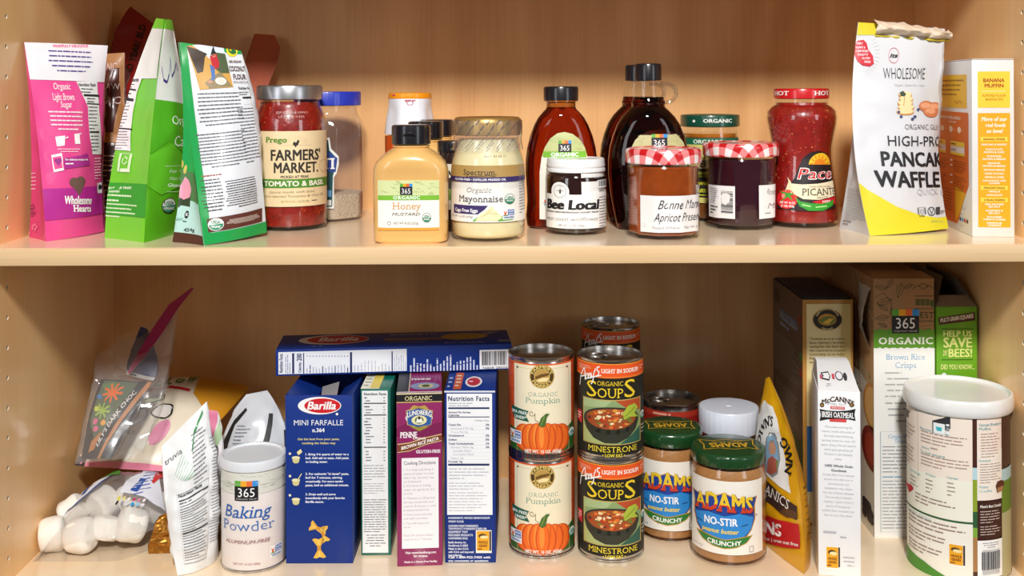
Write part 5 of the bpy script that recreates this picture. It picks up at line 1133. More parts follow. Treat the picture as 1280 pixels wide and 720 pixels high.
b = Bag('small_blue_pouch', 'small dark blue pouch in the top of the clear zip bag', 'pouch', e, (.004, .001, .003, .001), .001, 40, seed=35, mats=[M('272f62', .4, coat=.3)] * 4, nu=12, nv=14)
A = b.art(0); A.unit.rect(0, .9, 1, 1, 'c8c4c0', 1); A.unit.lines(.1, .91, .9, .99, 1, '1c1a1e', 2, fill=.6)
b.done()
# ---- gold foil bag low down
GF = M('a8702a', .3, metal=.85, bump=.6, bscale=120)
e = [(P3(186, 690, .118), P3(190, 668, .120), P3(199, 645, .126)), (P3(275, 690, .124), P3(277, 650, .126), P3(276, 615, .13)), (P3(275, 690, .140), P3(277, 650, .138), P3(276, 615, .133)), (P3(186, 690, .132), P3(190, 668, .131), P3(199, 645, .129))]
e = [(Vector((q[0].x, q[0].y, 0)), q[1], q[2]) for q in e]
b = Bag('gold_foil_bag', 'crinkled gold foil bag showing behind the sweetener pouch', 'foil bag', e, (.002, .001, .002, .0), .004, 60, seed=41, mats=[GF] * 4); b.done()
# ---- sweetener pouch in front
e = [(P3(222, 722, .062), P3(207.5, 634, .075), P3(202.5, 558, .095)), (P3(257, 709, .082), P3(262, 610, .095), P3(258, 502, .118)),
     (P3(273, 690, .110), P3(269, 600, .115), P3(259, 502, .120)), (P3(222, 700, .105), P3(209, 634, .105), P3(202.5, 558, .098))]
e = [(Vector((q[0].x, q[0].y, .0005)), q[1], q[2]) for q in e]
b = Bag('sweetener_pouch', 'crumpled white sweetener pouch with green stripes, left of the baking powder', 'sweetener pouch', e, (.010, .006, .006, .0), .0034, 34, seed=44, mats=[M('e6e7e8', .35, coat=.35)] * 4, nv=36)
A = b.art(0); A.slant = True; U = A.unit
P = A.layout('truvia', 'r'); wd = max(p[0] for q_ in P for p in q_)
A.emit([[A.q(207 + 21 * p[0] / wd - 1.5 * p[1], 582 - 16 * p[0] / wd - 6.5 * p[1]) for p in q_] for q_ in P], '4a4c50', 2)
for k in range(8): A.line([(219 + k * 2.2, 594 + 2.8 * k - .28 * k * k), (228 + k * 2.6, 566 + 3.6 * k)], 1.3, 'a4c8ac', 1)
U.text('Nutrition Facts', .28, .80, .455, .02, '26282c', 4, w='b'); U.frame(.25, .43, .97, .93, .004, '8a8c90', 2)
for y, t_ in ((.475, .009), (.515, .003), (.60, .003), (.70, .010), (.78, .003), (.90, .003)): U.rect(.28, y, .95, y + t_, '26282c', 3)
U.lines(.28, .485, .94, .51, 1, '6a6c72', 3, fill=.4); U.lines(.28, .525, .94, .595, 4, '6a6c72', 3, fill=.34, seed=4); U.lines(.28, .61, .94, .695, 5, '6a6c72', 3, fill=.34, seed=6); U.lines(.28, .715, .94, .89, 9, '6a6c72', 3, fill=.34, seed=7)
U.line([(.9, .03), (.7, .10), (.62, .2)], .025, '2f8a4a', 2); U.lines(.62, .1, .96, .42, 12, '6a6c72', 2, fill=.3, seed=3)
G = b.art(1); G.unit.lines(.1, .2, .9, .85, 34, '7a7c82', 2, fill=.3, seed=8)
b.done()
# ---- pink and white snack pouch tip
e = [(P3(250, 640, .168), P3(254, 580, .175), P3(257, 512, .185)), (P3(272, 640, .168), P3(277, 570, .175), P3(272, 514, .185)), (P3(272, 636, .18), P3(277, 570, .182), P3(272, 514, .187)), (P3(250, 636, .18), P3(254, 580, .182), P3(257, 512, .187))]
e = [(Vector((q[0].x, q[0].y - (.02 if k < 2 else 0.0), .0)), q[1], q[2]) for k, q in enumerate(e)]
b = Bag('pink_topped_pouch', 'narrow pouch with pink top behind the sweetener pouch', 'pouch', e, (.004, .002, .002, .0), .002, 40, seed=47, mats=[M('e8e4e6', .35, coat=.3)] * 4, nu=14)
U = b.art(0).unit; U.poly([(0, 0), (1, 0), (.8, .16), (.55, .30), (.2, .26), (0, .2)], 'd87a9c', 1); U.poly([(.6, .28), (1, .12), (1, .34), (.7, .42)], 'a8c49a', 1); U.ell(.62, .45, .22, .07, '4a3c3c', 2); U.ring(.7, .68, .2, .07, .05, '1c1a1e', 2); b.done()
# ---- silver bag with black stripes
e = [(P3(283, 650, .185), P3(274, 570, .20), P3(308, 493, .225)), (P3(352, 650, .185), P3(361, 560, .20), P3(334, 488, .23)), (P3(352, 640, .24), P3(361, 560, .24), P3(334, 488, .234)), (P3(283, 640, .24), P3(274, 565, .24), P3(308, 493, .229))]
e = [(Vector((q[0].x, q[0].y, .0)), q[1], q[2]) for q in e]
b = Bag('striped_foil_bag', 'pale silver bag with black stripes and small print behind the baking powder can', 'foil bag', e, (.016, .002, .01, .0), .003, 34, seed=52, mats=[M('c9cdd4', .3, coat=.4)] * 4)
U = b.art(0).unit
U.poly([(.02, .40), (.10, .22), (.26, .12), (.32, .14), (.15, .26), (.09, .6), (.02, .6)], '17161a', 2); U.poly([(.60, .52), (.80, .20), (.87, .21), (.68, .55)], '17161a', 2); U.poly([(.92, .6), (.97, .36), (1, .36), (1, .62)], '17161a', 2); U.ring(.12, .72, .07, .05, .012, '1c1a1e', 2)
for k in range(9): U.lines(.2, .26 + .026 * k, .6 - .012 * k, .278 + .026 * k, 1, '7a7e88', 2, fill=.6, seed=k)
b.done()
# ================================================================ lower shelf: cans, boxes and jars
# ---- baking powder canister
J = Jar('baking_powder_can', 'white baking powder canister with frosted white plastic lid', 'baking powder can', 317.5, 716.5, 39.4, 0)
LD = M('dfe3e8', .35, coat=.2, sss=.2)
pr = J.prof([(38.6, 705), (39.3, 703), (39.3, 590), (38.6, 588)]); pr[0] = (pr[0][0], 0.0); pr[1] = (pr[1][0], .0018)
mb = MB(); mb.lathe(pr, M('e9e0dc', .4, coat=.3), 72); mb.lathe([(pr[1][0] + .0001, 0), (pr[1][0] + .0009, .0006), (pr[1][0] + .0009, .002), (pr[1][0], .0027)], STEEL, 72, closed=True); mb.build('can_body', J.t)
r = 41 / J.kc; zl = J.z(566); zh = CAMZ - (552.5 - 110) * (J.yc + r * .8 + 1.1) / F
mb = MB(); mb.lathe([(r * .97, zl - .010), (r, zl - .0095), (r, zh - .0016), (r * .985, zh - .0004), (r * .94, zh), (r * .9, zh - .0002), (r * .87, zh - .0022), (0, zh - .0022)], LD, 72); mb.build('lid', J.t)
mb = MB(); A = J.art(mb, rfun(pr), 39.4)
A.rect(278.6, 590, 356.4, 618, 'dcdcd2', 1); Rr = random.Random(6)
for i in range(60):
    x, y = 280 + 72 * Rr.random(), 594 + 20 * Rr.random(); A.line([(x, y), (x + 4 * Rr.random(), y + 1.5 - 3 * Rr.random()), (x + 6, y)], .5, 'bcbcb0', 2)
A.logo365(295.5, 601.5, 322.8, 626, 3); A.text('Baking', 284.5, 338.5, 647.5, 15, '1f5fae', 3, w='r', serif=True, it=.22); A.text('Powder', 282.5, 341.5, 664, 12.5, '2a6ab4', 3, w='l', serif=True); A.text('ALUMINUM-FREE', 285, 337, 680, 4.4, '8a4a50', 3, w='r', it=.25)
A.text('NET WT 10 OZ (283g)', 293.5, 325, 706.5, 2.6, 'a05a60', 3); A.nongmo(336.7, 687.5, 350.5, 702, 3); mb.build('label', J.t)

NAVY = M('0e3080', .5, coat=.03, spec=.3)
# ---- open blue pasta box
hF = lambda py, y: CAMZ - (py - 110) * (y - CAMY) / F
pL, pR = floor(357.5, 704.4, 0), floor(441.2, 704.2, 0)
c = Carton('farfalle_box', 'open blue box of mini farfalle pasta, its top flaps gaping under the spaghetti box', 'pasta box', 0, 0, .118, hF(493, pL[1]), 0, NAVY, 'pasta boxes under the spaghetti box', top=None, pts=[pL, pR])
w, d, h, tk = c.w, c.d, c.h, .0007
for x0, x1, y0, y1 in ((-w / 2, w / 2, -d / 2, -d / 2 + tk), (-w / 2, w / 2, d / 2 - tk, d / 2), (-w / 2, -w / 2 + tk, -d / 2 + tk, d / 2 - tk), (w / 2 - tk, w / 2, -d / 2 + tk, d / 2 - tk)): c.mb.box(x0, x1, y0, y1, 0, h, NAVY, .0003)
c.mb.box(-w / 2, w / 2, -d / 2, d / 2, .0, .0012, NAVY, .0003)
A = c.face('front')
A.ell(399.5, 507, 27, 11, 'f4f2f2', 2, n=40); A.ell(403, 507, 22.5, 9.2, 'cc1622', 3, n=40); A.text('Barilla', 384, 420, 511.5, 9.5, 'f6f2f2', 4, w='b', it=.22); A.ell(421.3, 517.5, 1.6, 1.6, 'f4f2f2', 2, n=12)
A.text('MINI FARFALLE', 367.5, 429, 531.5, 6.6, 'eef0f6', 2, w='r'); A.text('n.364', 390.5, 405.8, 540, 4.8, 'eef0f6', 2, w='b')
A.text('Get the best from your pasta,', 372, 424.5, 550, 2.6, 'd4c88a', 2, w='b'); A.text('cooking the Italian way', 377.5, 419.5, 555, 2.6, 'd4c88a', 2, w='b')
for y, ls in ((569, ('1. Bring 4-6 quarts of water to a', 'boil. Add salt to taste. Add pasta', 'to boiling water.')), (593.5, ('2. For authentic "al dente" pasta,', 'boil for 7 minutes, stirring', 'occasionally. For more tender', 'pasta, boil an additional minute.')), (619, ('3. Drain well and serve', 'immediately with your favorite', 'Barilla sauce.'))):
    for k, s_ in enumerate(ls): A.text(s_, 382, 382 + 54 * min(1, len(s_) / 33), y + k * 4.7, 2.7, 'e6eaf4', 2, w='b')
for x, y, kind in ((370, 572, 0), (370, 600, 1), (370, 624, 2)):
    A.ell(362.5, y - 5, 1.6, 1.6, 'e8e0c0', 2, n=12); A.ell(x, y, 5.2, 2, 'e4dcb0', 3); A.poly([(x - 4.6, y), (x + 4.6, y), (x + 4, y + 5), (x + 2, y + 7), (x - 2, y + 7), (x - 4, y + 5)], 'd0c48a', 2)
    if kind == 0: A.poly([(x + 1, y - 7), (x + 6, y - 11), (x + 8, y - 7), (x + 3, y - 3)], 'e8dca0', 3)
    if kind == 1: A.line([(x + 2, y), (x + 7, y - 8)], 1, 'e8dca0', 3)
def bow(cx, cy, s_, an):
    R2 = lambda x, y: (cx + s_ * (x * math.cos(an) - y * math.sin(an)), cy + s_ * (x * math.sin(an) + y * math.cos(an)))
    zz = [(-10, -7), (-11, -3.5), (-9.6, 0), (-11, 3.5), (-10, 7), (-2, 1.8), (2, 1.8), (10, 7), (11, 3.5), (9.6, 0), (11, -3.5), (10, -7), (2, -1.8), (-2, -1.8)]
    A.poly([R2(*p) for p in zz], 'e8b648', 3); A.poly([R2(-2.6, -2), R2(2.6, -2), R2(2.6, 2), R2(-2.6, 2)], 'c88c2c', 4)
    for k in (-1, 1): A.line([R2(k * 2.5, 0), R2(k * 9, 0)], .8, 'f4d480', 4); A.line([R2(k * 3, 1), R2(k * 8.5, 4.4)], .7, 'd8a03a', 4); A.line([R2(k * 3, -1), R2(k * 8.5, -4.4)], .7, 'd8a03a', 4)
bow(398, 660, 1.0, .35); bow(405, 667, 1.0, -.75) if 0 else bow(404, 668, .9, 1.2); bow(399, 685, 1.15, 1.5)
c.done()
for nm, side in (('front_flap', -1), ('back_flap', 1)):
    mb = MB(); y = side * d / 2
    if side < 0: mb.add([(-w / 2 + .003, y + .001, h), (w / 2 - .003, y + .001, h), (w / 2 - .006, y + .012, h - .012), (-w / 2 + .006, y + .012, h - .012)], [(0, 1, 2, 3)], NAVY)
    else: mb.add([(-w / 2 + .002, y - .001, h), (w / 2 - .002, y - .001, h), (w / 2 - .005, y - .020, h + .0045), (-w / 2 + .005, y - .020, h + .0045)], [(0, 1, 2, 3)], NAVY)
    mb.build(nm, c.t)
for sx in (-1, 1):
    mb = MB(); mb.add([(sx * (w / 2 - .0008), -d / 2 + .006, h - .0005), (sx * (w / 2 - .0008), d / 2 - .004, h - .0005), (sx * (w / 2 - .024), d / 2 - .012, h - .018), (sx * (w / 2 - .026), -d / 2 + .016, h - .020)], [(0, 1, 2, 3)], NAVY); mb.build('side_flap', c.t)
mb = MB(); mb.add([(-.004, -d / 2 + .022, h - .022), (.014, -d / 2 + .020, h - .020), (.010, d / 2 - .04, h - .006), (-.010, d / 2 - .04, h - .012)], [(0, 1, 2, 3)], M('8e8a8c', .6)); mb.build('inner_flap', c.t)
# ---- teal box
pL, pR = floor(451.5, 694.3, 0), floor(489, 694, 0); TEAL = M('0d6a5a', .4, coat=.3)
c = Carton('teal_pasta_box', 'slim teal green box with nutrition panel, between the farfalle and penne boxes', 'pasta box', 0, 0, .15, hF(485.5, pL[1]), 0, TEAL, 'pasta boxes under the spaghetti box', pts=[pL, pR])
A = c.face('front'); A.rect(453.3, 488.3, 484.5, 691, 'eef0f0', 1); A.nutrition(453.5, 488.5, 484.3, 580, rows=22, seed=4, bars=(.17, .33, .77))
A.lines(455, 580, 483, 601, 6, '8a8e94', 2, fill=.3, seed=1); A.lines(455, 603, 483, 618, 5, '9a9ea4', 2, fill=.3, seed=2); A.lines(455, 623, 484, 666, 14, '6a6e74', 2, fill=.36, ragged=.1, seed=3); A.lines(456, 667, 483, 684, 5, '6a6e74', 2, fill=.36, align='c', seed=5)
T = c.face('top').unit; T.rect(0, .35, .62, 1, 'ecebd8', 1); T.rect(.3, .55, .62, .98, 'e0c85a', 2); T.lines(.05, .6, .28, .95, 4, '9a9e8a', 2); c.done()
# ---- magenta penne box
pL, pR = floor(496.5, 708.5, 0), floor(553.3, 706.5, 0); MAG = M('8c1f5c', .4, coat=.3)
c = Carton('penne_box', 'magenta box of brown rice penne with white cooking directions panel', 'pasta box', 0, 0, .148, hF(491, pL[1]), 0, MAG, 'pasta boxes under the spaghetti box', pts=[pL, pR])
A = c.face('front'); U = A.unit
U.rect(0, .008, 1, .05, '17141a', 1); U.rect(0, .0, 1, .008, 'd8c8a8', 1); U.rect(0, .05, 1, .056, 'c8a86a', 1); A.text('ORGANIC', 506, 540, 500.5, 5.4, 'efe2a8', 2, w='r', serif=True)
U.poly([(0, .20), (.3, .165), (.6, .20), (1, .17), (1, .26), (0, .25)], '7a184e', 1)
A.ell(523.8, 522, 17, 9, 'e4e0d4', 2); A.poly([(507.5, 513), (523, 509), (541, 513), (539, 531), (523, 534.5), (509, 531)], 'c8b478', 2); A.poly([(508.5, 514), (523, 510.5), (540, 514), (538.5, 530.5), (523, 533.5), (510, 530.5)], '2f5a9e', 3)
A.text('LUNDBERG', 509, 539.5, 521, 7, 'f2efe6', 5, w='b', warp=lambda t, y, a, b: (a + (b - a) * t, y * (1 - .25 * math.sin(PI * t)) + .55 * math.sin(PI * t) - .1)); A.ell(524, 525, 9.5, 6.2, 'e8dfa8', 4); A.ell(524, 525, 5.5, 4.6, '5a7a4a', 5); A.poly([(520, 528), (522, 521), (526, 521), (529, 528)], 'f0eee4', 6); A.ell(524, 522, 1.8, 2, '3a2a26', 7)
A.poly([(512, 511), (517, 506.5), (524, 508), (531, 506.5), (536, 511)], 'b89a4a', 2); A.poly([(512, 533), (524, 539), (537, 533)], '9a8a3a', 2)
A.text('PENNE', 500, 521.5, 547, 7, 'f4eef2', 2, w='b', serif=True)
A.poly([(497, 555), (512, 553), (530, 547), (552, 542), (552, 551), (532, 556), (512, 564), (497, 566)], 'e0c890', 2); A.poly([(497, 556), (512, 554), (530, 548), (552, 543), (552, 550), (532, 555), (512, 563), (497, 565)], '7a3a22', 3)
A.slant = True; A.text('Organic', 516, 533, 549, 3.4, 'f2e8d8', 5, it=.2, w='b')
P = A.layout('BROWN RICE PASTA', 'b'); wd = max(p[0] for q_ in P for p in q_)
A.emit([[A.q(501.5 + 47 * p[0] / wd, 562.5 - 13 * p[0] / wd - 4.2 * p[1]) for p in q_] for q_ in P], 'f6f0e6', 5); A.slant = False
A.text('GLUTEN-FREE', 520, 550.5, 566, 3.8, 'f4eef2', 2, w='b', serif=True)
A.rect(502.5, 571.5, 548, 686, 'f1edf0', 1); A.text('Cooking Directions', 505, 544.5, 580.5, 4.4, '3a363c', 2, w='r')
for y, ls in ((588, ('1. In a large pot bring 4', 'quarts of water to a boil.', 'Add 1 tsp. salt and 1 tsp.', 'oil if desired.')), (608, ('2. Add pasta to boiling', 'water, stir gently for 2-3', 'seconds.')), (623.5, ('3. Maintain a rolling boil,', 'stirring occasionally and', 'cook for 8 minutes or until', 'at desired tenderness.')), (644, ('4. Drain pasta and rinse', 'well with cold water.')), (655, ('5. Top with sauce and', 'serve.')), (670, ('Note: for pasta al dente,', 'cook for 6 to 7 minutes.'))):
    for k, s_ in enumerate(ls): A.text(s_, 504.5, 504.5 + 40 * min(1, len(s_) / 27), y + k * 5, 2.5, 'a8a4aa', 2, w='r')
A.text('Visit www.lundberg.com', 506.5, 545, 691.8, 2.9, 'f0e4ec', 2, w='b'); A.text('for recipes.', 517, 535, 696, 2.9, 'f0e4ec', 2, w='b'); A.text('Made in a Gluten-Free Facility', 505.5, 546.5, 703, 2.4, 'f0e4ec', 2, w='b')
T = c.face('top').unit; T.rect(0, .3, .26, 1, '2c2e34', 1); T.rect(.26, .3, .28, 1, 'd8c8a8', 1); T.ell(.62, .83, .33, .10, '8a94b8', 2); T.ell(.64, .83, .17, .06, 'c8c08a', 3); T.ell(.64, .83, .09, .035, '4a5a3a', 4); T.text('PENNE', .3, .75, .66, .05, 'f0e4ec', 2, w='b', serif=True); T.rect(0, .975, 1, 1, 'd8ccd4', 2); c.done()
# ---- whole grain pasta box
pL, pR = floor(556.3, 703.5, 0), floor(619.8, 703.5, 0)
c = Carton('whole_grain_pasta_box', 'navy blue pasta box with large white nutrition panel, left of the pumpkin cans', 'pasta box', 0, 0, .148, hF(488, pL[1]), 0, NAVY, 'pasta boxes under the spaghetti box', pts=[pL, pR])
A = c.face('front'); U = A.unit; U.rect(0, 0, 1, .01, 'd8dce4', 1); A.rect(559, 492, 615, 643.5, 'f0f1f4', 1)
A.text('Nutrition Facts', 560.2, 611.8, 501, 5.8, '1c2a5a', 2, w='b', track=.12); A.rect(560.2, 509, 611.8, 511.2, '1c2a5a', 2); A.rect(560.2, 520.6, 611.8, 521.7, '1c2a5a', 2); A.rect(560.2, 579.5, 611.8, 582, '1c2a5a', 2)
A.lines(560.5, 502.5, 600, 508.5, 2, 'a0a6b4', 2, fill=.4); A.text('Amount Per Serving', 560.5, 588, 516.3, 2.2, '3a4468', 2, w='b'); A.text('Calories', 560.5, 574, 520, 2.4, '2a3460', 2, w='b'); A.text('% Daily Value', 594, 611, 526.5, 2, '3a4468', 2)
for y, s_, ind, pc in ((532, 'Total Fat', 0, '2%'), (536.5, 'Saturated Fat 0g', 3, '0%'), (541, 'Trans Fat 0g', 3, ''), (545.5, 'Cholesterol', 0, '0%'), (550.5, 'Sodium', 0, '0%'), (555.5, 'Total Carbohydrate', 0, '13%'), (560, 'Dietary Fiber 6g', 3, '24%'), (564.5, 'Soluble Fiber', 6, ''), (569, 'Insoluble Fiber', 6, ''), (573.5, 'Sugars 2g', 3, ''), (578, 'Protein 7g', 0, '')):
    dk = ind == 0; A.text(s_, 560.5 + ind, 560.5 + ind + 1.75 * len(s_), y, 2.3, '2a3460' if dk else 'a0a6b4', 2, w='b' if dk else 'r')
    if pc: A.text(pc, 607, 611.5, y, 2.3, '2a3460', 2, w='b')
    A.rect(560.2, y + .7, 611.8, y + .95, 'c4c8d4', 2)
A.lines(561, 584, 611.5, 600, 4, 'b4b8c4', 2, fill=.34, seed=3); A.lines(561, 602, 611.5, 613, 3, 'b4b8c4', 2, fill=.34, seed=4); A.lines(561, 614, 611.5, 640, 7, 'b4b8c4', 2, fill=.3, seed=5)
for y, s_, x1 in ((648.5, 'INGREDIENTS: WHOLE GRAIN DURUM', 612), (653, 'WHEAT FLOUR.', 580), (658.5, 'CONTAINS WHEAT INGREDIENTS.', 598), (662, 'THIS PRODUCT IS MANUFACTURED ON', 608), (666, 'EQUIPMENT THAT', 585), (670, 'PROCESSES PRODUCTS', 591), (674, 'CONTAINING EGGS.', 585), (679, 'Barilla America, Inc.', 583), (683, 'Northbrook, IL 60062', 585), (687, 'Made in the U.S.A.', 586), (691, 'with U.S.A. and imported', 592), (695, 'ingredients.', 578)): A.text(s_, 560.5, x1, y, 2.5, 'e0e4f0', 2, w='b')
A.text('Call 1-800-922-7455 with', 560.5, 613, 698.3 - .5, 2.7, 'e8ecf6', 2, w='b'); A.text('any comments or questions.', 560.5, 611, 702, 2.5, 'e8ecf6', 2, w='b') 
def grain(A, x0, y0, x1, y1):       # yellow whole grain stamp with a wheat sheaf
    w_, h_ = x1 - x0, y1 - y0; A.rect(x0, y0, x1, y1, 'f0eee6', 3); A.rect(x0 + w_ * .06, y0 + h_ * .04, x0 + w_ * .84, y1 - h_ * .1, 'e8a41c', 4); A.rect(x0 + w_ * .86, y0 + h_ * .04, x0 + w_ * .97, y1 - h_ * .1, '3a2c20', 4)
    A.ell(x0 + w_ * .42, y0 + h_ * .25, w_ * .26, h_ * .1, '5a3a1c', 5); A.ell(x0 + w_ * .52, y0 + h_ * .3, w_ * .26, h_ * .07, 'f0dca0', 6)
    A.text('WHOLE', x0 + w_ * .14, x0 + w_ * .76, y0 + h_ * .58, h_ * .11, '7a3a14', 6, w='b'); A.text('GRAIN', x0 + w_ * .18, x0 + w_ * .72, y0 + h_ * .73, h_ * .11, '7a3a14', 6, w='b'); A.lines(x0 + w_ * .12, y0 + h_ * .76, x0 + w_ * .78, y0 + h_ * .88, 1, '7a3a14', 6)
grain(A, 595, 662.5, 614.5, 691)
A.lines(617.3, 492, 619, 560, 1, '8a9ac4', 2) if 0 else None
T = c.face('top').unit; T.rect(.16, .5, .32, .97, 'c85a2a', 1); T.text('VEGGIE', .19, .29, .8, .05, 'f0dcc8', 3) if 0 else T.lines(.19, .55, .29, .92, 4, 'f0dcc8', 3); T.ell(.55, .76, .17, .15, 'e8e6ea', 1); T.ell(.55, .76, .13, .11, 'c01a2a', 2); T.lines(.46, .72, .64, .8, 1, 'f0e8ea', 3); T.lines(.04, .6, .12, .95, 3, 'a8b4d8', 2); c.done()
# ---- spaghetti box lying on the four
zs = .1915
pL, pR = floor(344.5, 470.3, zs), floor(640, 462, zs)
c = Carton('spaghetti_box', 'long navy blue spaghetti box lying across the upright pasta boxes', 'pasta box', 0, 0, .074, .0305, zs, NAVY, pts=[pL, pR])
A = c.face('front'); U = A.unit
U.rect(.012, .09, .55, .93, 'e4e7f0', 1); A.text('Nutrition Facts', 466, 442.5, 353.5, 4.4, '1c2a5a', 2, w='b', rot=90); A.text('Calories', 465.5, 453, 376.5, 3.6, '1c2a5a', 2, w='b', rot=90); A.text('200', 451, 442, 377, 6, '1c2a5a', 2, w='b', rot=90)
for x, w_ in ((365.2, 2.6), (379, 1.2), (437.5, 2.6), (489.5, 1.4)): A.rect(x, 441.5 - .02 * (x - 365), x + w_, 467 - .02 * (x - 365), '1c2a5a', 2)
A.lines(356, 442, 363.5, 467, 3, '6a7090', 2, rot=90, fill=.4, ragged=.3); 
for k in range(14): A.lines(382.5 + k * 3.9, 452, 385.2 + k * 3.9, 466, 1, '3a446c' if k % 4 == 1 else 'a4aabc', 2, rot=90, fill=.55, ragged=0, seed=k); A.lines(382.5 + k * 3.9, 442, 385.2 + k * 3.9, 446, 1, '7a82a0', 2, rot=90, fill=.55)
for k in range(11): A.lines(442 + k * 4.3, 446 - .06 * k, 444.6 + k * 4.3, 464, 1, 'b0b6c6', 2, rot=90, fill=.5, seed=k + 30)
A.lines(492, 442, 508, 463, 6, 'a4aabc', 2, rot=90, fill=.4)
for k, hh in enumerate((20, 26, 18, 22, 25, 25, 21, 9, 25, 14, 17, 26, 26, 13, 18, 20, 25, 22, 24, 26, 12)): x = 512 + k * 4.15; A.lines(x, 464.6 - .03 * (x - 512) - hh, x + 2.9, 464.6 - .03 * (x - 512), 1, 'c8d0e8', 2, rot=90, fill=.8, ragged=0, seed=k)
A.barcode(599.5, 436.5, 636, 461.5, 2, 12); A.text('76808 28005', 603, 634, 460.8, 2.6, '1c2a5a', 4)
T = c.face('top').unit
T.ell(.232, .42, .152, .33, 'd8d0c8', 1, n=44); T.ell(.248, .42, .132, .28, 'b0141e', 2, n=44); T.text('Barilla', .165, .34, .54, .26, 'd8ccc4', 3, w='b', it=.22); T.text('SPAGHETTI', .475, .68, .24, .11, 'b8a890', 2, w='r'); T.rect(.45, .44, .71, .58, '7a5a3a', 1); T.lines(.46, .66, .7, .80, 2, '6a6a80', 2, fill=.4); T.text('NET WT 1 LB (16 OZ) 454g', .71, .88, .88, .07, 'a8a8b4', 2)
T.ell(.80, .42, .10, .22, 'c89a3a', 2); Rr = random.Random(2)
for k in range(20): an = 6.28 * Rr.random(); T.ring(.80 + .03 * math.cos(an), .42 + .06 * math.sin(an), .03 + .05 * Rr.random(), .08 + .11 * Rr.random(), .006, 'e0b85a' if k % 2 else 'a87a2a', 3)
T.poly([(.86, .3), (.94, .08), (.965, .14), (.90, .34)], '8a8088', 2); T.rect(.945, .72, .995, .86, '7a7a7a', 2); T.text('n.5', .15, .19, .86, .06, 'a8a8b4', 2)
c.done()
# ---- cans
def can_shell(t, r, h, neck, lab_mat, bead=True):
    n = neck
    pr = [(r * .93, 0.0), (r * 1.012, .0006), (r * 1.012, .0026), (r * .985, .0034), (r * .985, .005), (r, .0062), (r, h - .0062 - n), (r * .985, h - .005 - n), (r * .985, h - .0042), (r * 1.012, h - .0030), (r * 1.015, h - .0008), (r * .995, h - .0001), (r * .965, h - .0006), (r * .95, h - .0050), (r * .90, h - .0052), (r * .86, h - .0046), (r * .62, h - .0048), (r * .58, h - .0042), (0, h - .0042)]
    mb = MB(); mb.lathe(pr, STEEL, 80); mb.build('steel_can', t)
    mb = MB(); mb.lathe([(r + .0002, .0064), (r + .0004, .0066), (r + .0004, h - .0066 - n), (r + .0002, h - .0064 - n)], lab_mat, 80, closed=True); return mb
def pull_tab(t, r, h):
    mb = MB(); a = math.radians(200); ring = []
    for i in range(22): p = 2 * PI * i / 22; ring.append((-r * .48 + .0095 * math.cos(p), .002 + .0075 * math.sin(p), h - .0032))
    mb.tube(ring + [ring[0]], .0011, STEEL, 8, cap=False); mb.add([(-r * .48 + .006, -.004, h - .0030), (-r * .05, -.004, h - .0030), (-r * .05, .007, h - .0030), (-r * .48 + .006, .007, h - .0030)], [(0, 1, 2, 3)], STEEL); mb.lathe([(.0028, h - .0034), (.0028, h - .0022), (.002, h - .0018), (0, h - .0018)], STEEL, 20, c=(-r * .12, .0015)); mb.build('pull_tab', t)
CH_ = .1115
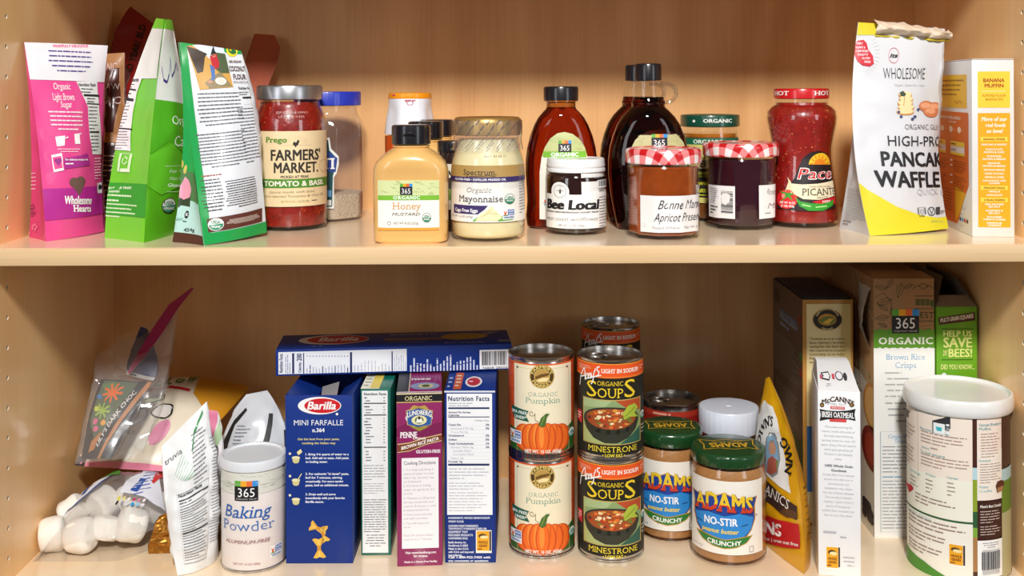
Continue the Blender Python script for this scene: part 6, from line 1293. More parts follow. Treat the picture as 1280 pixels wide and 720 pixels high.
def pumpkin():
    J = Jar('pumpkin_can', 'upper of the two stacked orange pumpkin cans', 'pumpkin can', 677.5, 699, 40.8, 0, 'pumpkin cans')
    J.t.location.z = J.z0 = CH_; h = CH_; r = J.r * .995
    mb = can_shell(J.t, r, h, .0, M('dc581e', .45, coat=.1)); A = J.art(mb, lambda z: r, 40.8, off=.0005)
    for k in range(7):
        y = 458 + 17 * k; A.line([(638, y), (716.5, y)], .5, 'a83410', 1)
        for i in range(12): A.line([(641 + 6.6 * i + 3 * (k % 2), y), (641 + 6.6 * i + 3 * (k % 2), y + 17)], .4, 'a83410', 1)
    A.rect(645, 457, 713.5, 566, 'efe4c6', 2); A.frame(648, 461, 710.5, 566, .4, 'c8b88c', 3)
    for x in (649, 708.5): A.ell(x, 461.5, 1.2, 1.2, '3a3020', 3, n=10)
    A.ell(678.4, 470.5, 14.8, 14.8, '4a3414', 3); A.ring(678.4, 470.5, 14.6, 14.6, 1, 'c8a44a', 4); A.ell(678.4, 470.5, 9.4, 9.4, 'd8b860', 4); A.ell(678.4, 470.5, 8.6, 8.6, 'b8924a', 5); A.poly([(670, 471), (677, 467.5), (687, 466), (686.5, 469), (677, 471.5), (671, 474)], '6a4a1c', 6); A.poly([(671.5, 475), (679, 472), (687, 472), (684, 476.5), (675, 477.5)], 'f0dca0', 6)
    A.arc("FARMER'S", 678.4, 470.5, 10, 165, 15, 3.6, 'e0c270', 5); A.arc('MARKET', 678.4, 470.5, 13.5, 205, 335, 3.6, 'e0c270', 5, inner=True)
    A.text('ORGANIC', 662, 697, 496, 5.4, '7a9a8c', 3, w='l', serif=True, track=.1); A.text('Pumpkin', 658.5, 700, 504.5, 7.2, '5a9484', 3, w='l', serif=True)
    A.poly([(641.5, 511), (662.5, 514.5), (659, 521), (663, 528), (646, 527), (643, 520)], '1f5a48', 4); A.text('BPA FREE', 643, 660.5, 519.5, 3.6, 'e4ece4', 6, w='b'); A.text('LINER*', 646, 659.5, 525.5, 3.6, 'e4ece4', 6, w='b')
    pts = [(666 + 4 * math.cos(a) * (1 - a / 9), 517 + 4 * math.sin(a) * (1 - a / 9)) for a in [k * .55 for k in range(13)]]; A.line([(676, 529), (670, 525)] + pts, .7, '7a6a3a', 4)
    A.poly([(640, 537), (652, 541), (662, 548), (664, 566), (640, 566)], '2c5a1c', 3); A.poly([(703, 540), (716, 531), (716, 566), (702, 566)], '2c5a1c', 3); A.line([(650, 545), (660, 565)], .7, '6a9a3a', 4); A.line([(704, 560), (715, 540)], .7, '6a9a3a', 4)
    for dx, rx in ((-20, 12.5), (20, 12.5), (-13, 12), (13, 12), (-6, 10.5), (6, 10.5), (0, 8.5)):
        A.ell(678.4 + dx, 548, rx, 20.5 - abs(dx) * .18, 'c8480e', 4 + (7 - abs(dx) // 3) * .25, n=30); A.ell(678.4 + dx, 547.6, rx * .82, 19.4 - abs(dx) * .18, 'e8691c', 4.12 + (7 - abs(dx) // 3) * .25, n=30); A.ell(678.4 + dx - rx * .1, 545, rx * .35, 15 - abs(dx) * .1, 'f28a34', 4.2 + (7 - abs(dx) // 3) * .25, n=24)
    A.poly([(674, 531), (677, 522), (683, 516.5), (687, 517), (684, 521), (682, 532), (678, 534)], '4a6a2c', 8); A.line([(677, 531), (681, 520)], .8, '8aa44a', 9)
    A.text('NET WT. 15 OZ. (425g)', 658, 700, 566, 3.8, 'f6eee0', 9, w='b', serif=True); A.nongmo(640.5, 541.5, 653.5, 557.5, 5); A.usda(712.8, 546, 3.6, 6.5, 6)
    mb.build('label', J.t); dup(J.t, (J.X, J.yc, 0), 'lower of the two stacked orange pumpkin cans, standing on the shelf', 'pumpkin cans')
pumpkin()
def soup():
    J = Jar('soup_can', 'upper front soup can with pull tab, stacked right of the pumpkin cans', 'soup can', 763.7, 704, 41, 0, 'organic minestrone soup cans')
    J.t.location.z = J.z0 = CH_; h = CH_; r = J.r * .995
    mb = can_shell(J.t, r, h, .0065, M('22221b', .5, coat=.05, spec=.3)); A = J.art(mb, lambda z: r, 41, off=.0005)
    A.rect(723, 455, 804.5, 473, 'e8561a', 1); A.rect(723, 455, 804.5, 456, 'f0a03a', 2); A.rect(723, 471, 804.5, 473, 'f07a2a', 2)
    A.text('LIGHT IN SODIUM', 753, 797, 466.5, 5, 'f8ece0', 3, w='b', serif=True); A.lines(726, 459, 741, 466, 3, 'f4c8a8', 3, fill=.4); A.lines(799, 460, 804, 466, 2, 'f4c8a8', 3, fill=.4)
    wsc = [[(729, 487), (731, 474), (736, 464), (737.5, 464), (738, 478)], [(731, 476), (740, 472)], [(739, 478), (740, 470), (743, 470), (743, 476), (745, 469), (747, 470), (747.5, 475)], [(748, 468), (749, 473), (752, 472), (753, 466), (751, 478), (748, 482)], [(755, 462), (754, 466)], [(762, 459), (758, 460), (758, 464), (761, 465), (760, 470), (756, 471)], [(738, 477), (764, 469.5)]]
    for st in wsc: A.line([(727.5 + (x - 729) * .72, y) for x, y in st], 1.4, 'f4f2f0', 5)
    A.text('ORGANIC', 748.5, 779, 482.5, 5.6, 'e8c82c', 5, w='r', serif=True); 
    for s_, x0, x1, hh in (('S', 736, 747.5, 20), ('OUP', 748.5, 779, 11.8), ('S', 780.5, 793, 22)): A.text(s_, x0, x1, 497.5, hh, 'ecca28', 4, w='r', serif=True)
    A.rect(731, 500, 800, 556.5, 'c8a85a', 1); A.rect(732, 501, 799, 555.5, '8aa06a', 2)
    A.poly([(732, 501), (766, 501), (758, 509), (732, 512)], 'a4b884', 3); A.poly([(770, 501), (799, 501), (799, 516), (784, 512)], 'b84a24', 3); A.poly([(732, 535), (745, 545), (765, 555), (732, 555)], 'a8b474', 3); A.poly([(775, 555), (799, 536), (799, 555)], '2c5a4a', 3)
    A.ell(764.5, 526, 32.5, 17, '2a2c22', 4, n=40); A.poly([(732.2, 526), (735, 538), (744, 549), (757, 554), (772, 554), (785, 548), (794, 538), (796.8, 526)], '2e3024', 4); A.ell(764.5, 524, 29, 13, '9a4a1e', 5, n=40)
    Rr = random.Random(8)
    for k in range(64):
        an, rr = 6.28 * Rr.random(), Rr.random() ** .5; x, y = 764.5 + 26 * rr * math.cos(an), 524 + 11 * rr * math.sin(an); A.ell(x, y, 1 + 2.4 * Rr.random(), .8 + 1.5 * Rr.random(), Rr.choice(('c83c1c', 'b82c18', 'd8943c', 'e8c890', '5a2a1c', 'd86a2a', '6a7a2c', 'f0dcb0')), 6 + .02 * k, n=10)
    A.poly([(778, 517), (784, 508), (792, 506), (796, 512), (792, 518), (796, 524), (786, 522), (780, 525)], 'a8b83a', 8); A.line([(781, 521), (792, 511)], .8, '5a7a1c', 9)
    A.text('MINESTRONE', 737, 795, 565.5, 7, 'e4ce38', 4, w='r', serif=True); A.text('\u2022 LOW FAT \u2022', 754, 781, 571.5, 4, 'e4ce38', 4, w='b', serif=True)
    A.poly([(724.5, 519), (729.5, 519), (729.5, 535), (724.5, 533)], 'c8242c', 3); A.lines(725, 521, 729, 531, 3, 'f0dcdc', 5); A.usda(801.5, 524, 2.4, 5.5, 3); A.lines(800.5, 535, 804, 548, 3, 'b8b8a8', 3, fill=.5)
    mb.build('label', J.t); pull_tab(J.t, r, h)
    dup(J.t, (J.X, J.yc, 0), 'lower front soup can on the shelf, right of the lower pumpkin can', 'organic minestrone soup cans')
    X2 = at(763.5, 385, .285).x
    dup(J.t, (X2, .285, 0), 'rear soup can hidden at the bottom of the back stack', 'organic minestrone soup cans'); dup(J.t, (X2, .285, CH_), 'rear soup can in shadow, rising behind the front soup stack', 'organic minestrone soup cans')
soup()
# ---- tall red-labelled can behind the peanut butter
J = Jar('red_can', 'red labelled can with pull tab in shadow, behind the rear peanut butter jar', 'can', 840, 640, 36, 0, yf=.235)
h = hF(497, J.yc); r = J.r
mb = can_shell(J.t, r, h, .003, M('8e1c18', .4, coat=.3)); A = J.art(mb, lambda z: r, 36); A.rect(806, 515, 874, 522, 'a8301c', 1); A.text('ORGANIC CHILI', 818, 866, 521, 4, 'd8a08a', 3, w='b', serif=True) if 0 else A.lines(818, 516, 868, 521, 1, 'd8a08a', 3, fill=.6); mb.build('label', J.t); pull_tab(J.t, r, h)
# ---- peanut butter jars
PB = M('b8804a', .4, coat=.6, sss=.1, bump=.15, bscale=200, var=.3); LGR = M('17421f', .3, coat=.5)
def adams(cx, pyf, hw, label, lid_side, lid_bot, first=True):
    J = Jar('peanut_butter_jar', label, 'peanut butter jar', cx, pyf, hw, 0, 'crunchy peanut butter jars')
    zb = J.z(lid_bot); zt = J.z(lid_side)
    pr = [(0, 0)] + [(hw * a / J.kc, z) for a, z in ((.88, 0.0), (.97, .003), (1.0, .009), (1.0, zb - .020), (.985, zb - .012), (.94, zb - .006), (.9, zb - .002), (.9, zb + .002))]
    mb = MB(); mb.lathe(pr, GLASS, 64, closed=True); mb.build('glass_jar', J.t)
    mb = MB(); mb.lathe(inset(pr, .0014, .005, zb - .004), PB, 64); mb.build('peanut_butter', J.t)
    r = hw * .985 / J.kc; mb = MB(); mb.lathe([(r * .985, zb), (r, zb + .0008), (r, zt - .004), (r * .985, zt - .0018), (r * .94, zt - .0004), (r * .9, zt), (0, zt)], LGR, 96, rmod=lambda a, z: 1 + (.004 * math.cos(70 * a) if zb < z < zt - .003 else 0))
    fl = lambda u, v, t: (u, v, zt + t + .0001); surf = lambda u, v: (J.X + u, J.yc + v, zt)
    T = Art(mb, fl, lambda x, y: (x * r, y * r)); T.coat = .4
    ol = [(-.72, -.38), (-.30, -.30), (.1, -.40), (.5, -.30), (.72, -.42), (.66, .0), (.74, .36), (.35, .28), (0, .40), (-.4, .30), (-.74, .40), (-.66, 0), (-.72, -.38)]
    k_ = .03 * r
    for (x0, y0), (x1, y1) in zip(ol, ol[1:]):
        a, b = T.q(x0, y0), T.q(x1, y1); L = math.hypot(b[0] - a[0], b[1] - a[1]); nx, ny = -(b[1] - a[1]) / L * k_ / 2, (b[0] - a[0]) / L * k_ / 2; T.emit([[(a[0] - nx, a[1] - ny), (b[0] - nx, b[1] - ny), (b[0] + nx, b[1] + ny), (a[0] + nx, a[1] + ny)]], 'd8a82c', 1)
    P = T.layout('ADAMS', 'b', True); wd = max(p[0] for q_ in P for p in q_); T.emit([[(r * (.52 - 1.04 * p[0] / wd), r * (.10 - .34 * p[1])) for p in q_] for q_ in P], 'd8a82c', 2)     # reads from the far side of the shelf
    P = T.layout('peanut butter', 'r', False, .2); wd = max(p[0] for q_ in P for p in q_); T.emit([[(r * (.42 - .84 * p[0] / wd), r * (.24 - .09 * p[1])) for p in q_] for q_ in P], 'd8a82c', 2)
    mb.build('lid', J.t)
    return J, pr
def adams_label(J, pr, ox, oy, sx, sy, hw):
    mb = MB(); A0 = J.art(mb, rfun(pr), hw); q0 = A0.q; A0.q = lambda x, y: q0(ox + (x - 910.5) * sx, oy + (y - 694) * sy); A = A0
    A.rect(867, 602.5, 951, 694, 'efeae0', 1)
    sh = [(868.5, 622), (880, 624.5), (893, 622), (906, 616.5), (919, 622), (932, 624.5), (944.5, 622), (942, 634), (942.5, 650), (938, 664), (930, 674), (918, 682), (906, 685), (894, 682), (882, 675), (873, 664), (870, 650), (870.5, 634)]
    A.poly(sh, 'c8942c', 2); A.poly([(906 + (x - 906) * .965, 651 + (y - 651) * .965) for x, y in sh], '1c3f96', 3); A.poly([(872, 648), (888, 643), (906, 646), (924, 642), (940, 648), (937, 662), (929, 671), (906, 676), (884, 672), (875, 662)], '2a86d0', 4)
    P_ = lambda t, y, a, b: (a + (b - a) * t, y * (1 + .10 * math.cos(2 * PI * (t - .5))) - .12 * (4 * (t - .5) ** 2) + .1)
    A.text('ADAMS', 871.5, 940.5, 643, 22, '14204a', 6, w='b', serif=True, warp=P_); A.text('ADAMS', 872.3, 939.2, 641.8, 21, 'e8c42c', 7, w='b', serif=True, warp=P_)
    P2 = lambda t, y, a, b: P_(t, min(y, .34), a, b); A.text('ADAMS', 872.3, 939.2, 641.8, 21, 'cc3a22', 8, w='b', serif=True, warp=P2)
    A.text('NO-STIR', 883, 921.5, 657.5, 9, 'f2f4f6', 7, w='b'); A.text('peanut butter', 880, 923, 667.5, 5.4, 'ecd05a', 7, w='b', it=.25)
    A.poly([(873, 670), (884, 671), (906, 675), (928, 671), (939, 670), (932, 679), (920, 684.5), (906, 686.5), (892, 684.5), (880, 679)], 'c8942c', 5); A.poly([(875, 671.2), (884, 672), (906, 676), (928, 672), (937, 671.2), (931, 678.5), (919.5, 683.6), (906, 685.5), (892.5, 683.6), (881, 678.5)], '2c7a34', 6)
    A.text('CRUNCHY', 886.5, 925.5, 682.2, 5.6, 'f0f2ea', 8, w='b', warp=lambda t, y, a, b: (a + (b - a) * t, y + .28 * math.sin(PI * t) * -1 + .2))
    A.line([(874, 656), (880, 657.5)], .8, '14204a', 7); A.line([(926, 657.5), (933, 656)], .8, '14204a', 7); A.text('NET WT 16 OZ', 868.5, 880, 690, 2.2, '8a8480', 3); A.frame(935, 684, 940, 691.5, .6, '8a8480', 3); A.ell(943.5, 646, .9, .9, '6a6460', 3, n=8)
    mb.build('label', J.t)
J, pr = adams(911, 712, 46.8, 'front peanut butter jar with green lid, right of the soup cans', 555.5, 571); adams_label(J, pr, 910.5, 694, 1, 1, 46.8)
J, pr = adams(838, 681, 40.5, 'rear peanut butter jar with green lid, half behind the front one', 531, 548); adams_label(J, pr, 838.5, 664, .88, .94, 40.5)
# ---- white-lidded jar behind
J = Jar('white_lid_jar', 'tan jar with wide plain white screw lid behind the peanut butter jars', 'jar', 911.5, 650, 36.5, 0, yf=.19)
pr = [(0, 0), (.032, 0), (.0345, .003), (J.r * .97, .008), (J.r * .97, hF(548, J.yc)), (J.r * .92, hF(541, J.yc)), (J.r * .92, hF(534, J.yc))]
mb = MB(); mb.lathe(pr, GLASS, 56, closed=True); mb.build('glass_jar', J.t); mb = MB(); mb.lathe(inset(pr, .0014, .004, hF(538, J.yc)), M('a87a4e', .4, coat=.5), 56); mb.build('filling', J.t)
mb = MB(); z1 = hF(508, J.yc); z0 = hF(537, J.yc); r = J.r * 1.02; mb.lathe([(r * .99, z0), (r, z0 + .001), (r, z1 - .002), (r * .97, z1 - .0004), (r * .9, z1), (.004, z1), (.003, z1 + .0008), (0, z1 + .001)], M('d9dfec', .4, coat=.2), 120, rmod=grooves(90, .003)); mb.build('lid', J.t)
# ================================================================ lower shelf: the right end
# ---- yellow raisin bag
e = [(P3(946, 702, .155), P3(942, 585, .155), P3(957, 473, .150)), (P3(1005, 712, .060), P3(995, 585, .085), P3(962, 471, .140)),
     (P3(1013, 690, .085), P3(1003, 592, .105), P3(962, 471, .142)), (P3(954, 690, .180), P3(953, 585, .17), P3(957, 473, .153))]
e = [(Vector((q[0].x, q[0].y, .0005)), q[1], q[2]) for q in e]
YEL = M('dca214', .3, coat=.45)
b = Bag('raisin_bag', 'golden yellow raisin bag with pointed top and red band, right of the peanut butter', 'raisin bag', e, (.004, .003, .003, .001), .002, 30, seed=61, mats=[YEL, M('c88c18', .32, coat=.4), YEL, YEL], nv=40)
A = b.art(0); U = A.unit
A.poly([(956, 500), (966, 508), (975, 540), (985, 590), (989, 617), (972, 606), (955, 590), (944, 560), (948, 520)], 'f0efec', 1)
A.poly([(962, 540), (969, 541), (974, 555), (976, 575), (973, 592), (966, 597), (959, 590), (956, 565), (958, 548)], '8a8c90', 2); A.poly([(962, 543), (968.5, 544), (972.5, 556), (974, 574), (971.5, 590), (966, 594), (960, 588), (958, 565), (959.5, 550)], '86a8c4', 3)
A.ell(966, 560, 4.2, 9, 'c89478', 4); A.poly([(961.5, 556), (964, 550), (968, 550), (970.5, 557), (968, 553), (964, 553)], '8a8680', 5); A.poly([(960, 590), (961, 574), (966, 570), (972, 575), (972, 589), (966, 593)], 'a8584a', 4); A.poly([(970, 577), (974, 574), (972, 590)], '5a8a3c', 4)
P = A.layout("OWN'S", 'b', True); wd = max(p[0] for q_ in P for p in q_)
def onarc(P, wd, c, r, a0, a1, h, sx=1.0):
    out = []
    for q_ in P:
        out.append([A.q(c[0] + sx * (r + h * p[1]) * math.cos(math.radians(a0 + (a1 - a0) * p[0] / wd)), c[1] - (r + h * p[1]) * math.sin(math.radians(a0 + (a1 - a0) * p[0] / wd)) * 1.35) for p in q_])
    return out
A.emit(onarc(P, wd, (963, 570), 28, 165, 75, 9, .45), '1c1a1c', 3)
P = A.layout('OWN', 'b', True); wd = max(p[0] for q_ in P for p in q_); A.emit(onarc(P, wd, (962, 578), 22, 55, -25, 9, .95), '1c1a1c', 3)
A.poly([(945, 592), (957, 598), (975, 617), (997, 633), (997, 650), (975, 640), (952, 621), (940, 612)], '3a2620', 3); A.poly([(975, 640), (983, 634), (998, 641), (998, 648), (984, 646)], '5a3c22', 4)
P = A.layout('ORGANICS', 'r', True); wd = max(p[0] for q_ in P for p in q_); A.emit([[A.q(934 + 52 * p[0] / wd + 2.4 * p[1], 602 + 30 * p[0] / wd - 11 * p[1] + 5 * (p[0] / wd) ** 2) for p in q_] for q_ in P], 'f0ece4', 6)
A.poly([(938, 632), (952, 640), (975, 650), (999, 655), (1001, 686), (975, 683), (952, 674), (938, 664)], 'c01820', 3)
P = A.layout('RAISINS', 'b'); wd = max(p[0] for q_ in P for p in q_); A.emit([[A.q(916 + 62 * p[0] / wd, 652 + 19 * p[0] / wd - 15 * p[1]) for p in q_] for q_ in P], 'f6efec', 6)
P = A.layout('peanut free | tree nut free', 'b'); wd = max(p[0] for q_ in P for p in q_); A.emit([[A.q(936 + 63 * p[0] / wd, 670 + 13 * p[0] / wd - 4 * p[1]) for p in q_] for q_ in P], 'f0e4e0', 6)
G = b.art(1)
for k in range(9): G.line([(1004 + k * .6, 610 + k * 8), (1010 + k * .9, 606 + k * 8)], .8, '6a5220', 2)
b.done()
# ---- tall cereal box at the back
pL = floor(1014, 657, 0); yN = pL[1]; xL = at(1003, 400, yN).x; xR = at(1066.5, 400, yN).x
KR = M('b8843c', .42, coat=.2)
c = Carton('granola_cereal_box', 'tall tan cereal box with oval emblem behind the oatmeal carton', 'cereal box', 0, 0, .145, hF(376, yN), 0, KR, pts=[(xL, yN), (xR, yN)])
A = c.face('front'); U = A.unit
U.rect(.08, .02, .95, .985, 'e0cf9a', 1); U.rect(.08, .56, .22, .85, '2a6ab0', 2); U.poly([(.78, .02), (.95, .02), (.95, .985), (.70, .985), (.74, .7), (.70, .4)], 'd4bc7c', 2)
A.ell(1034, 399.5, 18.5, 14, 'b8924a', 2, n=40); A.ell(1034, 399.5, 17.5, 13, '231a12', 3, n=40); A.ell(1034, 399.5, 11.5, 7.5, 'b8862c', 4); A.poly([(1023, 400), (1030, 396), (1038, 395), (1045, 399), (1040, 405), (1028, 405)], '6a7a2c', 5); A.poly([(1027, 404), (1036, 398), (1042, 398), (1036, 405)], 'd8b040', 6)
A.arc("NATURE'S PATH", 1034, 399.5, 12.6, 160, 20, 3, 'd8c890', 5); A.arc('ORGANIC', 1034, 399.5, 13.5, 235, 305, 2.6, 'd8c890', 5, inner=True)
for k, s_ in enumerate(('"Growing up on an organic', 'farm, I learned a lot about', 'caring for the land and', 'the importance of good', 'stewardship. As my father', 'Rupert used to say, Always', 'leave the Earth better than')): A.text(s_, 1012, 1056, 424.5 + k * 4.9, 2.7, '4a3a26', 3)
A = c.face('left'); U = A.unit
U.rect(0, 0, 1, 1, '6e5644', 1); U.ell(.14, .07, .10, .035, '4a3420', 2)
U.text('HEALTHY HABITS', .26, .86, .15, .03, 'a8b4c4', 3, w='b'); U.text('STRONG SCHOOLS', .30, .86, .185, .03, 'a8b4c4', 3, w='b') if 0 else U.lines(.26, .11, .84, .2, 3, '9aa4b8', 3, fill=.6)
U.lines(.06, .24, .9, .43, 15, 'a89684', 2, fill=.34, seed=3); U.lines(.1, .46, .9, .62, 12, 'a89684', 2, fill=.34, seed=5)
U.poly([(0, .74), (.3, .68), (.6, .7), (1, .62), (1, 1), (0, 1)], '3a4a24', 2); U.poly([(.55, .68), (.75, .62), (.9, .66), (1, .6), (1, .75), (.6, .76)], '4e5e2c', 3); U.ell(.93, .10, .05, .02, 'a83a2a', 3); U.ell(.96, .26, .05, .02, '5a8a3a', 3); U.ell(.96, .33, .05, .02, 'a83a2a', 3)
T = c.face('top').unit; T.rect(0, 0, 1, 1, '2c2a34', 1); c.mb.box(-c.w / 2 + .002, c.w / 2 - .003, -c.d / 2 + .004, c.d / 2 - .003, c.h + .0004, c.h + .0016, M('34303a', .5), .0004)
c.done()
# ---- white oatmeal carton
pL, pR = floor(1023, 718.5, 0), floor(1075.5, 721.5, 0); OW = M('eeeef0', .42, coat=.2)
c = Carton('oatmeal_carton', 'tall white oatmeal carton with folded tuck top in front of the tan cereal box', 'oatmeal carton', 0, 0, .085, hF(489, pL[1]), 0, OW, pts=[pL, (pR[0], pL[1] - .0085)])
A = c.face('front'); U = A.unit
def arch(t, y, a, b): return (a + (b - a) * t, y + .9 * math.sin(PI * t) - .4)
A.text("McCANN'S", 1026.5, 1068, 504.5, 6, '4a3426', 3, w='b', serif=True, warp=arch)
for x in (1027.5, 1064.5): A.ell(x, 506, 2.8, 2.8, '3a2a1c', 2); A.ell(x, 506, 1.7, 1.7, 'a8843c', 3)
A.text('STEEL CUT', 1034, 1058, 506.2, 2.4, 'a8a4a4', 3); A.rect(1038, 508.5, 1056, 511, 'd84a4a', 2); A.text('IRISH OATS', 1039.5, 1054.5, 510.5, 1.6, 'f4e4e4', 4, w='b')
A.poly([(1024.5, 511), (1034, 513), (1047, 513.7), (1060, 513), (1069.5, 511), (1068, 518), (1069.5, 526), (1060, 524), (1047, 523.3), (1034, 524), (1024.5, 526), (1026, 518)], '1c1a1e', 2); A.text('IRISH OATMEAL', 1027, 1067.5, 521.8, 6.6, 'f4f4f4', 4, w='b', serif=True); A.rect(1037, 524, 1058, 526.8, 'd84a4a', 2)
for k, s_ in enumerate(("We've been warming the", 'hearts, minds and souls of', 'the most discriminating', 'oatmeal lovers for over 150', 'years. Enjoy the all natural', "whole grain goodness of", "McCann's Irish Oatmeal", 'today.')): A.text(s_, 1048 - 1.45 * len(s_) / 2 * 1.08, 1048 + 1.45 * len(s_) / 2 * 1.08, 535 + 5.7 * k, 2.6, 'b0b0b6', 2)
A.text('100% Whole Grain', 1031, 1066, 584, 3, '6a6a72', 2, w='b'); A.text('Goodness', 1039, 1058, 589.6, 3, '6a6a72', 2, w='b')
for k, s_ in enumerate(('Soluble fiber from oatmeal', 'as part of a diet low in', 'saturated fat and', 'cholesterol, may reduce', 'the risk of heart disease.', 'One serving of oatmeal', 'supplies 1 gram of the 3', 'grams of beta glucan', 'soluble fiber necessary per', 'day to have this effect.')): A.text(s_, 1048 - 1.5 * len(s_) / 2, 1048 + 1.5 * len(s_) / 2, 595 + 5.6 * k, 2.6, 'b0b0b6', 2)
A.text('"The tiger never lies when', 1029, 1070, 667, 2.6, 'b0b0b6', 2, it=.2) if 0 else A.lines(1029, 664, 1070, 668, 1, 'b8b8be', 2, fill=.5, ragged=0); A.lines(1050, 670, 1070, 674, 1, 'b8b8be', 2, fill=.5, ragged=0)
grain(A, 1032, 683, 1050.5, 711.5); A.lines(1053, 695, 1068, 709, 3, 'b8b8be', 2, fill=.4, align='r')
c.done()
w, d, h = c.w, c.d, c.h; mb = MB()     # sloping tuck top, higher at the back
zt = CAMZ - (452 - 110) * (c.loc.y + .01 + 1.1) / F
mb.loft([[(-w / 2 + .0008, -d / 2 + .0004, h - .0005), (w / 2 - .0008, -d / 2 + .0004, h - .0005), (w / 2 - .0008, d / 2 - .001, h - .0005), (-w / 2 + .0008, d / 2 - .001, h - .0005)], [(-w / 2 + .003, -d / 2 + .052, zt - .0015), (w / 2 - .006, -d / 2 + .052, zt - .0005), (w / 2 - .006, d / 2 - .004, zt - .003), (-w / 2 + .003, d / 2 - .004, zt - .004)]], OW, False)
fnT = lambda u, v, t: (-w / 2 + .003 + u * (w - .009), -d / 2 + .0004 + v * .0516 - t * .4, h - .0003 + v * (zt - h - .0006) + t)
T = Art(mb, fnT, lambda x, y: (x, 1 - y))
T.poly([(.06, .42), (.30, .36), (.36, .52), (.30, .68), (.06, .62), (.12, .52)], '2a282c', 1); T.poly([(.11, .45), (.29, .41), (.33, .52), (.29, .63), (.11, .59), (.16, .52)], 'e8e8ec', 2); T.rect(.04, .50, .10, .62, 'c84a5a', 3); T.rect(.40, .44, .48, .62, 'c84a5a', 2); T.ell(.62, .50, .12, .16, '4a484c', 1); T.ell(.62, .50, .09, .12, 'e4e4ea', 2); T.ell(.80, .52, .06, .14, '3a383c', 1); T.lines(.2, .76, .36, .90, 3, 'a0a0a8', 2)
mb.build('tuck_top', c.t)
# ---- brown rice crisps box
pB = floor(1093, 672, 0); yB = pB[1]; xl = pB[0]; xr = at(1168, 400, yB).x
KR2 = M('a98058', .5, coat=.1)
c = Carton('rice_crisps_box', 'kraft brown, green and white rice crisps cereal box right of the oatmeal carton', 'cereal box', 0, 0, .165, hF(350, yB), 0, KR2, pts=[(xl, yB), (xr, yB)])
A = c.face('front'); U = A.unit
yb = [i / 20 for i in range(21)]; U.poly([(0, .195)] + [(x, .197 + .004 * math.sin(x * 40)) for x in yb] + [(x, 0.268 + .003 * math.sin(x * 53)) for x in reversed(yb)], '5e9a24', 2); U.poly([(x, 0.264 + .003 * math.sin(x * 53)) for x in yb] + [(1, 1), (0, 1)], 'efefeb', 1)
def leaf(x, y, L, an):
    c_, s_ = math.cos(an), math.sin(an); R3 = lambda a, b_: (x + L * (a * c_ - b_ * s_), y - L * (a * s_ + b_ * c_)); A.line([R3(0, 0), R3(.3, .18), R3(.65, .2), R3(1, 0), R3(.65, -.2), R3(.3, -.18), R3(0, 0)], .5, '5a5a34', 2); A.line([R3(0, 0), R3(.95, 0)], .4, '5a5a34', 2)
    for k in (.3, .5, .7): A.line([R3(k, 0), R3(k + .12, .12)], .3, '5a5a34', 2); A.line([R3(k, 0), R3(k + .12, -.12)], .3, '5a5a34', 2)
for x, y, L, an in ((1094, 358, 15, -.2), (1108, 360, 14, .9), (1122, 372, 20, 1.3), (1096, 380, 20, .3), (1110, 388, 14, 2.6), (1130, 360, 12, .4), (1095, 398, 16, .1), (1118, 396, 12, 1.9), (1098, 404, 12, -.4)): leaf(x, y, L, an)
A.line([(1093, 372), (1105, 366), (1115, 380), (1112, 396)], .5, '5a5a34', 2)
for k in range(3): A.ring(1147 + 7 * k, 362 - (k % 2) * 3, 6, 5, .8, '4a5a2c', 2, a0=0, a1=PI)
for y in (369.5, 385.5): A.rect(1143, y, 1167, y + .8, '4a4a2c', 2)
for k in range(3):
    x = 1147 + 6 * k; A.line([(x, 383), (x, 373)], .6, '4a5a2c', 2)
    for m in range(3): A.ell(x - 1.6, 375 + 2.6 * m, 1.3, 1, '4a5a2c', 2, n=8); A.ell(x + 1.6, 375 + 2.6 * m, 1.3, 1, '4a5a2c', 2, n=8)
A.ell(1166, 379, 3.6, 4.6, '4a5a2c', 2); A.text('EST', 1150.5, 1167.5, 397.5, 7.5, '3e4624', 2, w='r', serif=True); A.text('GROWERS', 1149, 1167, 402.8, 2.6, '5a5a34', 2); A.line([(1150, 408), (1167, 406)], .5, '5a5a34', 2)
A.logo365(1115, 386.5, 1148.5, 416.5, 4); A.text('ORGANIC', 1098, 1166, 430, 8.2, 'f2f6e8', 4, w='b', serif=True, track=.12)
A.text('Brown Rice', 1108, 1156, 449.5, 7.2, '6aa4cc', 3, w='l', serif=True); A.text('Crisps', 1119, 1145, 459.8, 7.2, '6aa4cc', 3, w='l', serif=True)
for k, s_ in enumerate(('The classic crispy snap of', 'organic brown rice with nothing but', 'lightly sweetened whole grain rice', 'of slow-baked crisps with milk or', 'of day ingredients topped')): A.lines(1131 - 25 + 3 * (k % 2), 463.5 + 7.3 * k, 1131 + 26 - 3 * (k % 2), 468.5 + 7.3 * k, 1, 'b0b0b0', 2, fill=.45, ragged=0, seed=k)
A.lines(1106, 500, 1150, 530, 4, 'b0b0b0', 2, fill=.34, align='c', seed=9)
A.frame(1100.5, 539, 1166, 665, .5, 'a8b4bc', 2); A.text('Crispy Brown Rice', 1110, 1160, 547.5, 4.4, '6aa4cc', 3, w='r', serif=True); A.text('Treats Recipe', 1118, 1152, 553.5, 4.4, '6aa4cc', 3, w='r', serif=True)
A.lines(1103, 556, 1150, 592, 8, '9a9ea4', 2, fill=.36, seed=3); A.lines(1103, 594, 1164, 598, 1, '6aa4cc', 2, fill=.45, ragged=0); A.lines(1103, 599, 1164, 662, 15, 'a4a8ae', 2, fill=.36, ragged=.1, seed=4)
A = c.face('left'); U = A.unit
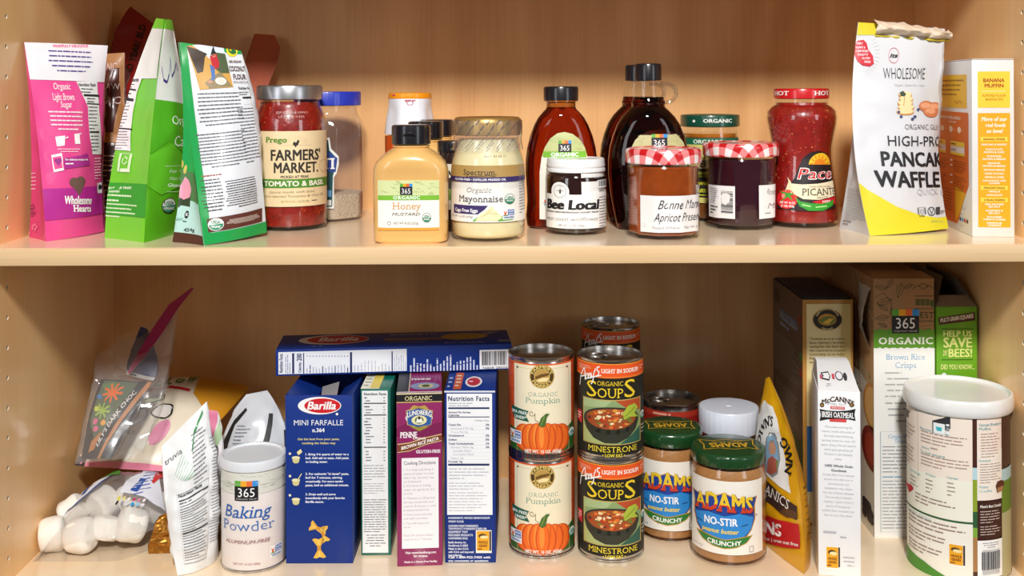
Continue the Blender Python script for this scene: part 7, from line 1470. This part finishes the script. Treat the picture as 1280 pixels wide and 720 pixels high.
U.rect(0, .40, 1, 1, 'd8d4c6', 1); U.poly([(0, .30), (1, .44), (1, .40), (0, .2)], 'b8a07c', 2); U.line([(.62, 0), (1, .16)], .006, 'c8b494', 2); U.line([(.55, 0), (.72, .5)], .01, 'c4a888', 2); U.line([(.9, .0), (.92, .4)], .008, 'c4a888', 2)
U.ell(.98, .50, .20, .09, 'c88c4a', 3); U.ell(.98, .50, .17, .075, 'e4b878', 4); U.ell(.96, .665, .22, .085, '7a1c1c', 3); U.ell(.96, .665, .15, .06, 'a83428', 4)
for k in range(5): U.lines(.55, .45 + .016 * k, .86, .46 + .016 * k, 1, '5a5650', 3, ragged=0, seed=k)
for k in range(9): U.ell(.80 + .05 * (k % 4), .90 + .022 * (k // 3), .05, .018, '1e2030', 3 + .1 * k)
c.mb.add([(-c.w / 2, -c.d / 2, c.h), (c.w / 2, -c.d / 2, c.h), (c.w / 2 - .004, -c.d / 2 + .03, c.h + .0035), (-c.w / 2 + .004, -c.d / 2 + .03, c.h + .0035)], [(0, 1, 2, 3)], KR2)
c.done()
mb = MB(); BGP = M('cfc8bc', .35, coat=.4)   # the torn inner bag poking out of the side
mb.grid(lambda u, v: Vector((-c.w / 2 - .0006 - .010 * math.sin(PI * v) * (1 - u) - .003 * abs(noise.noise(Vector((u * 6, v * 6, 3)))), -c.d / 2 + .006 + .045 * u, c.h - .012 - .075 * v * (1 - .3 * u))), 14, 14, BGP); mb.build('inner_bag_edge', c.t, sharp=60)
# ---- green cereal box with gable opening
yG = .152; xl, xr = at(1170.5, 400, yG).x, at(1221.5, 400, yG).x
BG = M('66a41c', .42, coat=.2)
c = Carton('green_cereal_box', 'bright green cereal box with folded open top at the right rear', 'cereal box', 0, 0, .15, hF(385.5, yG), 0, BG, pts=[(xl, yG), (min(xr, .5365), yG)])
A = c.face('front'); U = A.unit
A.poly([(1172.5, 397), (1218.5, 390), (1218.8, 400.5), (1173.5, 406)], '4a1c16', 2); P = A.layout('MULTI GRAIN SQUARES', 'b'); wd = max(p[0] for q_ in P for p in q_)
A.emit([[A.q(1175 + 41.5 * p[0] / wd, 403 - 6 * p[0] / wd - 5 * p[1]) for p in q_] for q_ in P], 'e8dcc8', 4)
A.rect(1177, 410.5, 1216, 411.6, '3a5a10', 2); A.rect(1177, 449, 1216, 450.1, '3a5a10', 2)
A.text('HELP US', 1179, 1214.5, 420.5, 7, 'dce48a', 3, w='b'); A.text('SAVE', 1179, 1215, 434, 12, 'dce48a', 3, w='b'); A.text('THE', 445, 437.5, 1184, 5, 'dce48a', 3, w='b', rot=90); A.text('BEES!', 1185.5, 1215, 446, 10, 'dce48a', 3, w='b'); A.text('DID YOU KNOW...', 1176, 1218, 461.5, 6, 'dce48a', 3, w='b'); A.ell(1180, 468.5, 3, 2.6, 'e8eef4', 3); A.ell(1181.5, 471.5, 2, 2.2, '2a2a2c', 3); A.lines(1185, 468, 1206, 472, 1, 'dce48a', 3)
c.done(); w, d, h = c.w, c.d, c.h
IN = M('8a7a6a', .6); IN_SHADE = M('2a1f1a', .7)
mb = MB(); mb.add([(-w / 2, -d / 2, h), (w / 2, -d / 2, h), (w / 2 - .004, -d / 2 + .018, h + .010), (-w / 2 + .006, -d / 2 + .018, h + .010)], [(0, 1, 2, 3)], IN); mb.build('front_flap', c.t)
for sx in (-1, 1):
    mb = MB(); mb.add([(sx * w / 2, -d / 2, h), (sx * w / 2, d / 2, h), (sx * (.004 if sx < 0 else .010), d / 2 - .03, h + .030), (sx * (.004 if sx < 0 else .010), -d / 2 + .03, h + .030)], [(0, 1, 2, 3)], IN); mb.build('side_flap', c.t)
mb = MB(); mb.box(-w / 2 + .001, w / 2 - .001, -d / 2 + .02, d / 2 - .001, h - .003, h + .0008, IN_SHADE, .0002); mb.build('inside_shade', c.t)  # thin slab on the closed top, its dark colour painted as the shaded inside
# ---- big hot cereal canister
J = Jar('hot_cereal_canister', 'large round cereal canister with translucent white lid at the right front', 'cereal canister', 1198, 730, 60, 0)
r = J.r; zlid = CAMZ - (506 - 112.4) * (J.yc + 1.1) / F; ztop = CAMZ - (489.5 - 112.4) * (J.yc + 1.1) / F
mb = MB(); mb.lathe([(r * .98, 0), (r, .0015), (r, zlid + .002)], M('4a2620', .42, coat=.3), 80); mb.lathe([(r + .0002, 0), (r + .001, .0008), (r + .001, .0028), (r + .0001, .0036)], STEEL, 80, closed=True); mb.build('canister_body', J.t)
LID2 = M('e6e6e4', .3, coat=.3, sss=.3)
R = r * 1.075; mb = MB(); mb.lathe([(R * .975, zlid - .003), (R, zlid - .001), (R * 1.003, zlid + .004), (R * .995, ztop - .003), (R * .975, ztop - .0006), (R * .95, ztop), (R * .925, ztop - .0008), (R * .905, ztop - .0035), (0, ztop - .0035)], LID2, 96); mb.build('lid', J.t)
mb = MB(); A = J.art(mb, lambda z: r, 60)
A.sag = lambda x: 14 * (1 - math.sqrt(max(0, 1 - (min(.97, abs(x - 1195) / 63)) ** 2))) + .055 * (1195 - x)      # rows sag with the rim
sg = A.sag; A.sag = None; A.rect(1139, 512, 1214, 735, 'eee0d2', 1); A.rect(1139, 602, 1214, 653, 'eceada', 2); A.rect(1139, 653, 1214, 655.5, '2c5a34', 3); A.rect(1139, 655.5, 1214, 735, 'ece8dc', 2); A.sag = sg
A.poly([(1139, 706), (1160, 712), (1185, 722), (1200, 733), (1139, 733)], '4a8a2c', 4)
A.text('Cooking Directions', 1141, 1180, 521, 4.6, '3a9aa8', 4, w='r', it=.15); A.rect(1153, 508, 1153.5, 610, 'c8b8a8', 3)
A.poly([(1170, 531.0), (1190, 521), (1190, 537), (1170, 547.0)], '2a2a30', 4); A.poly([(1171.2, 532.3), (1184, 532.3), (1184, 545.7), (1171.2, 545.7)], 'e8eef0', 5); A.poly([(1174, 537.0), (1181, 537.0), (1180, 542.0), (1175, 542.0)], '3ab4c0', 6); A.rect(1185.3, 532.5, 1188.8, 535.0, 'e8eef0', 5); A.rect(1185.3, 536.5, 1188.8, 541.0, '8a9096', 5); A.rect(1185.3, 542.0, 1188.8, 545.5, 'e8eef0', 5)
A.poly([(1137.5, 523), (1144, 522), (1144, 523.5), (1142, 524), (1142, 532), (1138, 532)], '2a2426', 4)
A.text('Microwave (one serving)', 1156, 1188, 545, 3, '3a9aa8', 4); A.lines(1157, 546, 1212, 563, 4, 'a88e84', 4, fill=.34, ragged=.2, seed=3); A.text('Hint:', 1158, 1167, 567, 2.6, '3a9aa8', 4); A.lines(1168, 564, 1188, 568, 1, 'a88e84', 4); A.text('To cook stovetop', 1156, 1184, 574, 3, '3a9aa8', 4); A.lines(1157, 575, 1213, 592, 4, 'a88e84', 4, fill=.34, ragged=.1, seed=4)
A.lines(1139, 538, 1150, 560, 4, 'a88e84', 4, fill=.34); A.lines(1139, 566, 1150, 592, 5, 'a88e84', 4, fill=.34, seed=2)
for x, s_ in ((1144, 'Servings'), (1162, 'Water'), (1186, 'Cereal')): A.text(s_, x, x + 12, 601, 2.8, '5aaab4', 4); A.lines(x, 604, x + 9, 624, 4, '9a8a80', 4, fill=.34, seed=x)
A.ell(1140.5, 621, 2.8, 3, 'b81c2c', 5); A.ell(1145, 621, 2.8, 3, 'b81c2c', 5); A.poly([(1138, 622), (1147.5, 622), (1143, 629)], 'b81c2c', 5)
A.lines(1150, 628, 1196, 642, 3, '947a70', 4, fill=.4, seed=5); A.text('Nutrient Claims', 1141, 1168, 655, 3.6, '5aaab4', 4, it=.15, w='l'); A.lines(1142, 657, 1206, 672, 3, '947a70', 4, fill=.42, seed=7); A.lines(1142, 674, 1192, 688, 3, '947a70', 4, fill=.42, seed=8); A.lines(1142, 690, 1182, 704, 3, '947a70', 4, fill=.42, seed=9)
grain(A, 1187, 682, 1206, 711)
A.rect(1219, 509, 1246, 592, 'efdfd2', 1); A.text('Oatmeal Blueberry', 1221, 1245, 532, 3.4, '3a9aa8', 4, it=.1); A.text('Muffins', 1221, 1234, 537.5, 3.4, '3a9aa8', 4, it=.1); A.lines(1223, 540, 1244, 572, 9, 'a88e84', 4, fill=.32, seed=2); A.rect(1219, 563, 1246, 625, 'f0e6da', 2); A.text('Directions:', 1221, 1234, 577, 2.8, '3a9aa8', 4); A.lines(1222, 578, 1245, 604, 8, 'a88e84', 4, fill=.34, seed=3)
A.text('Makes', 1221, 1231, 610, 3, '6ab4bc', 4, it=.1); A.text('12 muffins', 1221, 1235, 615, 3, '6ab4bc', 4, it=.1)
A.poly([(1239, 606), (1241, 601), (1245, 600), (1248, 602), (1248.5, 607), (1246.5, 614), (1240.5, 615)], '5a2c1c', 4); A.poly([(1240.5, 609), (1247.5, 607.5), (1246.5, 614), (1241, 615)], 'a87850', 5)
A.rect(1214, 585, 1219, 600, 'b4d4dc', 2); A.rect(1246, 585, 1259, 600, 'b4d4dc', 2); A.rect(1214, 600, 1219, 640, '8aa02c', 2); A.rect(1246, 600, 1259, 640, '6a8a2c', 2); A.rect(1214, 640, 1219, 660, '2c5a34', 2); A.rect(1214, 660, 1219, 672, '7aa83a', 2); A.rect(1214, 672, 1219, 715, 'a87a4a', 2); A.rect(1246, 640, 1259, 722, 'b8b48a', 2)
A.rect(1219, 627, 1246, 672, '3c1e18', 3); A.text("Mom's Best Cereals", 1222, 1244.5, 634, 3.4, 'f0e8e0', 5, w='b'); A.lines(1222, 637, 1244.5, 654, 5, 'c8b4a8', 5, fill=.4, seed=4); A.lines(1222, 656, 1244.5, 669, 4, 'c8b4a8', 5, fill=.4, seed=6)
A.rect(1219, 675, 1246, 722, 'f2f2f0', 3); A.lines(1224, 677, 1243, 685, 3, '8a8a90', 4, fill=.4, align='c'); A.barcode(1221, 687, 1245, 718, 3, 21)
mb.build('label', J.t)

for o in [q_ for q_ in COL.objects if q_.type == 'EMPTY' and q_.parent is None]: nest(o)
